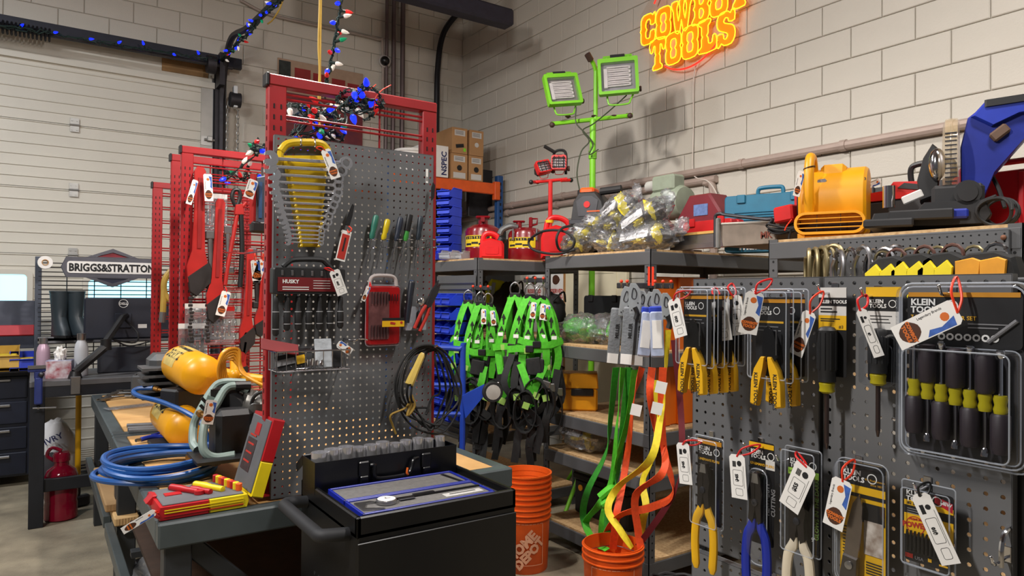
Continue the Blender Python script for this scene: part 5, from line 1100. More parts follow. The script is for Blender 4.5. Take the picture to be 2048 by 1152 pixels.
lanyard('dark red webbing sling hanging at the right of the bundle', WRD, [(1348, 680), (1360, 800), (1364, 900), (1354, 970), (1328, 1020), (1276, 1092)], X0+.02, w=.03)
t = thing('hanging_hook', 'orange tipped hooks on the middle shelf post holding the lanyards', 'hook', tuple(pX(1290, 575, 2.66)), FACE(1290))
for s in (-.12, -.09, .05, .09, .13): B().tube(smooth([(s, .05, .01), (s, .0, 0), (s, -.10, 0), (s, -.12, .03)], 4), .005, 6).obj('prong', STEEL, t); B().ball((s, -.12, .03), .009, 8, 6).obj('rubber_tip', ORZ, t)
B().box((0, .05, .01), (.30, .01, .03), .003).obj('back_plate', DSTEEL, t); B().box((.02, .0, .06), (.012, .01, .10)).box((.04, .0, .06), (.012, .01, .10)).obj('orange_clip', ORZ, t)
# ---- orange buckets
def wrapped(b, r, a0, z0):
    b.v = [Vector((r*math.cos(a0+v.x/r)*(1-(v.y))*1.0, r*math.sin(a0+v.x/r)*(1-v.y), z0+v.z)) for v in b.v]; return b
def bucket(label, loc, rims):
    t = thing('orange_bucket', label, 'bucket', loc, 0, 'orange buckets')
    rb, rt, h = .130, .147, .37
    B().lathe([(rb, 0), (rb+.002, .004), (rt-.002, h-.02), (rt-.002, h), (rt-.006, h), (rb-.004, .01), (0.0, .01)], 40, cap=True).obj('wall', ORG, t)
    for k in range(3): z = h-.010-.030*k; B().lathe([(rt-.003, z-.003), (rt+.005, z-.002), (rt+.005, z+.003), (rt-.003, z+.005)], 40, cap=False).obj('rib', ORG, t)
    for k in range(rims): z = h+.030*k; B().lathe([(rt-.006, z), (rt-.003, z), (rt+.001, z+.022), (rt+.007, z+.022), (rt+.007, z+.030), (rt-.004, z+.030), (rt-.006, z)], 40, cap=False).obj('nested_rim', ORG, t)
    PK = mat('bucket_print', (238, 176, 140), .5)
    A = math.atan2(-loc[1], -loc[0]); r = .1425
    fr = B(); n = 14
    for s in range(n):
        for z in (-.115, .115): fr.box((-.11+.22*(s+.5)/n, 0, z), (.22/n+.001, .0008, .003))
    for s in (-.11, .11):
        for k in range(10): fr.box((s, 0, -.115+.23*(k+.5)/10), (.003, .0008, .0235))
    wrapped(fr, r, A, .17).obj('print_frame', PK, t)
    tx = B(); tx.M = Matrix.Rotation(R(-45), 4, 'Y'); tx.text('THE', .03, (-.105, 0, .040), th=.0004, bold=.001).text('HOME', .075, (-.125, 0, -.02), th=.0004, bold=.004).text('DEPOT', .068, (-.125, 0, -.078), th=.0004, bold=.004); tx.M = Matrix.Identity(4)
    wrapped(tx, r, A, .17).obj('lettering', PK, t)
    B().tube(smooth([(rt*math.cos(A+PI/2)*1.03, rt*math.sin(A+PI/2)*1.03, h-.05), (0+.13*math.cos(A+PI), .13*math.sin(A+PI), h-.06), (rt*math.cos(A-PI/2)*1.03, rt*math.sin(A-PI/2)*1.03, h-.05)], 8), .0025, 5).obj('bail', STEEL, t)
    return t
p = pZ(1226, 1085, .37); bucket('orange bucket in front holding the ends of the coloured lanyards', (p.x, p.y, 0), 0)
p = pZ(1051, 1140, 0); bucket('stack of nested orange buckets beside the black tool cart', (p.x+.03, p.y+.05, 0), 6)
# ---- louvred panel with blue bins
t = thing('louvred_panel', 'grey louvred panel on the far shelving carrying the blue bins', 'panel', (2.485, 4.62, .55), GR)
B().box((.25, .004, .58), (.56, .003, 1.16)).obj('sheet', GREYS, t)
for k in range(26): B().box((.25, -.003, .03+.043*k), (.54, .008, .012), 0, (R(30), 0, 0)).obj('louvre', GREYS, t)
bm2 = bin_mesh(.105, .17, .078).mesh('bin2'); bm2.materials.append(BLUEB)
for r_ in range(9):
    for c_ in range(3):
        o = bpy.data.objects.new('parts_bin', bm2); COL.objects.link(o); o.location = (2.385, 4.16+.125*c_, 1.50-.098*r_); o.rotation_euler = (0, 0, GR)
        tag(o, 'blue louvre bin, %s of its row, %s row down' % (('nearest', 'middle', 'farthest')[c_], ('top', 'second', 'third', 'fourth', 'fifth', 'sixth', 'seventh', 'eighth', 'ninth')[r_]), 'bin', 'blue bins hung on the louvred panel')
# ---- blue platform truck standing on end, between bench and bins
p = pY(905, 800, 3.62); BLT = mat('truck_blue', (24, 60, 160), .45, 0, .1)
t = thing('platform_truck', 'blue folding platform truck standing on end behind the bench', 'hand truck', (pY(925, 800, 3.62).x, 3.62, 0), R(-34))
zz = lambda py: pY(925, py, 3.62).z
B().tube(smooth([(-.30, .0, .30), (-.30, 0, zz(715)), (-.27, 0, zz(698)), (-.02, 0, zz(698)), (.0, 0, zz(715)), (.0, 0, .20)], 4), .017, 10).obj('frame_tube', BLT, t)
for py in (770, 828): B().tube([(-.30, 0, zz(py)), (.0, 0, zz(py))], .014, 8).obj('cross_tube', BLT, t)
B().box((-.15, .05, .30), (.34, .02, .45), .005).obj('deck', BLT, t); B().prism([(.0, zz(790)), (.13, zz(768)), (.13, zz(790)), (.02, zz(835))], -.03, .01).obj('caster_bracket', BLT, t)
for x, z in ((.18, zz(782)), (-.25, .25), (.0, .10)):
    B().lathe([(.02, -.018), (.058, -.018), (.062, -.012), (.062, .012), (.058, .018), (.02, .018)], 20, (x, -.03, z), (.3, -1, 0)).obj('wheel', RUB, t); B().lathe([(.045, -.02), (.045, .02), (.028, .022), (.01, .024)], 16, (x, -.03, z), (.3, -1, 0)).obj('wheel_hub', mat('hub_grey', (170, 166, 160), .5), t)
# ---- things on the middle shelves
GBG = (mat('strap_dark', (40, 60, 36), .7, 0, .3), GRN)
bag('clear bag of lime green webbing at the front of the middle shelf', (2.88, pX(1165, 655, 2.88).y, 1.36), (.19, .12, .10), (0, 0, GR), 3.3, False, 'bags of green webbing', (GRN, GRD), name='bagged_webbing')
bag('clear bag of lime green webbing beside the lanyard packs', (2.95, pX(1220, 650, 2.95).y, 1.36), (.19, .12, .10), (0, .1, GR), 8.3, False, 'bags of green webbing', (GBG[0], GRN), name='bagged_webbing')
hard_case('black plastic case standing behind the bagged webbing', (3.35, pX(1205, 600, 3.35).y, 1.275), .42, .30, .12, BLACK, GR, 0, False)
YBX = mat('box_yellow', (232, 160, 20), .45, 0, .05); p = pX(1163, 775, 2.86)
t = thing('yellow_field_case', 'yellow hinged field case with black latch on the middle shelving', 'case', (2.84, p.y, .845), FACE(1163))
B().box((0, .1, .07), (.235, .2, .14), .012).obj('tub', YBX, t); B().prism([(-.12, .142), (.122, .142), (.115, .235), (-.10, .235)], .0, .2, bev=.008).obj('lid', YBX, t); B().box((.02, -.008, .12), (.14, .014, .045), .004).obj('latch', BLACK, t); B().tube(smooth([(-.11, -.01, .20), (-.13, -.03, .24), (-.13, -.03, .28), (-.10, .0, .27)], 4), .012, 8).obj('handle', BLACK, t)
bag('clear bag of yellow rope on the lower middle shelf', (2.86, pX(1170, 870, 2.86).y, .70), (.20, .12, .10), (0, 0, GR), 14.3, True, None, (mat('grey_rope', (150, 150, 140), .6), WYE), name='bagged_rope')
t = thing('black_toolbox', 'black tool box low on the middle shelving behind the bucket', 'toolbox', (2.95, pX(1200, 1040, 2.95).y, .155), GR)
B().box((0, .12, .11), (.50, .25, .22), .012).obj('tub', BLACK, t); B().box((0, .12, .24), (.52, .27, .05), .012).obj('lid', BLACK, t); B().lathe([(.02, 0), (.02, .006)], 12, (-.18, -.008, .17), (0, -1, 0)).obj('round_badge', CARDG, t); B().tube(smooth([(-.1, .12, .26), (-.1, .12, .32), (.1, .12, .32), (.1, .12, .26)], 3), .012, 8).obj('handle', BLACK, t)
t = hard_case('dark red tool case on the floor behind the gondola', (2.2, pX(1342, 1120, 2.2).y, .0), .30, .30, .25, mat('darkred_case', (150, 20, 28), .45), FACE(1342), 0, True)
cp = [(.10*math.cos(k*.9)*(1+.2*math.sin(k)), .12+.05*math.sin(k*.9), .33+.012*math.sin(k*2.1)+.001*k) for k in range(26)]
t = thing('cable_bundle', 'dark cable bundle lying on the dark red case', 'cable', t.location, t.rotation_euler); B().tube(smooth(cp, 3), .007, 6).obj('loops', RUB, t)
for k in range(4):
    px = 1322+24*k; p = pY(px, 700, 2.76+.02*(k % 2)); o = B().box((p.x, p.y, 1.265), (.135, .03, .84), .006); tag(o.obj('orange_board', mat('panel_orange', (224, 108, 14), .5, 0, .08, 4)), 'upright orange plastic board behind the lanyards, %s from the left' % ('first', 'second', 'third', 'last')[k], 'board', 'orange boards')
# ---- signs and door panel on the right wall
for k, px in enumerate((1068, 1111)):
    p = pX(px, 600, 4.365); t = thing('parking_sign', ('left white reserved parking sign seen under the shelf', 'right white reserved parking sign seen under the shelf')[k], 'sign', (4.37, p.y, pX(px, 590, 4.37).z), GR, 'parking signs')
    B().prism(rrect(.29, .43, .012, 2), -.002, .002).obj('plate', WHITE, t); b = B(); b.text('RESERVED', .058, (0, -.003, .02), th=.0005, bold=.002, align='CENTER', sx=.92).text('PARKING', .058, (0, -.003, -.035), th=.0005, bold=.002, align='CENTER', sx=.92).obj('red_lettering', PRR, t)
    b = B(); b.text('COWBOY TOOLS', .034, (0, -.003, -.095), th=.0005, bold=.001, align='CENTER', sx=.9).text('CUSTOMERS ONLY', .030, (0, -.003, -.135), th=.0005, bold=.001, align='CENTER', sx=.9).obj('black_lettering', INK, t)
    B().prism([(.06*math.cos(a*PI/6)*(1+.1*math.cos(a*PI/2)), .155+.05*math.sin(a*PI/6)) for a in range(12)], -.004, -.002).obj('logo', LOGO, t); B().prism(circ(.03, 12, 0, -.18), -.004, -.002).obj('orange_dot', LOGOO, t)
p = pX(1152, 600, 4.3); t = thing('cream_door_panel', 'cream panelled door leaf leaning on the wall behind the middle shelving', 'door panel', (4.33, p.y-.25, 0), GR)
B().box((0, 0, .98), (.86, .04, 1.96), .004).obj('leaf', mat('cream_paint', (214, 206, 178), .5, 0, .03), t); B().frame(rrect(.62, .72, .01, 1, 0, 1.45), rrect(.56, .66, .01, 1, 0, 1.45), -.026, -.018).obj('panel_moulding', mat('cream_paint', (214, 206, 178)), t); B().box((-.44, 0, .98), (.03, .05, 1.98)).obj('edge_strip', mat('oak_edge', (160, 116, 70), .6), t)
# ---- vest and packs behind the far shelving
VES = mat('hivis_yellow', (204, 226, 30), .6, 0, .1, 12); p = pY(1000, 590, 4.75)
t = thing('hivis_vest', 'high visibility yellow vest hanging behind the far shelf post', 'vest', (p.x, 4.75, 0), R(-25)); zv = lambda py: pY(1000, py, 4.75).z
b = B(); pl = [(-.13, zv(625)), (-.12, zv(575)), (-.07, zv(558)), (.02, zv(562)), (.10, zv(575)), (.17, zv(592)), (.12, zv(608)), (.09, zv(600)), (.08, zv(628)), (0, zv(640))]; b.prism(pl, -.03, .03, bev=.012).obj('body', VES, t)
for x in (-.07, .03): B().box((x, -.034, zv(592)), (.03, .004, .22), 0, (0, R(8), 0)).obj('reflective_strip', STEEL, t)
B().box((.11, -.034, zv(590)), (.03, .004, .10), 0, (0, R(-25), 0)).obj('sleeve_strip', STEEL, t)
for k, (px, py, Y, r, lab) in enumerate(((1020, 640, 4.7, (.16, .12, .2), 'black backpack on the far shelf below the yellow vest'), (1105, 630, 4.2, (.11, .1, .16), 'black bag with looped straps below the parking signs'), (955, 640, 4.9, (.12, .1, .2), 'black kit bag behind the harnesses by the blue bins'))):
    p = pY(px, py, Y); t = thing('black_backpack', lab, 'bag', (p.x, Y, 1.28+r[2]*.95), 0, 'black bags on the far shelf'); b = B(); lump(b, (0, 0, 0), r, .15, 1.2, seed=k*4., flat=.95); b.obj('sack', WBK, t); B().tube(smooth([(-.06, -r[1]*.8, r[2]*.6), (0, -r[1]*1.3, r[2]*1.05), (.06, -r[1]*.8, r[2]*.6)], 5), .008, 6).obj('strap', WBK, t)
# ================================================================ hooks and packs hung on the saw shelf strip
TAN = mat('hook_tan', (150, 138, 104), .4, .8, .1)
def big_hook(label, px, py, X, m, k, gate=True):
    p = pX(px, py, X); t = thing('rebar_hook', label, 'snap hook', tuple(p), GR+R(-55+6*k), 'large snap hooks on the shelf strip')
    B().tube(smooth([(-.035, 0, -.10), (-.042, 0, -.02), (-.03, 0, .03), (0, 0, .045), (.03, 0, .03), (.042, 0, -.02), (.03, 0, -.10)], 5), .0085, 8).obj('hook_body', m, t)
    B().box((.0, 0, -.105), (.07, .016, .05), .005).obj('hook_base', m, t)
    if gate: B().tube(smooth([(-.03, -.012, -.08), (-.032, -.012, -.02), (-.01, -.012, .015)], 4), .007, 8).obj('gate', m, t); B().lathe([(.007, 0), (.006, .004)], 8, (-.03, -.01, -.09), (0, -1, 0)).obj('rivet', DSTEEL, t)
    return t
for k, px in enumerate((1618, 1630, 1644, 1656, 1668)): big_hook('tan steel snap hook, %s of five at the far end of the strip' % ('first', 'second', 'third', 'fourth', 'fifth')[k], px, 522-2*k, 2.55+.01*(k % 2), TAN, k*2)
for k, px in enumerate((1678, 1700, 1726, 1748, 1770, 1790)): big_hook('large silver snap hook, %s of six behind the carded tools' % ('first', 'second', 'third', 'fourth', 'fifth', 'sixth')[k], px, 526-4*(k % 3), 2.52+.03*(k % 2), CHROME if k % 2 else STEEL, k+3, k % 2 == 0)
YB2 = mat('pack_yellow', (226, 206, 24), .55, 0, .08); YB3 = mat('pack_amber', (214, 146, 30), .55, 0, .12)
for k, (px, py, w, m, lab) in enumerate(((1775, 535, .13, YB2, 'black and yellow shock pack lanyard behind the carded screwdriver'), (1830, 530, .13, YB2, 'second black and yellow shock pack lanyard along the strip'), (1885, 528, .13, YB2, 'third black and yellow shock pack lanyard along the strip'), (1965, 528, .17, YB3, 'amber webbing shock pack at the right end of the strip'))):
    p = pX(px, py, 2.5); t = thing('shock_pack_lanyard', lab, 'lanyard', tuple(p), GR, 'folded shock packs on the shelf strip')
    B().prism([(-w*.5, -.03), (-w*.45, .015), (-w*.2, .035), (w*.25, .04), (w*.55, .02), (w*.62, -.03), (w*.6, -.12), (-w*.5, -.12)], -.02, .05, bev=.01).obj('cover', WBK, t)
    for s in ((-.30, .10) if k < 3 else (-.2, .22)): B().prism([(s*w-w*.2, -.02 if k < 3 else .01), (s*w+w*.10, .012 if k < 3 else .02), (s*w+w*.24, -.012 if k < 3 else .01), (s*w+w*.18, -.12), (s*w-w*.2, -.12)], -.034, -.018, bev=.004).obj('webbing_fold', m, t)
    B().tube([(w*.2+.034*math.cos(a*PI/6), .01, .03+.034*math.sin(a*PI/6)) for a in range(12)], .006, 6, True).obj('ring', mat('leather_brown', (86, 52, 42), .6) if k != 3 else CHROME, t); B().tube([(-w*.2+.03*math.cos(a*PI/6), .02, .03+.03*math.sin(a*PI/6)) for a in range(12)], .005, 6, True).obj('ring', TAN, t)
# ================================================================ goods on the central pegboard
BY = 2.425
def cb(px, py, off=0.): return pY(px, py, BY-off)
def bthing(name, label, cat, px, py, off, group=None): return thing(name, label, cat, tuple(cb(px, py, off)), 0, group)
MWR = mat('wrench_chrome', (238, 238, 242), .17, .84, .04)
WR = ((318, 526, 704, 1.25), (334, 524, 694, 1.2), (350, 536, 687, 1.05), (365, 534, 686, 1.), (380, 537, 685, .95), (393, 541, 681, .92), (406, 546, 676, .88), (418, 548, 671, .85), (430, 553, 666, .8), (442, 557, 664, .76), (452, 562, 658, .7), (461, 565, 650, .66), (470, 568, 649, .62), (478, 570, 648, .58), (486, 569, 647, .55))
t = bthing('wrench_rack', 'yellow plastic wrench rack hung on the grey pegboard', 'tool rack', 610, 288, .012)
o = cb(610, 288, .012); L = lambda px, py: (lambda p: (p.x-o.x, p.z-o.z))(cb(px, py, .012))
YW = mat('rack_yellow', (206, 172, 18), .38, 0, .1)
pl = [L(558, 330), L(556, 305), L(572, 287), L(645, 287), L(660, 303), L(659, 330), L(651, 335), L(636, 492), L(630, 497), L(602, 497), L(596, 492), L(566, 335)]
B().prism([L(566, 326), L(654, 326), L(636, 494), L(597, 494)], -.008, .0, bev=.002).obj('spine', YW, t)
for a, b in ((L(558, 332), L(560, 303)), (L(659, 332), L(655, 303))): B().tube([(a[0], -.006, a[1]), (b[0], -.006, b[1])], .011, 8).obj('handle_post', YW, t)
B().tube(smooth([(*L(560, 303)[:1], -.006, L(560, 303)[1]), (L(575, 288)[0], -.006, L(575, 288)[1]), (L(610, 285)[0], -.006, L(610, 285)[1]), (L(642, 288)[0], -.006, L(642, 288)[1]), (L(656, 303)[0], -.006, L(656, 303)[1])], 4), .013, 8).obj('handle_bar', YW, t)
B().prism([L(563, 312), L(657, 312), L(655, 334), L(565, 334)], -.014, -.002, bev=.003).obj('name_bar', YW, t)
for k, (y, xl, xr, s) in enumerate(WR):
    f = (y-318)/(486-318); xa, xb = 574+f*24, 650-f*17
    for xx in (xa, xb): p = L(xx, y+6); B().box((p[0], -.016, p[1]), (.010, .030, .012), .003, (0, R(20), 0)).obj('clip', YW, t)
hkk = B(); [hkk.tube(smooth([(x, .01, .03), (x, -.012, .02), (x, -.02, .0), (x, -.012, -.012), (x+.0, -.03, -.01)], 3), .0022, 6) for x in (-.02, .03)]; hkk.obj('wire_hanger', CHROME, t)
price_tag(t, .055, -.05, -.02, R(-22), None, .036, .105, zip_to=(.03, -.03, -.015), zm=ORZ)
def wrench_mesh(L_, s):
    b = B(); r = .0185*s; hw = .0046*s
    b.box((0, 0, 0), (L_-3.2*r, .006*s+.002, 2*hw), .002)
    b.frame(circ(r, 16, L_/2-r, 0), circ(r*.58, 16, L_/2-r, 0), -.006*s, .006*s)
    x = -L_/2+r
    jaw = [(x+r*1.15*math.cos(R(a)), r*1.15*math.sin(R(a))) for a in range(-128, 129, 16)]+[(x-r*.75, r*.45), (x-r*.05, r*.45), (x+r*.12, 0), (x-r*.05, -r*.45), (x-r*.75, -r*.45)]
    b.prism(jaw, -.005*s, .005*s, bev=0.)
    return b
for k, (y, xl, xr, s) in enumerate(WR):
    a = cb(xl, y-2, .04); c = cb(xr, y+9*(1-(y-318)/168), .04); LL = (c-a).length
    ob = wrench_mesh(LL, s).obj('combination_wrench', MWR); ob.location = (a+c)/2; ob.rotation_euler = (0, -math.atan2(c.z-a.z, c.x-a.x), 0)
    tag(ob, 'chrome combination wrench in the yellow rack, %s' % ('largest at the top', 'second from the top', 'third from the top', 'fourth from the top', 'fifth from the top', 'sixth from the top', 'seventh from the top', 'eighth from the top', 'seventh from the bottom', 'sixth from the bottom', 'fifth from the bottom', 'fourth from the bottom', 'third from the bottom', 'second from the bottom', 'smallest at the bottom')[k], 'wrench', 'wrenches in the yellow rack')
# nut driver holder
t = bthing('nut_driver_set', 'black seven piece nut driver set in a red labelled holder on the pegboard', 'tool set', 612, 535, .03)
o = cb(612, 535, .03); L = lambda px, py, off=.03: (lambda p: (p.x-o.x, p.z-o.z))(cb(px, py, off))
x0, x1 = L(543, 560)[0], L(687, 560)[0]; zt, zb_ = 0, L(612, 590)[1]; NK = mat('nut_black', (30, 30, 32), .5, 0, .12)
B().prism(rrect(x1-x0, -zb_*.95, .008, 3, (x0+x1)/2, zb_/2), -.02, .024, bev=.004).obj('holder', NK, t)
B().box(((x0+x1)/2-.01, -.0215, zb_*.62), ((x1-x0)*.80, .003, -zb_*.50)).obj('red_label', mat('label_maroon', (110, 18, 24), .5), t); B().text('HUSKY', .0175, (x0+.03, -.0235, zb_*.58), th=.0003, bold=.0006).obj('brand_print', PRW, t); lines(t, [(x0+.03, zb_*.72, .09, .003), (x0+.03, zb_*.80, .09, .003)]+[(x0+.135, zb_*(.48+.09*k), .06, .0018) for k in range(4)], PRW, -.0235)
B().tube(smooth([(L(566, 540)[0], 0, .0), (L(576, 525)[0], 0, L(576, 525)[1]), (L(590, 518)[0], 0, L(590, 519)[1]), (L(640, 519)[0], 0, L(640, 519)[1]), (L(652, 526)[0], 0, L(652, 526)[1]), (L(662, 542)[0], 0, .0)], 4), .0095, 8).obj('arch_handle', NK, t)
for k in range(7):
    x = x0+.014+k*(x1-x0-.026)/6; ln = (.135 if k == 0 else .118)-.004*(k == 6)
    d = bpy.data.objects.new('nut_driver', None); COL.objects.link(d); d.parent = t; d.location = (x, -.004, zb_-.004)
    B().cyl((0, 0, .09), (0, 0, .0), .0042, n=8).obj('shaft', CHROME, d)
    B().lathe([(.006, 0), (.0085, -.006), (.0095, -.022), (.008, -.036), (.0105, -.05), (.0118, -.07), (.0112, -ln+.008), (.006, -ln)], 12).obj('grip', NK, d)
    B().lathe([(.0112, -.052), (.0116, -.0545)], 12).lathe([(.0118, -ln+.022), (.0116, -ln+.0245)], 12).obj('white_rings', mat('grip_line', (150, 150, 152), .5), d)
for k in range(6): x = x0+.03+k*.034; B().box((x, -.0215, zb_*.22), (.008, .002, .018), .002).obj('slot', STEEL, t)
price_tag(t, L(658, 540)[0], -.05, L(658, 541)[1], R(-21), '$30', .038, .09, zip_to=(L(645, 540)[0], -.02, -.002), zm=REDZ)
# wire basket with packets
t = bthing('wire_basket', 'small chrome wire basket hung low on the pegboard', 'basket', 610, 715, .0); o = cb(610, 715, 0)
wx = .125; bk = B()
for z in (.03, -.035): bk.wire([(-wx, -.005, z), (-wx, -.10, z-.0), (wx, -.10, z), (wx, -.005, z)], .0022 if z < 0 else .003, 6, True)
for k in range(9): x = -wx+k*wx/4; bk.wire([(x, -.005, .03), (x, -.005, -.035), (x, -.10, -.035), (x, -.10, .03)], .0015, 5)
for k in range(3): y = -.03-.03*k; bk.wire([(-wx, y, .03), (-wx, y, -.035), (wx, y, -.035), (wx, y, .03)], .0015, 5)
bk.obj('wire_frame', CHROME, t)
for k, (x, w, h, m, lab) in enumerate(((-.07, .10, .055, CARDB, 'black and yellow carded bit packet in the wire basket'), (.045, .06, .10, mat('foil_pack', (190, 196, 202), .35, .3, .2, 30, .3, 40), 'silver foil packet standing in the wire basket'), (.085, .05, .08, CARDB, 'black packet with a red corner label in the wire basket'))):
    q = thing('tool_packet', lab, 'packet', tuple(o+Vector((x, -.06-.012*(k == 0), -.032))), 0, 'packets in the wire basket'); B().box((0, 0, h/2), (w, .008, h), .002, (R(-12), R((-10, 0, 6)[k]), 0)).obj('pouch', m, q)
    if k == 0: B().box((.03, -.008, h*.62), (.030, .003, .028), 0, (R(-12), R(-10), 0)).obj('yellow_corner', CARDY, q); B().box((-.02, -.0085, h*.5), (.06, .003, .02), 0, (R(-12), R(-10), 0)).obj('grey_print', PRG, q)
    if k == 2: price_tag(q, .0, -.03, .085, R(-55), None, .028, .06)
for k in range(7): q = B().cyl(tuple(o+Vector((-.075+.018*k, -.075, -.025))), tuple(o+Vector((-.068+.018*k, -.06, -.005))), .008, n=10); tag(q.obj('loose_socket', CHROME), 'small loose chrome socket lying in the wire basket', 'socket', 'loose sockets in the wire basket')
q = B().box((0, 0, 0), (.125, .004, .045), .001, (R(-40), R(12), 0)); ob = tag(q.obj('red_sign_card', mat('sign_red', (130, 22, 26), .5)), 'red price card clipped to the left of the wire basket', 'price card'); ob.location = cb(560, 694, .08)
# red tag, hanging long white-framed card
t = bthing('red_label_card', 'white framed red price card hanging below the black key tool', 'price card', 694, 462, .03); t.rotation_euler = (0, R(13), 0)
B().box((0, 0, -.055), (.036, .001, .11)).obj('card', WHITE, t); B().box((0, -.001, -.058), (.028, .001, .09)).obj('red_print', PRR, t); B().box((0, -.0018, -.05), (.006, .0006, .05)).obj('black_text', INK, t)
B().prism([(-.012, .02), (-.008, .07), (-.003, .10), (.004, .095), (.006, .06), (.004, .02)], -.004, .004, bev=.001).obj('key_tool', BLACK, t); B().tube(smooth([(0, 0, .02), (.012, -.01, .01), (.006, -.004, -.004), (0, 0, .006)], 4), .002, 6).obj('zip_tie', ORZ, t)
# red bit case
t = bthing('bit_case', 'red and clear drill bit case hung on the pegboard', 'tool set', 764, 550, .02); o = cb(764, 550, .02); L = lambda px, py: (lambda p: (p.x-o.x, p.z-o.z))(cb(px, py, .02))
w = L(799, 600)[0]-L(732, 600)[0]; z0, z1 = L(764, 572)[1], L(764, 690)[1]; cx = (L(799, 600)[0]+L(732, 600)[0])/2
CR = mat('case_red', (176, 26, 30), .3, 0, .08, alpha=.92)
B().prism(rrect(w, z0-z1, .014, 3, cx, (z0+z1)/2), -.006, .014, bev=.004).obj('back_shell', CR, t)
B().prism(rrect(w*.60, (z0-z1)*.80, .006, 2, cx-w*.14, (z0+z1)/2), -.009, -.006).obj('bit_tray', mat('tray_smoke', (120, 100, 100), .4, 0, .2, 40), t)
for k in range(6):
    for zz_ in (.30, -.26): x = cx-w*.36+k*w*.09; zc = (z0+z1)/2+zz_*(z0-z1); B().cyl((x, -.013, zc-.022), (x, -.013, zc+.022), .0024, n=6).obj('drill_bit', STEEL, t)
for k in range(4): x = cx+w*.16+k*w*.08; B().cyl((x, -.012, z0-.03), (x, -.012, z0-.055), .002, n=6).obj('drill_bit', DSTEEL, t)
blister(t, w*1.02, (z0-z1)*1.02, .026, .014, 'clear_lid', (z0+z1)/2, cx, clear('lid_pink', (250, 222, 222), .16, .08)); edge_line(t, w*1.03, (z0-z1)*1.03, .014, -.002, cx, (z0+z1)/2)
B().tube(smooth([(cx-w*.40, 0, z0), (cx-w*.36, 0, z0+.028), (cx-w*.2, 0, z0+.038), (cx+w*.2, 0, z0+.038), (cx+w*.36, 0, z0+.028), (cx+w*.40, 0, z0)], 4), .007, 8).obj('handle', mat('handle_clear', (190, 180, 178), .3, 0, .05, alpha=.8), t)
B().box((cx+w*.22, -.029, (z0+z1)/2-.03), (w*.66, .001, .022)).obj('yellow_label', CARDY, t); B().box((cx+w*.22, -.029, (z0+z1)/2-.013), (w*.66, .001, .010)).obj('black_label', CARDB, t); B().box((cx+w*.2, -.03, (z0+z1)/2-.028), (.02, .001, .008), 0, (0, R(10), 0)).prism(circ(.005, 10, cx+w*.46, (z0+z1)/2-.026), -.0305, -.0295).obj('label_picture', PRR, t)
price_tag(t, cx-w*.50, -.03, z0+.0, R(24), None, .016, .06, zip_to=(cx-w*.42, -.01, z0+.012), zm=REDZ)
h = B().tube(smooth([tuple(cb(686, 680, 0)), tuple(cb(700, 679, .03)), tuple(cb(725, 678, .06)), tuple(cb(735, 680, .06))], 4), .0025, 6).tube(smooth([tuple(cb(688, 676, 0)), tuple(cb(706, 683, .05)), tuple(cb(718, 677, .05))], 4), .0025, 6); h.obj('hook', CHROME, pb)
# screwdrivers in wire loops
for k, (px, pt, pbm, hl, m, lab, tip) in enumerate(((747, 430, 478, 46, mat('sd_teal', (40, 104, 88), .4), 'teal handled screwdriver, leftmost in the wire loops', 532), (770, 438, 480, 40, mat('sd_yellow', (196, 172, 30), .25), 'yellow handled screwdriver second in the wire loops', 524), (796, 434, 482, 48, mat('sd_navy', (30, 38, 54), .45), 'navy handled screwdriver third in the wire loops', 528), (814, 430, 482, 50, mat('sd_green', (60, 140, 60), .3), 'black and green handled screwdriver fourth in the wire loops', 530), (836, 432, 480, 46, mat('sd_dark', (30, 40, 50), .45), 'dark blue grey screwdriver fifth in the wire loops', 524))):
    a = cb(px+6, pt, .03); c = cb(px-4 if k != 4 else px, pbm, .03); d = (c-a); hl_ = d.length; t = thing('screwdriver', lab, 'screwdriver', tuple(a), 0, 'screwdrivers in wire loops on the pegboard'); d.normalize(); r = .0115
    B().lathe([(.003, 0), (r*.8, .003), (r, .012), (r, hl_*.5), (r*.8, hl_*.68), (r*.95, hl_*.85), (r*.6, hl_)], 12, (0, 0, 0), d).obj('grip', m, t)
    if k == 3: B().lathe([(r*1.04, .0), (r*1.06, .01), (r*1.06, hl_*.6), (r*1.0, hl_*.62)], 12, (0, 0, 0), d).obj('rubber_sleeve', BLACK, t)
    e = d*hl_; B().cyl(e, e+d*(.10), .003, n=8).cyl(e+d*.10, e+d*.112, .003, .0012, 6).obj('shaft', CHROME, t)
for px in (741, 766, 791, 813, 836, 859):
    b = B(); p = cb(px, 480, 0); 
    for dz in (0, -.03): b.tube([(p.x+.013*math.cos(a*PI/5), BY-.03+.016*math.sin(a*PI/5), p.z+dz) for a in range(10)], .0016, 5, True)
    b.wire([(p.x-.013, BY, p.z), (p.x-.013, BY-.03, p.z), (p.x-.013, BY-.03, p.z-.03), (p.x-.013, BY, p.z-.03)], .0016, 5); ob = b.obj('wire_loop', CHROME, pb); ob.matrix_parent_inverse = Matrix.Translation(-pb.location)
for o_ in pb.children:
    if o_.name.startswith('hook'): o_.matrix_parent_inverse = Matrix.Translation(-pb.location)
t = thing('pruning_knife', 'slim black handled cutter in the rightmost wire loops', 'cutter', tuple(cb(866, 365, .03)), 0); B().prism([(0, .0), (.008, -.01), (.004, -.06), (-.006, -.07), (-.006, -.02)], -.004, .004, bev=.001).obj('grip', BLACK, t); B().prism([(-.004, -.068), (.0, -.068), (-.010, -.125), (-.014, -.12)], -.001, .001).obj('blade', STEEL, t)
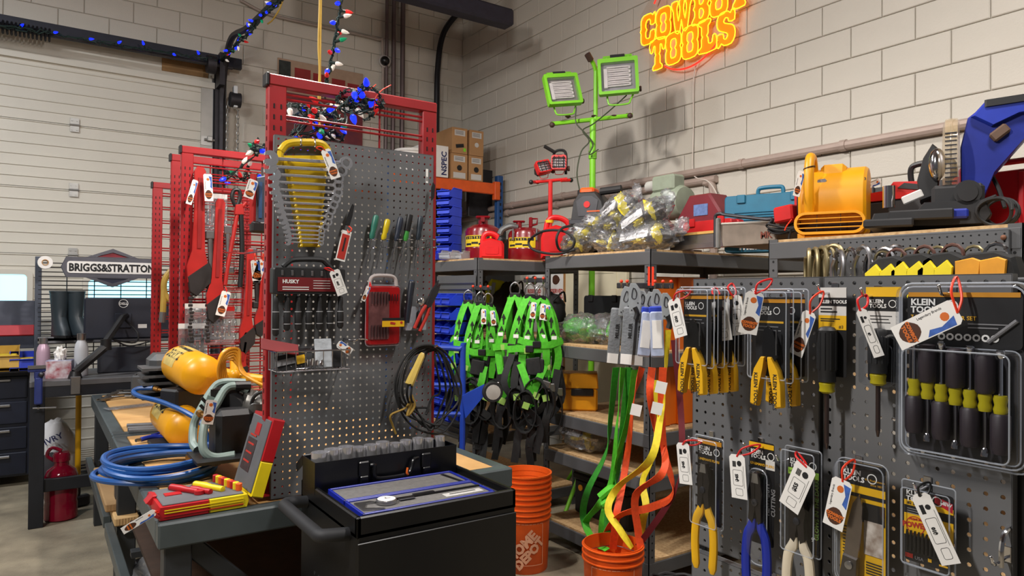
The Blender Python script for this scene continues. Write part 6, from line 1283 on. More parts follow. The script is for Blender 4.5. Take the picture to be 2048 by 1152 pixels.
ob = B().box((0, 0, 0), (.010, .0006, .055)).obj('barcode_sticker', WHITE, pb); ob.location = cb(854, 352, .001)-pb.location; sb = B(); [sb.box((0, -.0006, -.004-.0025*k), (.008, .0004, .001)) for k in range(7)]; sb.obj('barcode', INK, ob)
# clear pocket with marker, ratchet and red pliers
t = thing('clear_pocket', 'clear plastic pocket at the right of the pegboard', 'holder', tuple(cb(832, 660, .02)), 0); B().box((0, -.0, .045), (.085, .002, .09)).box((-.042, .01, .045), (.002, .02, .09)).box((.042, .01, .045), (.002, .02, .09)).box((0, .01, .0), (.085, .02, .002)).obj('pocket', CLED, t)
t = thing('black_handled_tool', 'thick black handled tool standing in the clear pocket', 'tool', tuple(cb(817, 614, .03)), (0, R(8), 0)); B().lathe([(.011, -.06), (.012, .0), (.0125, .09), (.011, .098), (.009, .1)], 14).obj('grip', mat('tool_navy', (28, 32, 42), .4), t); B().lathe([(.0092, .1), (.0092, .102)], 14).obj('end_cap', mat('cap_blue', (70, 90, 130), .4), t)
t = thing('chrome_ratchet', 'chrome ratchet with a black grip in the clear pocket', 'ratchet', tuple(cb(838, 640, .025)), (0, R(5), 0)); B().lathe([(.008, -.03), (.011, -.02), (.011, .03), (.006, .035)], 12).obj('grip', BLACK, t); B().cyl((0, 0, .03), (0, 0, .06), .005, n=8).ball((0, -.004, .07), (.016, .010, .018)).obj('head', CHROME, t)
t = thing('water_pump_pliers', 'red handled long pliers leaning out of the clear pocket', 'pliers', tuple(cb(836, 655, .035)), (0, R(27), 0))
for s in (-1, 1): B().tube(smooth([(s*.012, 0, -.01), (s*.013, 0, .05), (s*.008, 0, .09)], 4), .007, 8).obj('handle', mat('plier_red', (170, 40, 30), .45), t)
B().prism([(-.010, .085), (.010, .085), (.014, .15), (.008, .19), (.0, .17), (-.006, .20), (-.014, .15)], -.006, .006, bev=.001).obj('jaws', DSTEEL, t)
# coiled extension cord with yellow end
t = thing('extension_cord', 'coiled black extension cord with yellow socket end hung at the pegboard edge', 'cord', tuple(cb(860, 692, .03)), 0); o = cb(860, 692, .03); L = lambda px, py, of: cb(px, py, .03+of)-o
for k in range(6):
    j = k*5; pts = [L(790+[0,4,14,24,8,32][k], 768+4*k, .02+.008*k), L(812+[0,6,10,22,2,24][k], 712+2*k, .03), L(850+4*k, 690+2*k, .04-.006*k), L(892-[0,8,3,14,22,4][k], 706+3*k, .03), L(922-[0,14,7,30,42,20][k], 770+3*k, .02), L(914-[2,18,0,34,50,26][k], 830-[0,8,22,12,34,4][k], .02), L(882-[0,10,6,20,30,4][k], 866-[0,10,24,5,38,16][k], .02+.005*k), L(835+[0,8,16,4,20,10][k], 860-[2,16,6,30,44,22][k], .02), L(803+[0,4,16,20,10,26][k], 825-3*k, .02)]
    B().tube(smooth(pts, 5, True), .0042, 8, True).obj('cord_loop', RUB, t)
a, c = L(846, 706, .05), L(820, 765, .055); d = (c-a).normalized(); B().lathe([(.007, 0), (.012, .012), (.013, .06), (.016, .10), (.016, .128), (.012, .13)], 6, a, d).obj('socket_end', mat('socket_yellow', (206, 178, 92), .35, 0, .1), t)
B().box(tuple(a+d*.128+Vector((0, -.012, 0))), (.012, .006, .008)).obj('socket_slot', BLACK, t); B().tube(smooth([L(822, 790, .02), L(812, 815, .03), L(782, 830, .03), L(785, 850, .02), L(792, 868, .02)], 5), .004, 6).tube(smooth([L(822, 790, .02), L(828, 812, .03), L(815, 830, .03), L(824, 800, .03)], 5), .007, 6).obj('tie_rope', mat('tie_gold', (150, 120, 50), .6), t)
B().tube(smooth([L(858, 692, -.03), L(868, 694, .05), L(875, 690, .06)], 4), .004, 6).obj('hang_hook', CHROME, t)
# ================================================================ pipe wrenches and cutters on the second rack
PWR = mat('wrench_red', (168, 30, 26), .45, 0, .12, 8); CAST = mat('cast_dark', (48, 44, 44), .55, .4, .2)
def pipe_wrench(label, px0, py0, px1, py1, Y, w, chain=False, flip=False):
    a = pY(px0, py0, Y); c = pY(px1, py1, Y); Lh = (c-a).length; t = thing('pipe_wrench', label, 'pipe wrench', tuple(a), (0, -math.atan2(c.z-a.z, c.x-a.x)-PI/2, 0), 'red pipe wrenches on the second rack')
    B().prism([(-w*.34, 0), (-w*.2, .02), (w*.2, .02), (w*.34, 0), (w*.30, -Lh*.3), (w*.36, -Lh*.70), (w*.62, -Lh*.86), (w*.55, -Lh*.99), (-w*.62, -Lh*.98), (-w*.70, -Lh*.84), (-w*.40, -Lh*.70), (-w*.30, -Lh*.3)], -.016, .016, bev=.005).obj('handle', PWR, t)
    B().prism([(-w*.12, -.04), (w*.12, -.04), (w*.12, -Lh*.68), (-w*.12, -Lh*.68)], -.020, -.015).obj('handle_web', mat('web_red', (140, 22, 22), .5), t)
    B().prism([(-w*.65, -Lh*.93), (w*.6, -Lh*.80), (w*.8, -Lh*.86), (w*.75, -Lh*.98), (-w*.1, -Lh*1.10), (-w*.5, -Lh*1.06)], -.02, .022, bev=.004).obj('hook_jaw', CAST, t)
    if chain:
        for x0 in (-w*.4, w*.62):
            b = B()
            for k in range(16): b.box((x0+.004*math.sin(k), 0, -Lh*1.02-.02*k), (.026 if k % 2 else .018, .02, .018), .004)
            b.obj('chain_strand', CAST, t)
    return t
t = pipe_wrench('large red chain wrench, leftmost on the second rack', 400, 342, 396, 570, 4.185, .085, True)
price_tag(t, .03, -.05, -.02, R(-4), None, .045, .15); price_tag(t, -.03, -.05, -.06, R(14), None, .03, .14)
pipe_wrench('long red pipe wrench beside the chain wrench', 440, 405, 430, 625, 4.185, .075)
pipe_wrench('red pipe wrench under the shelf hooks near the pegboard edge', 500, 505, 492, 690, 4.185, .06)
pipe_wrench('red pipe wrench half hidden by the pegboard edge', 528, 520, 522, 660, 4.185, .06)
t = pipe_wrench('red handled pipe wrench low behind the yellow hoses', 492, 670, 480, 745, 4.185, .05)
# bolt cutter
Y = 4.18; a = pY(478, 385, Y); t = thing('bolt_cutter', 'long red bolt cutter hung between the pipe wrenches', 'bolt cutter', tuple(a), 0); L = lambda px, py, of=0.: tuple(pY(px, py, Y-of)-a)
B().tube(smooth([L(475, 425), L(465, 480), L(455, 535), L(450, 570)], 5), .012, 8).obj('handle', PWR, t); B().tube(smooth([L(482, 425), L(484, 500), L(480, 575)], 5), .014, 8).obj('handle', BLACK, t)
B().prism([(L(468, 430)[0], L(468, 430)[2]), (L(488, 430)[0], L(488, 430)[2]), (L(484, 408)[0], L(484, 408)[2]), (L(470, 410)[0], L(470, 410)[2])], -.015, .015, bev=.004).obj('pivot_plate', PWR, t)
B().tube(smooth([L(471, 412), L(464, 395), L(468, 381), L(478, 381), L(480, 395), L(474, 415)], 4), .011, 8).obj('jaws', BLACK, t); B().tube(smooth([L(472, 428), L(488, 410), L(492, 405)], 4), .009, 8).obj('jaw_arm', PWR, t); B().tube([L(463, 437), L(463, 475)], .004, 6).obj('steel_edge', STEEL, t)
price_tag(t, L(450, 590)[0], -.04, L(450, 583)[2], R(14), None, .05, .14, zip_to=L(450, 572), zm=REDZ)
# big bar clamp beside the pegboard edge
Y = 3.2; a = pY(520, 345, Y); L = lambda px, py, of=0.: tuple(pY(px, py, Y-of)-a)
t = thing('chain_hoist_clamp', 'grey blue clamp with a red handle hung by the pegboard edge', 'clamp', tuple(a), 0)
B().prism([(L(512, 355)[0], L(512, 355)[2]), (L(538, 350)[0], L(538, 350)[2]), (L(540, 430)[0], L(540, 430)[2]), (L(530, 448)[0], L(530, 448)[2]), (L(514, 448)[0], L(514, 448)[2])], -.02, .02, bev=.006).obj('body', mat('clamp_grey', (92, 100, 112), .45, .3, .1), t)
B().tube([L(507, 348), L(505, 448)], .014, 8).obj('red_bar', PWR, t); B().box(L(524, 455), (.10, .05, .05), .008).obj('jaw', CAST, t); B().box(L(521, 400, .022), (.014, .006, .16)).obj('blue_inset', mat('inset_blue', (60, 90, 130), .4), t); B().tube([L(525, 335), L(525, 352)], .006, 6).obj('hanger', STEEL, t)
price_tag(t, L(503, 362)[0], -.04, L(503, 362)[2], R(16), None, .042, .085)
# long chrome hook rails and sockets
for k, (py, lab) in enumerate(((505, 'chrome rail hook crossing in front of the second rack'),)):
    a = pY(448, py, 4.0); c = pY(538, py-5, 3.2); tag(B().tube([a, a+(c-a)*.5+Vector((0, 0, -.01)), c], .005, 6).obj('hook_bar', CHROME), lab, 'hook')
for k, (px, py, py2, m, lab) in enumerate(((505, 505, 560, STEEL, 'chrome adjustable tool hung below the rail hook'), (513, 560, 610, CAST, 'dark threaded clamp screw hanging near the pegboard edge'), (420, 470, 560, mat('grey_tool', (96, 92, 92), .5, .3), 'grey steel bar tool hung behind the chain wrench'), (455, 460, 540, STEEL, 'slim chrome bar hung behind the bolt cutter'))):
    a = pY(px, py, 4.19); c = pY(px+2, py2, 4.19); t = thing('hanging_tool', lab, 'tool', tuple(a), 0, 'tools hung on the second rack'); B().cyl((0, 0, 0), tuple(c-a), .014, n=8).obj('shank', m, t); B().box((0, 0, 0), (.05, .03, .05), .006).obj('head', m, t); B().box(tuple(c-a), (.06, .03, .04), .006).obj('foot', m, t)
for k, px in enumerate((510, 526)): t = thing('hanging_tag', ('left white shop label hung by the rail hook', 'right white shop label hung by the rail hook')[k], 'label', tuple(pY(px, 520, 3.3)), 0); price_tag(t, 0, 0, 0, R((-6, 18)[k]), None, .04, .095, zip_to=(0, 0, .03), zm=ORZ)
# bags of sockets hung behind
for k, (px, py, lab) in enumerate(((398, 650, 'clear packet of chrome sockets hung low on the second rack'), (440, 655, 'second clear packet of chrome sockets hung low on the rack'), (425, 430, 'hanging clear packets of bits high on the second rack'), (385, 690, 'clear packet with dark springs just above the yellow tank'))):
    p = pY(px, py, 4.19); t = thing('hanging_packet', lab, 'packet', tuple(p), 0, 'clear packets hung on the second rack'); b = B()
    for q in range(5): b.cyl((-.05+.025*q, -.0, .04-.02*(q % 2)), (-.05+.025*q, -.0, -.05), .009, n=8)
    b.obj('sockets', CHROME if k < 3 else BLACK, t); B().box((0, -.012, 0), (.15, .002, .19)).obj('pouch', BAG, t); B().box((0, -.01, .105), (.15, .004, .03)).obj('header', RED if k == 1 else CARDW, t)
# yellow hose end on the farthest rack
Y = 5.3; L = lambda px, py, of=0.: pY(px, py, Y-of)
t = thing('yellow_air_hose', 'yellowish hose looped on the farthest red rack', 'hose', tuple(L(330, 600)), 0); o = L(330, 600)
B().tube(smooth([L(395, 525)-o, L(360, 530)-o, L(333, 552)-o, L(328, 580)-o, L(340, 600)-o, L(370, 610)-o, L(400, 608)-o], 6), .02, 10).tube(smooth([L(328, 572)-o, L(327, 600)-o, L(326, 625)-o], 4), .02, 10).obj('hose', mat('hose_mustard', (170, 140, 60), .5, 0, .1), t); B().cyl(L(326, 624)-o, L(324, 645)-o, .022, n=10).obj('fitting', STEEL, t)
# ================================================================ black tool cart in front of the bench
CZ = .97; cx0, cx1, cy0, cy1 = .725, 1.25, 1.80, 2.28
CBK = mat('cart_black', (9, 9, 10), .38, 0, .2, 10)
t = thing('tool_cart', 'black steel tool cart with a padded top and side handle', 'tool cart', (cx0, cy0, 0)); w, d = cx1-cx0, cy1-cy0
B().box((w/2, d/2, (CZ+.12)/2-.02), (w, d, CZ-.16), .008).obj('cabinet', CBK, t)
rb = B()
for c, s in (((w/2, .008, CZ-.03), (w, .016, .06)), ((w/2, d-.008, CZ-.03), (w, .016, .06)), ((.008, d/2, CZ-.03), (.016, d, .06)), ((w-.008, d/2, CZ-.03), (.016, d, .06))): rb.box(c, s, .004)
rb.obj('tray_rim', CBK, t); B().box((w/2, d/2, CZ-.028), (w-.03, d-.03, .01)).obj('rubber_mat', mat('mat_grey', (58, 58, 62), .85, 0, .25, 90, .3, 200), t)
B().tube(smooth([(.0, .06, CZ-.06), (-.05, .06, CZ-.055), (-.075, .075, CZ-.055), (-.078, .12, CZ-.055), (-.078, d-.12, CZ-.055), (-.075, d-.075, CZ-.055), (-.05, d-.06, CZ-.055), (.0, d-.06, CZ-.06)], 5), .019, 12).obj('side_handle', mat('handle_foam', (34, 35, 38), .65, 0, .1), t)
hl = B()
for i in range(7):
    for k in range(12): hl.cyl((-.0012, .12+.036*i+.018*(k % 2), CZ-.26-.045*k), (.004, .12+.036*i+.018*(k % 2), CZ-.26-.045*k), .0065, n=6)
hl.obj('side_perforations', SLOT, t, kind='stuff')
B().box((w/2, -.003, (CZ-.06)/2+.06), (w-.004, .006, CZ-.20), .002).obj('back_panel', CBK, t)
rv = B(); [rv.lathe([(.004, 0), (.003, .002)], 8, (.06+.10*i, -.006, .20+.12*k), (0, -1, 0)) for i in range(5) for k in range(5)]; rv.obj('panel_rivets', BLKG, t, kind='stuff')
for x in (.07, w-.07):
    for y in (.07, d-.07): B().lathe([(.015, -.018), (.05, -.016), (.05, .016), (.015, .018)], 16, (x, y, .05), (1, 0, 0)).obj('caster', RUB, t); B().box((x, y, .105), (.05, .05, .03)).obj('caster_fork', DSTEEL, t)
# socket box
SBX = mat('socket_box', (10, 11, 16), .3, 0, .2, 12)
bz = CZ-.022; bx0, bx1, by0, by1 = cx0+.0, cx1-.02, cy1-.135, cy1-.015; bw = bx1-bx0
t = thing('socket_box', 'long black steel socket box standing open at the back of the cart', 'tool box', (bx0, by0, bz)); hh = .10; dd = by1-by0
b = B()
for c, s in (((bw/2, .001, hh/2), (bw, .003, hh)), ((bw/2, dd, hh/2), (bw, .003, hh)), ((.001, dd/2, hh/2), (.003, dd, hh)), ((bw, dd/2, hh/2), (.003, dd, hh)), ((bw/2, dd/2, .002), (bw, dd, .004))): b.box(c, s)
b.obj('tub', SBX, t); B().box((bw/2, dd+.035, hh-.02), (bw, .08, .004), 0, (R(-32), 0, 0)).prism([(dd, hh), (dd+.07, hh-.045), (dd+.06, hh-.065), (dd, hh-.03)], -.001, .002, 'x').obj('lid', SBX, t)
B().box((bw/2, dd/2, hh*.40), (bw-.01, dd-.01, .01)).obj('inner_tray', SBX, t)
for x in (.16, bw-.12): B().box((x, -.006, hh*.62), (.035, .010, .05), .004).box((x, -.008, hh*.28), (.028, .010, .025), .003).obj('latch', SBX, t)
B().tube(smooth([(bw*.36, -.004, hh*.72), (bw*.36+.012, -.014, hh*.70), (bw*.38, -.018, hh*.40), (bw*.42, -.02, hh*.28), (bw*.60, -.02, hh*.28), (bw*.64, -.018, hh*.45), (bw*.66, -.014, hh*.72), (bw*.70, -.004, hh*.74)], 4), .006, 8).obj('carry_handle', SBX, t); B().tube(smooth([(bw*.60, -.03, hh*.52), (bw*.595, -.03, hh*.36), (bw*.605, -.028, hh*.28)], 3), .0035, 6).obj('zip_tie', mat('zip_or2', (236, 110, 40), .4), t)
for k in range(11):
    r = .0285-.0011*k; x = bx0+.035+k*(bw-.07)/10+.0; z = bz+hh*.58; pr = []
    b = B(); n = 24; ro = [r*(1-.06*(a % 2)) for a in range(n)]
    b.frame([(r*math.cos(2*PI*a/n), r*math.sin(2*PI*a/n)) for a in range(n)], [(r*(.80-.09*(a % 2))*math.cos(2*PI*a/n), r*(.80-.09*(a % 2))*math.sin(2*PI*a/n)) for a in range(n)], 0, .062+.004*(k % 3), 'z')
    o = b.obj('large_socket', MWR); o.location = (x, by0+dd*.46+.006*(k % 2), z); tag(o, 'chrome twelve point socket in the black box, %s' % ('largest at the left end', 'second from the left', 'third from the left', 'fourth from the left', 'fifth from the left', 'in the middle of the row', 'fifth from the right', 'fourth from the right', 'third from the right', 'second from the right', 'smallest at the right end')[k], 'socket', 'sockets in the long black box')
# dial caliper case
CBL = mat('case_blue', (22, 38, 150), .35, 0, .08); FOAM = mat('case_foam', (112, 110, 108), .9, 0, .12, 60, .2, 150)
t = thing('caliper_case', 'open blue dial caliper case lying on the cart top', 'case', (.965, 1.815, CZ-.02), R(-1)); w, d = .43, .145
for k, (yc, nm) in enumerate(((d/2, 'tray'), (d*1.5+.004, 'lid'))):
    b = B(); b.box((0, yc, .004), (w, d, .008)); [b.box(c, s, .002) for c, s in (((0, yc-d/2+.004, .011), (w, .008, .022)), ((0, yc+d/2-.004, .011), (w, .008, .022)), ((-w/2+.004, yc, .011), (.008, d, .022)), ((w/2-.004, yc, .011), (.008, d, .022)))]
    o = b.obj(nm, CBL, t); B().box((0, yc, .012), (w-.018, d-.018, .010)).obj('foam', FOAM, o)
for x in (-.12, .10): B().box((x, -.003, .012), (.05, .008, .014), .002).obj('snap', CBL, t)
B().box((w*.42, d*1.5, .018), (.012, d*.8, .002), 0, (0, 0, R(8))).obj('foam_slot', BLACK, t)
B().box((w*.30, d*.35, .0178), (.13, .032, .001)).obj('maker_label', CARDW, t); lines(t, [], INK, 0) if False else B().box((w*.30, d*.38, .0184), (.09, .006, .0006)).obj('label_print', INK, t)
q = thing('dial_caliper', 'steel dial caliper lying in the foam of the blue case', 'caliper', (.965, 1.815, CZ-.02+.018), R(-1))
B().box((.04, d*.62, .002), (.36, .010, .003)).obj('beam', BLKG, q); B().lathe([(.030, 0), (.030, .010), (.027, .012)], 28, (-.115, d*.50, .001)).obj('dial_rim', STEEL, q); B().lathe([(.0265, .0122), (.0, .0124)], 28, (-.115, d*.50, .001)).obj('dial_face', WHITE, q); B().box((-.112, d*.50, .0142), (.018, .001, .0006)).box((-.115, d*.50+.006, .0142), (.001, .012, .0006)).obj('dial_needle', INK, q)
B().prism([(-.20, d*.75), (-.15, d*.72), (-.14, d*.6), (-.17, d*.62), (-.19, d*.35), (-.14, d*.15), (-.145, d*.13), (-.20, d*.25)], .0, .004, 'z').obj('jaws', STEEL, q); B().box((-.05, d*.5, .003), (.05, .014, .004), .001).box((.02, d*.72, .002), (.07, .012, .003)).obj('slide', DSTEEL, q)
# ================================================================ things on the bench
BZ = .872
P = lambda px, py, Y: pY(px, py, Y)
# insulated tool case
t = thing('insulated_tool_case', 'open red and yellow insulated tool case on the bench corner', 'tool case', (.322, 2.385, BZ), R(2)); w, d, h = .262, .215, .042
TCR = mat('tcase_red', (170, 20, 28), .4, 0, .08); TCY = mat('tcase_yellow', (220, 196, 24), .4, 0, .08); TCG = mat('tcase_grey', (92, 94, 98), .6, 0, .1)
B().prism([(0, 0), (w*.55, 0), (w*.55, h), (0, h), (-.006, h*.5)], 0, d, bev=.004).obj('base_red', TCR, t); B().prism([(w*.55, 0), (w, 0), (w+.006, h*.5), (w, h), (w*.55, h)], 0, d, bev=.004).obj('base_yellow', TCY, t)
B().box((w/2, d/2, h+.002), (w-.02, d-.02, .006), .002).obj('inner_tray', TCG, t); B().box((w*.22, d*.55, h+.006), (.05, .035, .003)).obj('red_pocket', TCR, t)
for z in (.012, .022, .030): B().box((w/2, -.001, z), (w*.9, .003, .003)).obj('rib', TCR if z < .02 else TCY, t)
for x, y, L_, m, a in ((w*.36, d*.60, .125, TCR, -60), (w*.52, d*.40, .085, TCR, -58), (w*.64, d*.55, .135, TCY, -62)):
    tt = bpy.data.objects.new('insulated_tool', None); COL.objects.link(tt); tt.parent = t; tt.location = (x, y, h+.012); tt.rotation_euler = (0, 0, R(a))
    B().lathe([(.008, -L_/2), (.012, -L_/2+.004), (.013, -L_*.1), (.010, L_*.1), (.010, L_/2), (.004, L_/2+.002)], 12, (0, 0, 0), (1, 0, 0)).obj('sleeve', m, tt); B().lathe([(.011, -L_/2+.0), (.011, -L_/2+.006)], 10, (0, 0, 0), (1, 0, 0)).obj('end', BLACK, tt)
    if x < w*.4: B().lathe([(.016, -.006), (.016, .006), (.008, .008)], 12, (L_*.55, 0, 0), (0, 0, 1)).obj('ratchet_head', TCR, tt)
for k in range(9): B().lathe([(.009, 0), (.0105, .002), (.0105, .024), (.007, .026)], 12, (w*.80+.0045*k, d*.92-.0195*k, h+.004), (0, 0, 1)).obj('insulated_socket', (TCR, TCY, ORG)[k % 3], t)
B().prism([(-.02, .028), (.0, .05), (.012, .05), (-.006, .02)], d*.55, d*.8, bev=.002).obj('latch', TCR, t); B().box((-.012, d*.06, .02), (.03, .03, .012), .003, (0, R(35), 0)).obj('latch', TCR, t)
ld = bpy.data.objects.new('lid', None); COL.objects.link(ld); ld.parent = t; ld.location = (w+.012, 0, h*.7); ld.rotation_euler = (0, R(-74), 0)
B().prism([(0, 0), (w*.45, 0), (w*.45, .04), (0, .04)], 0, d, bev=.004).obj('lid_yellow', TCY, ld) ; B().prism([(w*.45, 0), (w, 0), (w, .04), (w*.45, .04)], 0, d, bev=.004).obj('lid_red', TCR, ld)
for o in ld.children: o.location = (0, 0, -.04)
B().box((w/2, d/2, .002), (w-.02, d-.02, .006), .002).obj('lid_lining', TCG, ld); B().box((w*.80, d*.5, .0056), (.04, .05, .002)).obj('lid_pocket', TCR, ld); B().box((w*.45, d*.62, .0056), (w*.42, d*.45, .002)).obj('content_sheet', mat('sheet_dark', (58, 42, 44), .5, 0, .3, 60), ld)
for k in range(4): B().box((w*.36+.03*k, d*.62, .0072), (.006, d*.3, .001)).obj('sheet_picture', PRR, ld)
price_tag(t, -.012, -.006, .035, R(64), None, .022, .10, 0, zip_to=(-.006, .01, .03), zm=ORZ)
# blue air hose
HB2 = mat('hose_blue', (24, 76, 142), .38, 0, .06); BRS = mat('brass', (160, 120, 66), .35, .9, .1)
t = thing('blue_air_hose', 'coiled blue air hose hanging over the bench edge', 'hose', (.43, 3.03, BZ), 0)
pts = []; hr = .0115; q = random.Random(3)
for k in range(5*12):
    a = k*2*PI/12; r = .20+.016*math.sin(k*.41)+.012*math.sin(k*.23); pts.append((r*.98*math.cos(a)-.02+.012*math.sin(k*.7), r*1.05*math.sin(a), .014+.0125*(k//12)+.006*math.sin(k*1.1)))
o = Vector((.43, 3.03, BZ)); pts += [P(420, 895, 3.2)-o, P(405, 850, 3.25)-o, P(372, 825, 3.35)-o, P(320, 803, 3.55)-o, P(280, 793, 3.7)-o, P(267, 784, 3.78)-o, P(278, 777, 3.78)-o, P(306, 776, 3.75)-o]
B().tube(smooth(pts, 4), hr, 8).obj('hose', HB2, t); a, c = P(308, 776, 3.75)-o, P(345, 786, 3.7)-o; B().lathe([(.012, 0), (.012, .02), (.008, .022), (.008, .045), (.012, .047), (.012, (c-a).length)], 10, a, c-a).obj('coupler', BRS, t)
a, c = P(398, 908, 3.0)-o, P(362, 921, 2.95)-o; B().lathe([(.011, 0), (.011, .03), (.015, .032), (.015, .055), (.008, .056)], 8, a, c-a).obj('end_fitting', BRS, t)
# yellow twin tank compressor
CY = mat('compressor_yellow', (226, 160, 20), .35, 0, .1, 6); CYB = mat('compressor_black', (26, 26, 28), .5, 0, .15)
o = P(385, 890, 3.6); t = thing('air_compressor', 'yellow twin tank air compressor behind the blue hose', 'compressor', (o.x, 3.6, BZ), 0); o = Vector((o.x, 3.6, BZ))
def tank(a, c, r):
    L_ = (c-a).length; B().lathe([(.0, -r*.62), (r*.45, -r*.55), (r*.8, -r*.32), (r*.96, -.05*r), (r, .05*r), (r, L_), (r*.96, L_+.1*r), (r*.8, L_+r*.34), (r*.45, L_+r*.56), (0, L_+r*.63)], 26, a, c-a).obj('tank', CY, t)
    ax = (c-a).normalized(); up = Vector((0, 0, 1)); sd = ax.cross(up).normalized(); up = sd.cross(ax)
    vs = []; n = 10
    for i in range(n+1):
        th = R(60+110*i/n); dv = sd*math.cos(th)*-1+up*math.sin(th)
        for f in (.10, .55): vs.append(a+ax*L_*f+dv*(r*1.006))
    lo = B().add([tuple(v) for v in vs], [(2*i, 2*i+2, 2*i+3, 2*i+1) for i in range(n)]).obj('tank_label', mat('tank_label', (196, 172, 92), .4, 0, .15, 26), t)
    for wd, sz, t0 in (('DEWALT', .062, 118), ('AIR COMPRESSOR', .026, 92)):
        b = B().text(wd, sz, th=.0, bold=.0015, rot=(0, 0, 0)); w_ = max(v.x for v in b.v)
        def onto(v):
            th = R(t0)+v.y/r; dv = sd*math.cos(th)*-1+up*math.sin(th); return a+ax*(L_*.06+v.x/w_*L_*.56)+dv*(r*1.012)
        b.v = [onto(v) for v in b.v]; b.obj('tank_lettering', INK, lo)
tank(P(362, 728, 3.75)-o, P(404, 750, 3.45)-o, .092); tank(P(340, 826, 3.75)-o, P(372, 858, 3.45)-o, .090)
B().box(tuple(P(365, 800, 3.6)-o), (.16, .12, .12), .01, (0, 0, R(30))).obj('pressure_switch', CYB, t); B().box(tuple(P(330, 745, 3.95)-o), (.16, .18, .2), .03).obj('pump_cover', mat('pump_grey', (84, 86, 88), .5, .3, .15), t)
for k in range(5): B().box(tuple(P(318, 735+14*k, 3.85)-o), (.17, .2, .012)).obj('pump_fin', mat('pump_grey', (84, 86, 88)), t)
B().tube(smooth([P(448, 790, 3.4)-o, P(442, 735, 3.45)-o, P(450, 708, 3.45)-o, P(466, 706, 3.45)-o, P(470, 745, 3.4)-o, P(475, 752, 3.4)-o], 5), .02, 10).tube(smooth([P(440, 742, 3.45)-o, P(480, 752, 3.3)-o, P(530, 760, 3.15)-o], 4), .02, 10).obj('handle_tube', CY, t); B().ball(P(470, 750, 3.3)-o, .028, 12, 8).obj('handle_knob', CY, t)
B().box(tuple(P(345, 893, 3.55)-o+Vector((0, 0, .012))), (.18, .25, .02), .004).obj('base_plate', CYB, t)
tk = P(300, 842, 4.1)
t = thing('yellow_air_line', 'bundle of yellow air line looped over the compressor handle', 'hose', tuple(P(470, 740, 3.25)), 0); o = P(470, 740, 3.25)
for k in range(5):
    pts = [P(440+4*k, 775, 3.25)-o, P(437+3*k, 735-3*k, 3.22)-o, P(452+3*k, 703+4*k, 3.2)-o, P(478-2*k, 700+6*k, 3.2)-o, P(480+4*k, 740+3*k, 3.18)-o, P(505+5*k, 760+3*k, 3.1)-o, P(538, 775+5*k, 2.95)-o]; B().tube(smooth(pts, 5), .0065, 6).obj('line_loop', mat('line_yellow', (214, 146, 36), .45), t)
B().tube(smooth([P(470, 760, 3.15)-o, P(480, 800, 3.05)-o, P(488, 825, 3.0)-o], 4), .0065, 6).obj('line_tail', mat('line_yellow', (214, 146, 36)), t)
# grey-green framed compressor
FG = mat('frame_grey', (128, 146, 140), .45, 0, .08); o = P(460, 915, 3.0); o = Vector((o.x, 3.0, BZ))
t = thing('framed_compressor', 'black motor compressor in a grey green tube frame on the bench', 'compressor', tuple(o), 0); L = lambda px, py, Y: P(px, py, Y)-o
B().tube(smooth([L(495, 780, 2.95), L(470, 772, 2.95), L(450, 780, 2.95), L(432, 810, 2.92), L(412, 840, 2.88), L(405, 880, 2.85), L(410, 905, 2.83), L(432, 915, 2.82), L(470, 910, 2.8)], 5), .0165, 10).tube(smooth([L(490, 765, 3.1), L(445, 765, 3.1), L(425, 780, 3.1), L(400, 822, 3.05), L(388, 850, 3.05), L(386, 885, 3.0), L(395, 900, 2.95)], 5), .0165, 10).obj('tube_frame', FG, t)
B().tube([L(470, 773, 2.95), L(500, 772, 2.95)], .021, 10).obj('grip', BLACK, t)
B().prism([(L(412, 788, 2.98).x, L(412, 788, 2.98).z), (L(432, 795, 2.98).x, L(432, 795, 2.98).z), (L(415, 850, 2.98).x, L(415, 850, 2.98).z), (L(395, 830, 2.98).x, L(395, 830, 2.98).z)], -.06, -.05).obj('side_panel', FG, t)
for k in range(3): B().box(tuple(L(412-3*k, 805+14*k, 2.92)), (.05, .004, .012), 0, (0, R(50), 0)).obj('panel_slot', BLACK, t)
B().lathe([(.075, 0), (.085, .02), (.085, .16), (.06, .20)], 20, L(450, 825, 2.95), (.5, .8, 0)).obj('motor', CYB, t); B().box(tuple(L(462, 865, 2.92)), (.14, .16, .20), .02).obj('shroud', CYB, t)
for k in range(7): B().box(tuple(L(448, 800, 2.95)+Vector((.012*k, .02*k, .03))), (.10, .008, .03)).obj('cooling_fin', CYB, t)
b = B(); lump(b, L(508, 820, 2.95), (.06, .10, .08), .2, seed=4.); b.obj('pump_head', mat('pump_cast', (110, 108, 104), .4, .7, .2), t); B().cyl(L(510, 850, 2.85), L(540, 862, 2.8), .035, n=14).obj('silver_tank', mat('silver_tank', (170, 176, 176), .35, .5), t)
B().tube(smooth([L(500, 835, 2.9), L(505, 800, 2.88), L(520, 785, 2.86), L(540, 785, 2.84)], 5), .007, 6).obj('black_hose', RUB, t); B().lathe([(.012, 0), (.014, .02), (.008, .022), (.008, .04)], 8, L(397, 825, 2.85), L(412, 836, 2.8)-L(397, 825, 2.85)).obj('brass_valve', BRS, t)
B().box(tuple(L(440, 917, 2.85)+Vector((0, 0, .01))), (.20, .22, .012)).cyl(tuple(L(430, 920, 2.82)), tuple(L(430, 930, 2.82)), .02, n=10).obj('base_foot', BLACK, t)
price_tag(t, L(424, 800, 2.78).x, L(424, 800, 2.78).y, L(424, 800, 2.78).z, R(10), None, .04, .09)
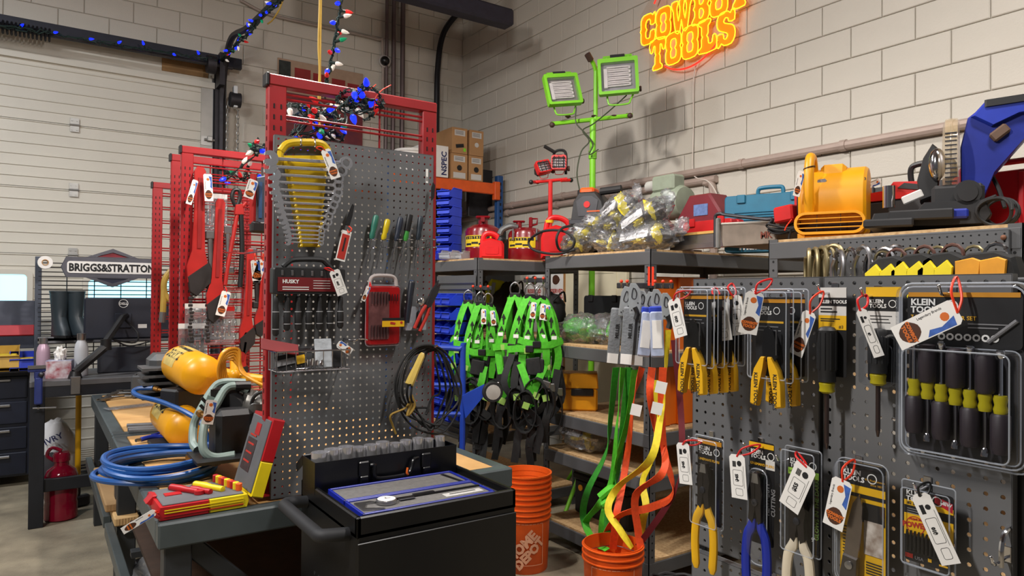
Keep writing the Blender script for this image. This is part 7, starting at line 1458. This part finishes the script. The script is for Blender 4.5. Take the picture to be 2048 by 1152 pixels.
# far end of the bench: grey box, long tools, tubes, blow gun
o = pZ(285, 796, BZ); t = thing('battery_charger_box', 'dark grey ribbed box at the far corner of the bench', 'box', (o.x, o.y, BZ), R(-20)); B().box((0, .08, .075), (.15, .15, .15), .012).obj('body', mat('box_grey', (74, 76, 78), .6, 0, .1), t)
for k in range(5): B().box((-.05+.025*k, .08, .153), (.012, .13, .008)).obj('rib', mat('box_grey', (74, 76, 78)), t)
B().box((.03, .003, .06), (.035, .004, .05)).obj('label', CARDW, t)
for k in range(7):
    a = pZ(195+6*k, 800-3*k, BZ+.012); c = pZ(262+8*k, 790-2*k+3*(k % 3), BZ+.012); t = thing('long_wrench', 'long steel wrench lying at the far end of the bench, %s row' % ('front', 'second', 'third', 'fourth', 'fifth', 'sixth', 'rear')[k], 'wrench', tuple((a+c)/2), (0, 0, math.atan2(c.y-a.y, c.x-a.x)), 'long wrenches on the bench'); LL = (c-a).length
    wm = wrench_mesh(LL, 1.2); wm.v = [Vector((v.x, v.z, v.y)) for v in wm.v]; wm.obj('shank', mat('tool_steel', (140, 138, 134), .35, .9, .1), t)
for k, py in enumerate((852, 858, 862)):
    a = pZ(254+2*k, py, BZ+.014); c = pZ(318, py-3, BZ+.014); tag(B().tube([a, c], .0125, 10).obj('steel_tube', STEEL), 'short steel tube lying by the yellow tank, %s of three' % ('rearmost', 'middle', 'front')[k], 'tube', 'steel tubes on the bench')
o = pZ(305, 882, BZ); t = thing('blow_gun', 'blue air blow gun lying on the plywood', 'blow gun', (o.x, o.y, BZ+.014), R(10)); B().tube(smooth([(-.05, .0, 0), (.0, .01, .004), (.05, .0, 0), (.09, -.03, 0)], 4), .011, 8).obj('body', mat('gun_blue', (28, 56, 170), .4), t); B().cyl((-.05, 0, 0), (-.075, -.01, 0), .008, n=8).obj('nozzle', STEEL, t); B().tube(smooth([(.0, .012, .012), (.04, .03, .014), (.08, .02, .012)], 4), .005, 6).obj('trigger', mat('gun_blue', (28, 56, 170)), t)
o = pZ(270, 830, BZ); t = thing('clear_sleeve', 'clear plastic sleeve lying behind the steel tubes', 'sleeve', (o.x, o.y+.3, BZ), R(15)); B().box((0, 0, .006), (.26, .09, .008), .003).obj('film', BAG, t)
# under the bench
for k, (x, y, z, LL, wd, m, lab) in enumerate(((.345, 3.92, .50, .85, .11, mat('timber_grey', (150, 118, 78), .75, 0, .18, 6, rgb2=(176, 142, 98)), 'weathered timber offcut on the lower bench rail'), (.372, 3.80, .458, .95, .105, mat('timber_pale', (208, 170, 116), .7, 0, .12, 6), 'pale sawn timber end on the lower bench rail'))):
    t = thing('timber_offcut', lab, 'timber', (x, y, z), 0, 'timber offcuts'); B().box((0, LL/2, .021), (wd, LL, .042), .006).obj('plank', m, t); g = B(); [g.box((-wd*.3+wd*.12*q, -.0006, .021), (.002, .002, .03)) for q in range(6)]; g.obj('end_grain', CARDBD, t)
p = pZ(290, 1140, .25); t = thing('plastic_bag', 'crumpled clear plastic bag under the near bench corner', 'bag', (p.x+.12, p.y+.12, .16), 0); b = B(); lump(b, (0, 0, 0), (.16, .2, .16), .25, 2.2, seed=5., n=36, k=22); b.obj('film', clear('bag_milky', (225, 230, 238), .45, .2, 1., 22, .30), t, ang=60); b = B(); lump(b, (0, 0, -.02), (.12, .15, .12), .2, seed=8.); b.obj('contents', mat('bag_fill', (150, 156, 164), .6, 0, .2), t)
p = pZ(450, 1130, .3); t = thing('plastic_sack', 'bulging grey sack under the bench behind the brace', 'bag', (p.x, p.y+.25, .30), 0); b = B(); lump(b, (0, 0, 0), (.14, .16, .26), .15, 1.6, seed=15.); b.obj('film', mat('sack_dark', (62, 58, 54), .5, 0, .3), t); B().tube(smooth([(-.03, 0, .25), (0, -.02, .30), (.03, 0, .26)], 3), .012, 6).obj('neck', mat('sack_dark', (62, 58, 54)), t)
t = thing('lower_shelf_board', 'dark lower shelf board under the near bench', 'shelf board', (.97, 3.1, .485)); B().box((0, 0, 0), (1.18, 1.3, .018)).obj('board', mat('dark_board', (60, 42, 30), .7, 0, .2), t)
# ================================================================ office corner by the garage door
DK = mat('desk_black', (26, 29, 36), .45, 0, .12); DTOP = mat('desk_top', (96, 96, 98), .45, .3, .1)
t = thing('steel_desk', 'black steel desk with a grey edged top by the garage door', 'desk', (-.03, 5.60, 0)); w, d, h = 1.05, .75, .975
B().box((w/2, d/2, h-.02), (w, d, .04), .004).obj('top', DTOP, t); B().box((w/2, .02, h-.075), (w-.02, .03, .07)).obj('apron', DK, t)
for x in (.045, w-.045):
    for y in (.045, d-.045): B().box((x, y, (h-.04)/2), (.085, .085, h-.04), .004).obj('leg', DK, t); B().cyl((x, y, 0), (x, y, .012), .03, n=10).obj('foot', STEEL, t)
B().box((w/2, .045, .27), (w-.1, .035, .085), .004).obj('stretcher', DK, t); B().box((.045, d/2, .27), (.035, d-.1, .085), .004).obj('stretcher', DK, t)
DZ = h; Q = lambda px, py, Y: pY(px, py, Y)
# vise
o = Q(77, 765, 5.62); t = thing('bench_vise', 'small blue bench vise clamped to the desk corner', 'vise', (o.x, 5.62, DZ), 0); VB = mat('vise_blue', (40, 52, 110), .45, 0, .15)
B().box((0, -.03, -.06), (.045, .06, .18), .008).obj('clamp_body', VB, t); B().box((-.01, -.03, .08), (.10, .05, .03), .006).box((0, -.03, .05), (.05, .05, .06), .006).obj('jaw_body', VB, t); B().box((-.01, -.06, .10), (.10, .008, .022)).obj('jaw_plate', STEEL, t); B().cyl((-.0, -.075, -.17), (.0, -.02, -.17), .008, n=8).cyl((-.03, -.06, -.17), (.10, -.06, -.175), .005, n=6).obj('screw_bar', STEEL, t); B().ball((.015, -.065, .05), .018, 10, 6).obj('screw_head', DSTEEL, t)
# bottles
def bottle(label, px, py, Y, r, h, m, cap):
    o = Q(px, py, Y); t = thing('water_bottle', label, 'bottle', (o.x, Y, DZ), 0); B().lathe([(r*.95, 0), (r, .006), (r, h*.62), (r*.85, h*.75), (r*.55, h*.84), (r*.5, h*.86)], 20).obj('flask', m, t); B().lathe([(r*.62, h*.85), (r*.64, h*.87), (r*.64, h), (r*.5, h*1.005)], 18).obj('cap', cap, t)
bottle('pink steel water bottle on the desk', 86, 745, 5.95, .042, .27, mat('bottle_pink', (190, 160, 178), .35, .2, .05), STEEL); bottle('white steel water bottle with a dark cap on the desk', 162, 752, 5.85, .044, .30, mat('bottle_white', (200, 202, 206), .4, 0, .04), STEEL)
# tissue box
o = Q(117, 760, 5.72); t = thing('tissue_box', 'tissue box with a tissue pulled up on the desk', 'tissue box', (o.x, 5.72, DZ), R(-10)); B().box((-.0, .05, .062), (.155, .11, .124), .003).obj('carton', mat('carton_violet', (70, 64, 120), .5, 0, .5, 18, rgb2=(190, 192, 200)), t); B().box((0, -.007, .06), (.150, .002, .118)).obj('red_picture', mat('carton_front', (150, 40, 56), .5, 0, .5, 22, rgb2=(205, 205, 210)), t)
b = B(); lump(b, (0, .05, .16), (.035, .03, .055), .5, 2., seed=2.); b.obj('tissue', WHITE, t)
# monitor and arm
Y = 6.05; a = Q(168, 595, Y); c = Q(345, 675, Y); t = thing('desk_monitor', 'large black monitor seen from behind on a jointed arm', 'monitor', ((a.x+c.x)/2, Y, 0), 0); w = c.x-a.x; zt, zb = a.z, c.z
MB = mat('monitor_back', (28, 32, 44), .5, 0, .1); B().box((0, 0, (zt+zb)/2), (w, .035, zt-zb), .012).obj('housing', MB, t); B().box((0, .02, (zt+zb)/2), (w-.03, .004, zt-zb-.03)).obj('screen', BLKG, t)
lg = Q(247, 607, Y-.02).x-(a.x+c.x)/2; zl = Q(247, 607, Y-.02).z; B().frame(circ(.032, 24, lg, zl), circ(.028, 24, lg, zl), -.0195, -.0175).text('DELL', .024, (lg, -.0195, zl-.009), th=.0004, bold=.0008, align='CENTER').obj('badge', PRW, t); B().box((lg+.13, -.018, Q(280, 652, Y).z), (.06, .002, .03)).obj('service_label', CARDW, t); B().box((lg, -.024, zl-.13), (.11, .014, .11), .004).obj('mount_plate', MB, t)
o = Q(150, 762, 5.68); t = thing('monitor_arm', 'black jointed monitor arm clamped to the desk edge', 'monitor arm', (o.x, 5.68, DZ), 0); oo = Vector((o.x, 5.68, DZ)); L = lambda px, py, Y: Q(px, py, Y)-oo
B().box((0, -.07, -.04), (.06, .03, .12), .004).obj('edge_clamp', STEEL, t); B().cyl((0, 0, 0), (0, 0, .05), .045, .03, 16).obj('base', BLACK, t); B().tube([L(150, 745, 5.68), L(215, 690, 5.75)], .03, 8).obj('lower_arm', BLACK, t); B().cyl(L(212, 700, 5.75), L(212, 678, 5.75), .035, n=14).obj('elbow', BLACK, t); B().tube([L(212, 683, 5.75), L(245, 635, 5.9), L(252, 632, 6.0)], .024, 8).obj('upper_arm', BLACK, t); B().tube(smooth([L(250, 640, 6.0), L(275, 665, 5.9), L(270, 685, 5.9), L(230, 680, 5.85), L(225, 675, 5.8)], 5), .006, 6).tube(smooth([L(228, 680, 5.8), L(260, 692, 5.85), L(310, 680, 5.9)], 5), .006, 6).obj('cables', RUB, t)
a = Q(195, 695, 5.95); c = Q(302, 756, 5.95); t = thing('flat_panel', 'dark flat panel standing on the desk below the monitor', 'screen', ((a.x+c.x)/2, 5.95, DZ), 0); B().box((0, 0, (a.z-DZ)/2), (c.x-a.x, .03, a.z-DZ), .006, (R(-6), 0, 0)).obj('panel', mat('panel_dark', (40, 44, 52), .4, 0, .15, 5), t); B().box((0, .04, .02), (.16, .10, .02), .003).obj('foot', BLACK, t)
# wire grid rack with sign, roll and boots
Y = 6.75; x0 = Q(76, 600, Y).x; x1 = x0+1.35; zt, zb = Q(76, 518, Y).z, .4
t = thing('wire_rack', 'steel wire grid rack standing in front of the garage door', 'rack', (x0, Y, 0))
for x in (0, x1-x0): B().box((x, 0, (zt+.02)/2), (.045, .045, zt+.02), .003).obj('upright', mat('upright_steel', (86, 92, 104), .45, .5, .1), t)
for k in range(24):
    z = zt-.03-.036*k
    B().cyl((.0, -.02, z), (x1-x0, -.02, z), .0042, n=6).obj('grid_wire', DSTEEL, t)
for k in range(1, 7): B().cyl((k*(x1-x0)/7, -.012, zt-.9), (k*(x1-x0)/7, -.012, zt), .0042, n=6).obj('grid_wire', DSTEEL, t)
zs = Q(120, 678, 6.5).z; B().box(((x1-x0)/2, -.13, zs), (x1-x0, .34, .02)).obj('shelf', DSTEEL, t); B().box(((x1-x0)/2, -.29, zs-.005), (x1-x0, .02, .05), .003).obj('shelf_lip', mat('lip_steel', (120, 120, 124), .45, .4), t)
o = Q(90, 526, 6.68); t = thing('paper_roll', 'white paper roll held at the top corner of the wire rack', 'paper roll', tuple(o), 0); B().frame(circ(.05, 24), circ(.022, 24), -.16, .0).obj('roll', WHITE, t); B().frame(circ(.024, 18), circ(.018, 18), -.163, -.002).obj('core', CARDBD, t)
for k, px in enumerate((118, 150)):
    o = Q(px, 672, 6.5); t = thing('rubber_boot', ('left dark green rubber boot on the wire rack shelf', 'right dark green rubber boot on the wire rack shelf')[k], 'boot', (o.x, 6.52, zs+.012), R(200+14*k), 'pair of rubber boots'); BT = mat('boot_green', (38, 48, 54), .45, 0, .12)
    b = B(); n = 16; secs = [(.055, .115, .0, .04), (.054, .11, .05, .03), (.05, .09, .10, .015), (.05, .062, .16, 0), (.056, .064, .24, 0), (.064, .07, .33, 0), (.066, .072, .36, 0)]
    vs = [(rx*math.cos(2*PI*a/n), yo+ry*math.sin(2*PI*a/n), z) for rx, ry, z, yo in secs for a in range(n)]; b.add(vs, [(i*n+a, i*n+(a+1) % n, (i+1)*n+(a+1) % n, (i+1)*n+a) for i in range(len(secs)-1) for a in range(n)]+[list(range(n))]); b.obj('boot_leg', BT, t); B().prism([(.058*math.cos(2*PI*a/14), .04+.12*math.sin(2*PI*a/14)) for a in range(14)], -.0, .02, 'z').obj('sole', BLACK, t); B().lathe([(.067, .35), (.070, .352), (.070, .364), (.064, .365)], 16, cap=False).obj('cuff', BT, t)
# brand sign
Y = 6.55; o = Q(225, 536, Y); t = thing('brand_sign', 'grey framed diamond engine maker sign on the wire rack', 'sign', tuple(o), 0); L = lambda px, py: (lambda p: (p.x-o.x, p.z-o.z))(Q(px, py, Y))
SG = mat('sign_grey', (92, 92, 100), .45, .3, .08); hw = L(322, 536)[0]; hh = L(225, 516)[1]
B().prism([(-hw*.9, hh), (hw*.9, hh), (hw, 0), (hw*.9, -hh), (-hw*.9, -hh), (-hw, 0)], -.03, .0, bev=.006).obj('bar_frame', SG, t); B().prism(rrect(hw*1.76, hh*1.15, .02, 3), -.034, -.029).obj('white_panel', WHITE, t)
B().text('BRIGGS&STRATTON', hh*1.02, (0, -.0355, -hh*.36), th=.0008, bold=.003, align='CENTER', sx=.80).obj('lettering', INK, t)
zt_ = L(225, 498)[1]; B().frame([(-hw*.52, hh), (0, zt_), (hw*.52, hh)], [(-hw*.34, hh*1.06), (0, zt_*.80), (hw*.34, hh*1.06)], -.03, .0).frame([(-hw*.52, -hh), (0, -zt_*1.02), (hw*.52, -hh)], [(-hw*.34, -hh*1.06), (0, -zt_*.82), (hw*.34, -hh*1.06)], -.03, .0).obj('diamond_frame', SG, t)
B().prism([(-hw*.34, hh*1.04), (0, zt_*.82), (hw*.34, hh*1.04)], -.02, -.01).obj('red_field', mat('sign_maroon', (130, 24, 40), .5), t); B().prism([(-hw*.34, -hh*1.04), (0, -zt_*.84), (hw*.34, -hh*1.04)], -.02, -.01).obj('dark_field', mat('sign_navy', (34, 38, 60), .5), t)
# tool chest at the left edge
Y = 6.9; xr = Q(68, 700, Y).x; TC = mat('chest_navy', (24, 30, 46), .4, 0, .12); t = thing('tool_chest', 'dark tool chest with a raised lid at the left edge', 'tool chest', (xr-1.1, Y, 0)); zt = Q(30, 742, Y).z
B().box((.55, .25, zt/2+.04), (1.1, .5, zt-.08), .01).obj('cabinet', TC, t)
for k in range(4): z0 = zt*(.10+.22*k); B().box((.55, -.006, z0+zt*.1), (1.02, .014, zt*.19), .005).obj('drawer', TC, t); B().box((.55, -.022, z0+zt*.165), (.80, .018, .022), .005).obj('drawer_pull', STEEL, t)
zl = Q(30, 612, Y).z; B().box((.55, .30, (zl+zt)/2+.10), (1.1, .02, zl-zt-.12), .004).obj('lid', mat('lid_grey', (88, 92, 104), .4, .3, .1), t); B().box((.55, .14, Q(30, 663, Y).z), (1.1, .03, .09), .005, (R(-20), 0, 0)).obj('red_stripe', mat('stripe_red', (170, 26, 40), .4), t); B().box((.55, .06, zt+.006), (1.08, .36, .012)).obj('top_tray', DSTEEL, t)
for k, (px, py0, py1, m, lab) in enumerate(((12, 735, 690, mat('bin_amber', (190, 150, 60), .4, 0, .1, alpha=.9), 'amber plastic bin on the tool chest'), (46, 735, 703, BLUEB, 'blue plastic bin on the tool chest'))):
    a = Q(px, py0, 6.85); h_ = Q(px, py1, 6.85).z-zt; t = thing('small_bin', lab, 'bin', (a.x, 6.86, zt+.012), 0, 'bins on the tool chest'); b = bin_mesh(.17, .18, h_*.9); b.obj('shell', m, t); B().box((0, 0, h_*.35), (.15, .15, h_*.5), .01).obj('contents', mat('bin_fill', (206, 180, 40) if k == 0 else (40, 44, 60), .6, 0, .3, 40), t)
# under the desk
o = pZ(112, 955, 0); t = thing('ice_melt_sack', 'white printed sack leaning under the desk', 'sack', (Q(110, 900, 6.1).x, 6.1, 0), R(-12)); b = B(); lump(b, (0, 0, .30), (.15, .10, .34), .10, 1.2, seed=1., flat=.88); b.obj('sack', mat('sack_white', (206, 206, 208), .55, 0, .06, 10, .2, 40), t)
B().prism([(.085*math.cos(a*PI/8)*(1+.12*math.cos(a*1.3)), .30+.12*math.sin(a*PI/8)) for a in range(16)], -.104, -.098).obj('dark_print', mat('print_dark', (66, 64, 68), .6), t); B().text('IVRY', .06, (-.04, -.100, .47), (PI/2, R(-25), 0), .0006, .001).obj('lettering', mat('print_navy', (36, 40, 90), .6), t)
for k in range(4): B().prism(circ(.012, 8, -.06+.04*k, .12), -.106, -.100).obj('print_icon', PRG, t)
t = thing('sledge_hammer', 'yellow handled sledge hammer standing under the desk', 'hammer', (Q(156, 895, 6.0).x, 6.0, 0), R(20)); B().box((0, 0, .045), (.16, .06, .08), .012).obj('head', DSTEEL, t); B().lathe([(.014, .08), (.019, .2), (.019, .84), (.015, .86)], 12).obj('shaft', mat('hammer_yellow', (226, 170, 20), .4), t); B().lathe([(.0165, .08), (.021, .10), (.021, .19), (.0195, .2)], 12).obj('collar', BLACK, t)
o = pZ(122, 1040, 0); t = thing('water_jug', 'translucent red water jug with a loop handle on the floor under the desk', 'jug', (o.x, o.y+.04, 0), R(-20)); JG = mat('jug_red', (140, 14, 44), .12, 0, .15, 6, alpha=.88); B().lathe([(.085, 0), (.10, .01), (.10, .11), (.096, .13), (.10, .15), (.10, .30), (.085, .34), (.045, .37), (.045, .40)], 20).obj('jug_body', JG, t); B().lathe([(.052, .40), (.054, .44), (.045, .46), (.0, .465)], 18).obj('screw_cap', JG, t); B().tube(smooth([(-.045, 0, .40), (-.09, 0, .44), (-.06, 0, .49), (0, 0, .47)], 4), .012, 8).obj('loop_handle', JG, t)
t = thing('cable_heap', 'black cable loops lying on the floor behind the jug', 'cable', tuple(pZ(175, 965, 0)+Vector((.05, .1, 0)))); cp = [(.20*math.cos(k*.52)*(1+.1*math.sin(k*.3)), .16*math.sin(k*.52), .012+.004*k*.5+.004*math.sin(k)) for k in range(48)]; B().tube(smooth(cp, 2), .009, 6).obj('loops', RUB, t)
# ================================================================ festive light strings
BC = {c: (mat('bulb_'+c, rgb, .25, 0, .05, emit=e)) for c, rgb, e in (('blue', (16, 40, 255), 1.6), ('red', (225, 40, 40), .25), ('green', (20, 150, 100), .2), ('white', (235, 228, 215), .3))}
SOCK = mat('bulb_socket', (18, 40, 34), .6); WIRE = mat('string_wire', (20, 44, 40), .6, 0, .15)
bulb_me = {}
for c in BC:
    b = B(); b.lathe([(.0048, 0), (.0085, .006), (.0088, .012), (.006, .024), (.0, .034)], 8); me = b.mesh('bulb'); me.materials.append(BC[c]); bulb_me[c] = me
sk = B().lathe([(.004, -.018), (.006, -.016), (.006, .002), (.004, .003)], 8).mesh('socket'); sk.materials.append(SOCK)
def light_string(label, path, step, cols, s=1., seed=1, strands=2, wob=.012, spread=.03, wire=.0025, start=0):
    t = thing('light_string', label, 'string lights', tuple(path[0]), 0); o = Vector(path[0]); q = random.Random(seed); P_ = smooth([Vector(p)-o for p in path], 8); 
    for k in range(strands):
        B().tube([p+Vector((q.uniform(-wob, wob), q.uniform(-wob, wob), q.uniform(-wob, wob))) for p in P_], wire, 5).obj('wire', WIRE, t)
    acc = 0; n = start
    for i in range(1, len(P_)):
        acc += (P_[i]-P_[i-1]).length
        while acc > step:
            acc -= step; c = cols[n % len(cols)]; n += 1; u = Vector((q.uniform(-1, 1), q.uniform(-1, .2), q.uniform(-.7, .5))).normalized(); p = P_[i]+u*spread*.6
            for nm, me in (('bulb', bulb_me[c]), ('bulb_socket', sk)):
                ob = bpy.data.objects.new(nm, me); COL.objects.link(ob); ob.parent = t; ob.location = p; ob.rotation_euler = u.to_track_quat('Z', 'Y').to_euler(); ob.scale = (s, s, s)
    return t
MIX = ['blue', 'white', 'red', 'green', 'blue', 'red', 'white']
Y = 7.27; light_string('blue light string wound along the shaft above the garage door', [pY(-40, 42, Y), pY(60, 60, Y), pY(140, 72, Y), pY(220, 88, Y), pY(300, 98, Y), pY(380, 112, Y), pY(432, 120, Y)], .24, ['blue'], 1.35, 4, 2, .02, .05, .006)
light_string('multicolour light string wound along the rising door track', [pX(432, 130, 1.49), pX(462, 100, 1.49), pX(500, 60, 1.49), pX(535, 22, 1.49), pX(566, -10, 1.49)], .085, ['blue', 'blue', 'white', 'blue', 'red', 'green', 'blue'], 1.3, 6, 4, .025, .05, .006)
Y = 3.0; light_string('multicolour light string hanging down behind the red rack', [pY(690, -60, Y), pY(684, 0, Y), pY(676, 40, Y), pY(668, 90, Y), pY(660, 135, Y), pY(652, 165, Y), pY(648, 195, Y)], .030, MIX, 1.15, 8, 5, .008, .035, .0028)
Y = 2.46; r_ = random.Random(5)
light_string('tangled light string lying over the top beam of the front rack', [pY(675+r_.uniform(0, 90), 172+r_.uniform(0, 45)+.12*i, 2.40+r_.uniform(0, .10)) for i in range(20)]+[pY(745, 228, 2.42), pY(728, 240, 2.42)], .19, ['blue', 'blue', 'white', 'blue', 'red'], 1.35, 9, 3, .008, .03)
light_string('tangled light string hanging behind the rack rails above the yellow wrench rack', [pY(575+r_.uniform(0, 115), 205+r_.uniform(0, 80), 2.56+r_.uniform(0, .16)) for i in range(26)], .17, MIX+['blue'], 1.25, 10, 3, .008, .03)
light_string('tangled light string on the corner of the second rack', [pY(490+r_.uniform(0, 48), 278+r_.uniform(0, 30), 3.5+r_.uniform(0, .2)) for i in range(14)]+[pY(430+r_.uniform(0, 90), 325+r_.uniform(0, 50), 4.3) for i in range(10)], .2, MIX+['blue', 'blue'], 1.4, 12, 2, .008, .03)
t = thing('orange_zip_ties', 'long orange cable ties tying the lights to the rack top', 'cable tie', tuple(pY(748, 235, 2.43))); o = pY(748, 235, 2.43)
B().tube(smooth([pY(748, 235, 2.43)-o, pY(750, 200, 2.42)-o, pY(762, 182, 2.42)-o, pY(782, 170, 2.42)-o], 4), .0022, 6).tube(smooth([pY(735, 182, 2.43)-o, pY(745, 175, 2.42)-o, pY(752, 169, 2.42)-o], 4), .002, 6).obj('strap', ORZ, t)
Y = 2.9; tag(B().tube(smooth([pY(641, -60, Y), pY(639, 20, Y), pY(637, 90, Y), pY(639, 140, Y), pY(637, 200, Y), pY(640, 260, Y)], 5), .0045, 6).tube(smooth([pY(643, -60, Y), pY(641, 60, Y), pY(640, 150, Y), pY(640, 200, Y)], 5), .0045, 6).obj('yellow_rope', mat('cord_yellow', (196, 160, 70), .5)), 'thin yellow rope hanging from the ceiling behind the red rack', 'rope')
pts = [pY(566, 0, 6.2), pY(558, 20, 6.2), pY(545, 40, 6.2), pY(535, 48, 6.2)]; tag(B().tube(smooth(pts, 5), .007, 6).obj('yellow_rope', mat('cord_yellow', (196, 160, 70))), 'short yellow rope end hanging beside the door track lights', 'rope')
# poster on the back wall (plain stand-in)
a = pY(555, 115, 7.58); c = pY(724, 330, 7.58); t = thing('wall_poster', 'tall red and cream printed poster on the back wall behind the rack', 'poster', ((a.x+c.x)/2, 7.58, (a.z+c.z)/2)); w, h = c.x-a.x, a.z-c.z
B().box((0, 0, 0), (w, .006, h)).obj('sheet', mat('poster_cream', (176, 150, 128), .7, 0, .06), t); B().box((0, -.004, -h*.17), (w, .003, h*.66)).obj('maroon_field', mat('poster_maroon', (104, 44, 60), .7, 0, .3, 7, rgb2=(130, 56, 56)), t)
for k, (x, zz_, ww, hh_) in enumerate(((-.22, .37, .18, .12), (-.02, .33, .16, .16), (.2, .30, .16, .18), (.38, .29, .14, .16))): B().box((x*w, -.0045, zz_*h), (ww*w, .003, hh_*h), 0, (0, 0, 0)).obj('red_block', mat('poster_red', (150, 44, 44), .7), t)
B().box((-.42*w, -.0045, .40*h), (.13*w, .003, .16*h)).obj('dark_corner', mat('poster_green', (48, 54, 52), .7, 0, .3, 20), t); B().box((-.2*w, -.0065, -.02*h), (.36*w, .003, .16*h)).obj('pale_block', mat('poster_grey', (150, 150, 156), .7, 0, .4, 14), t)
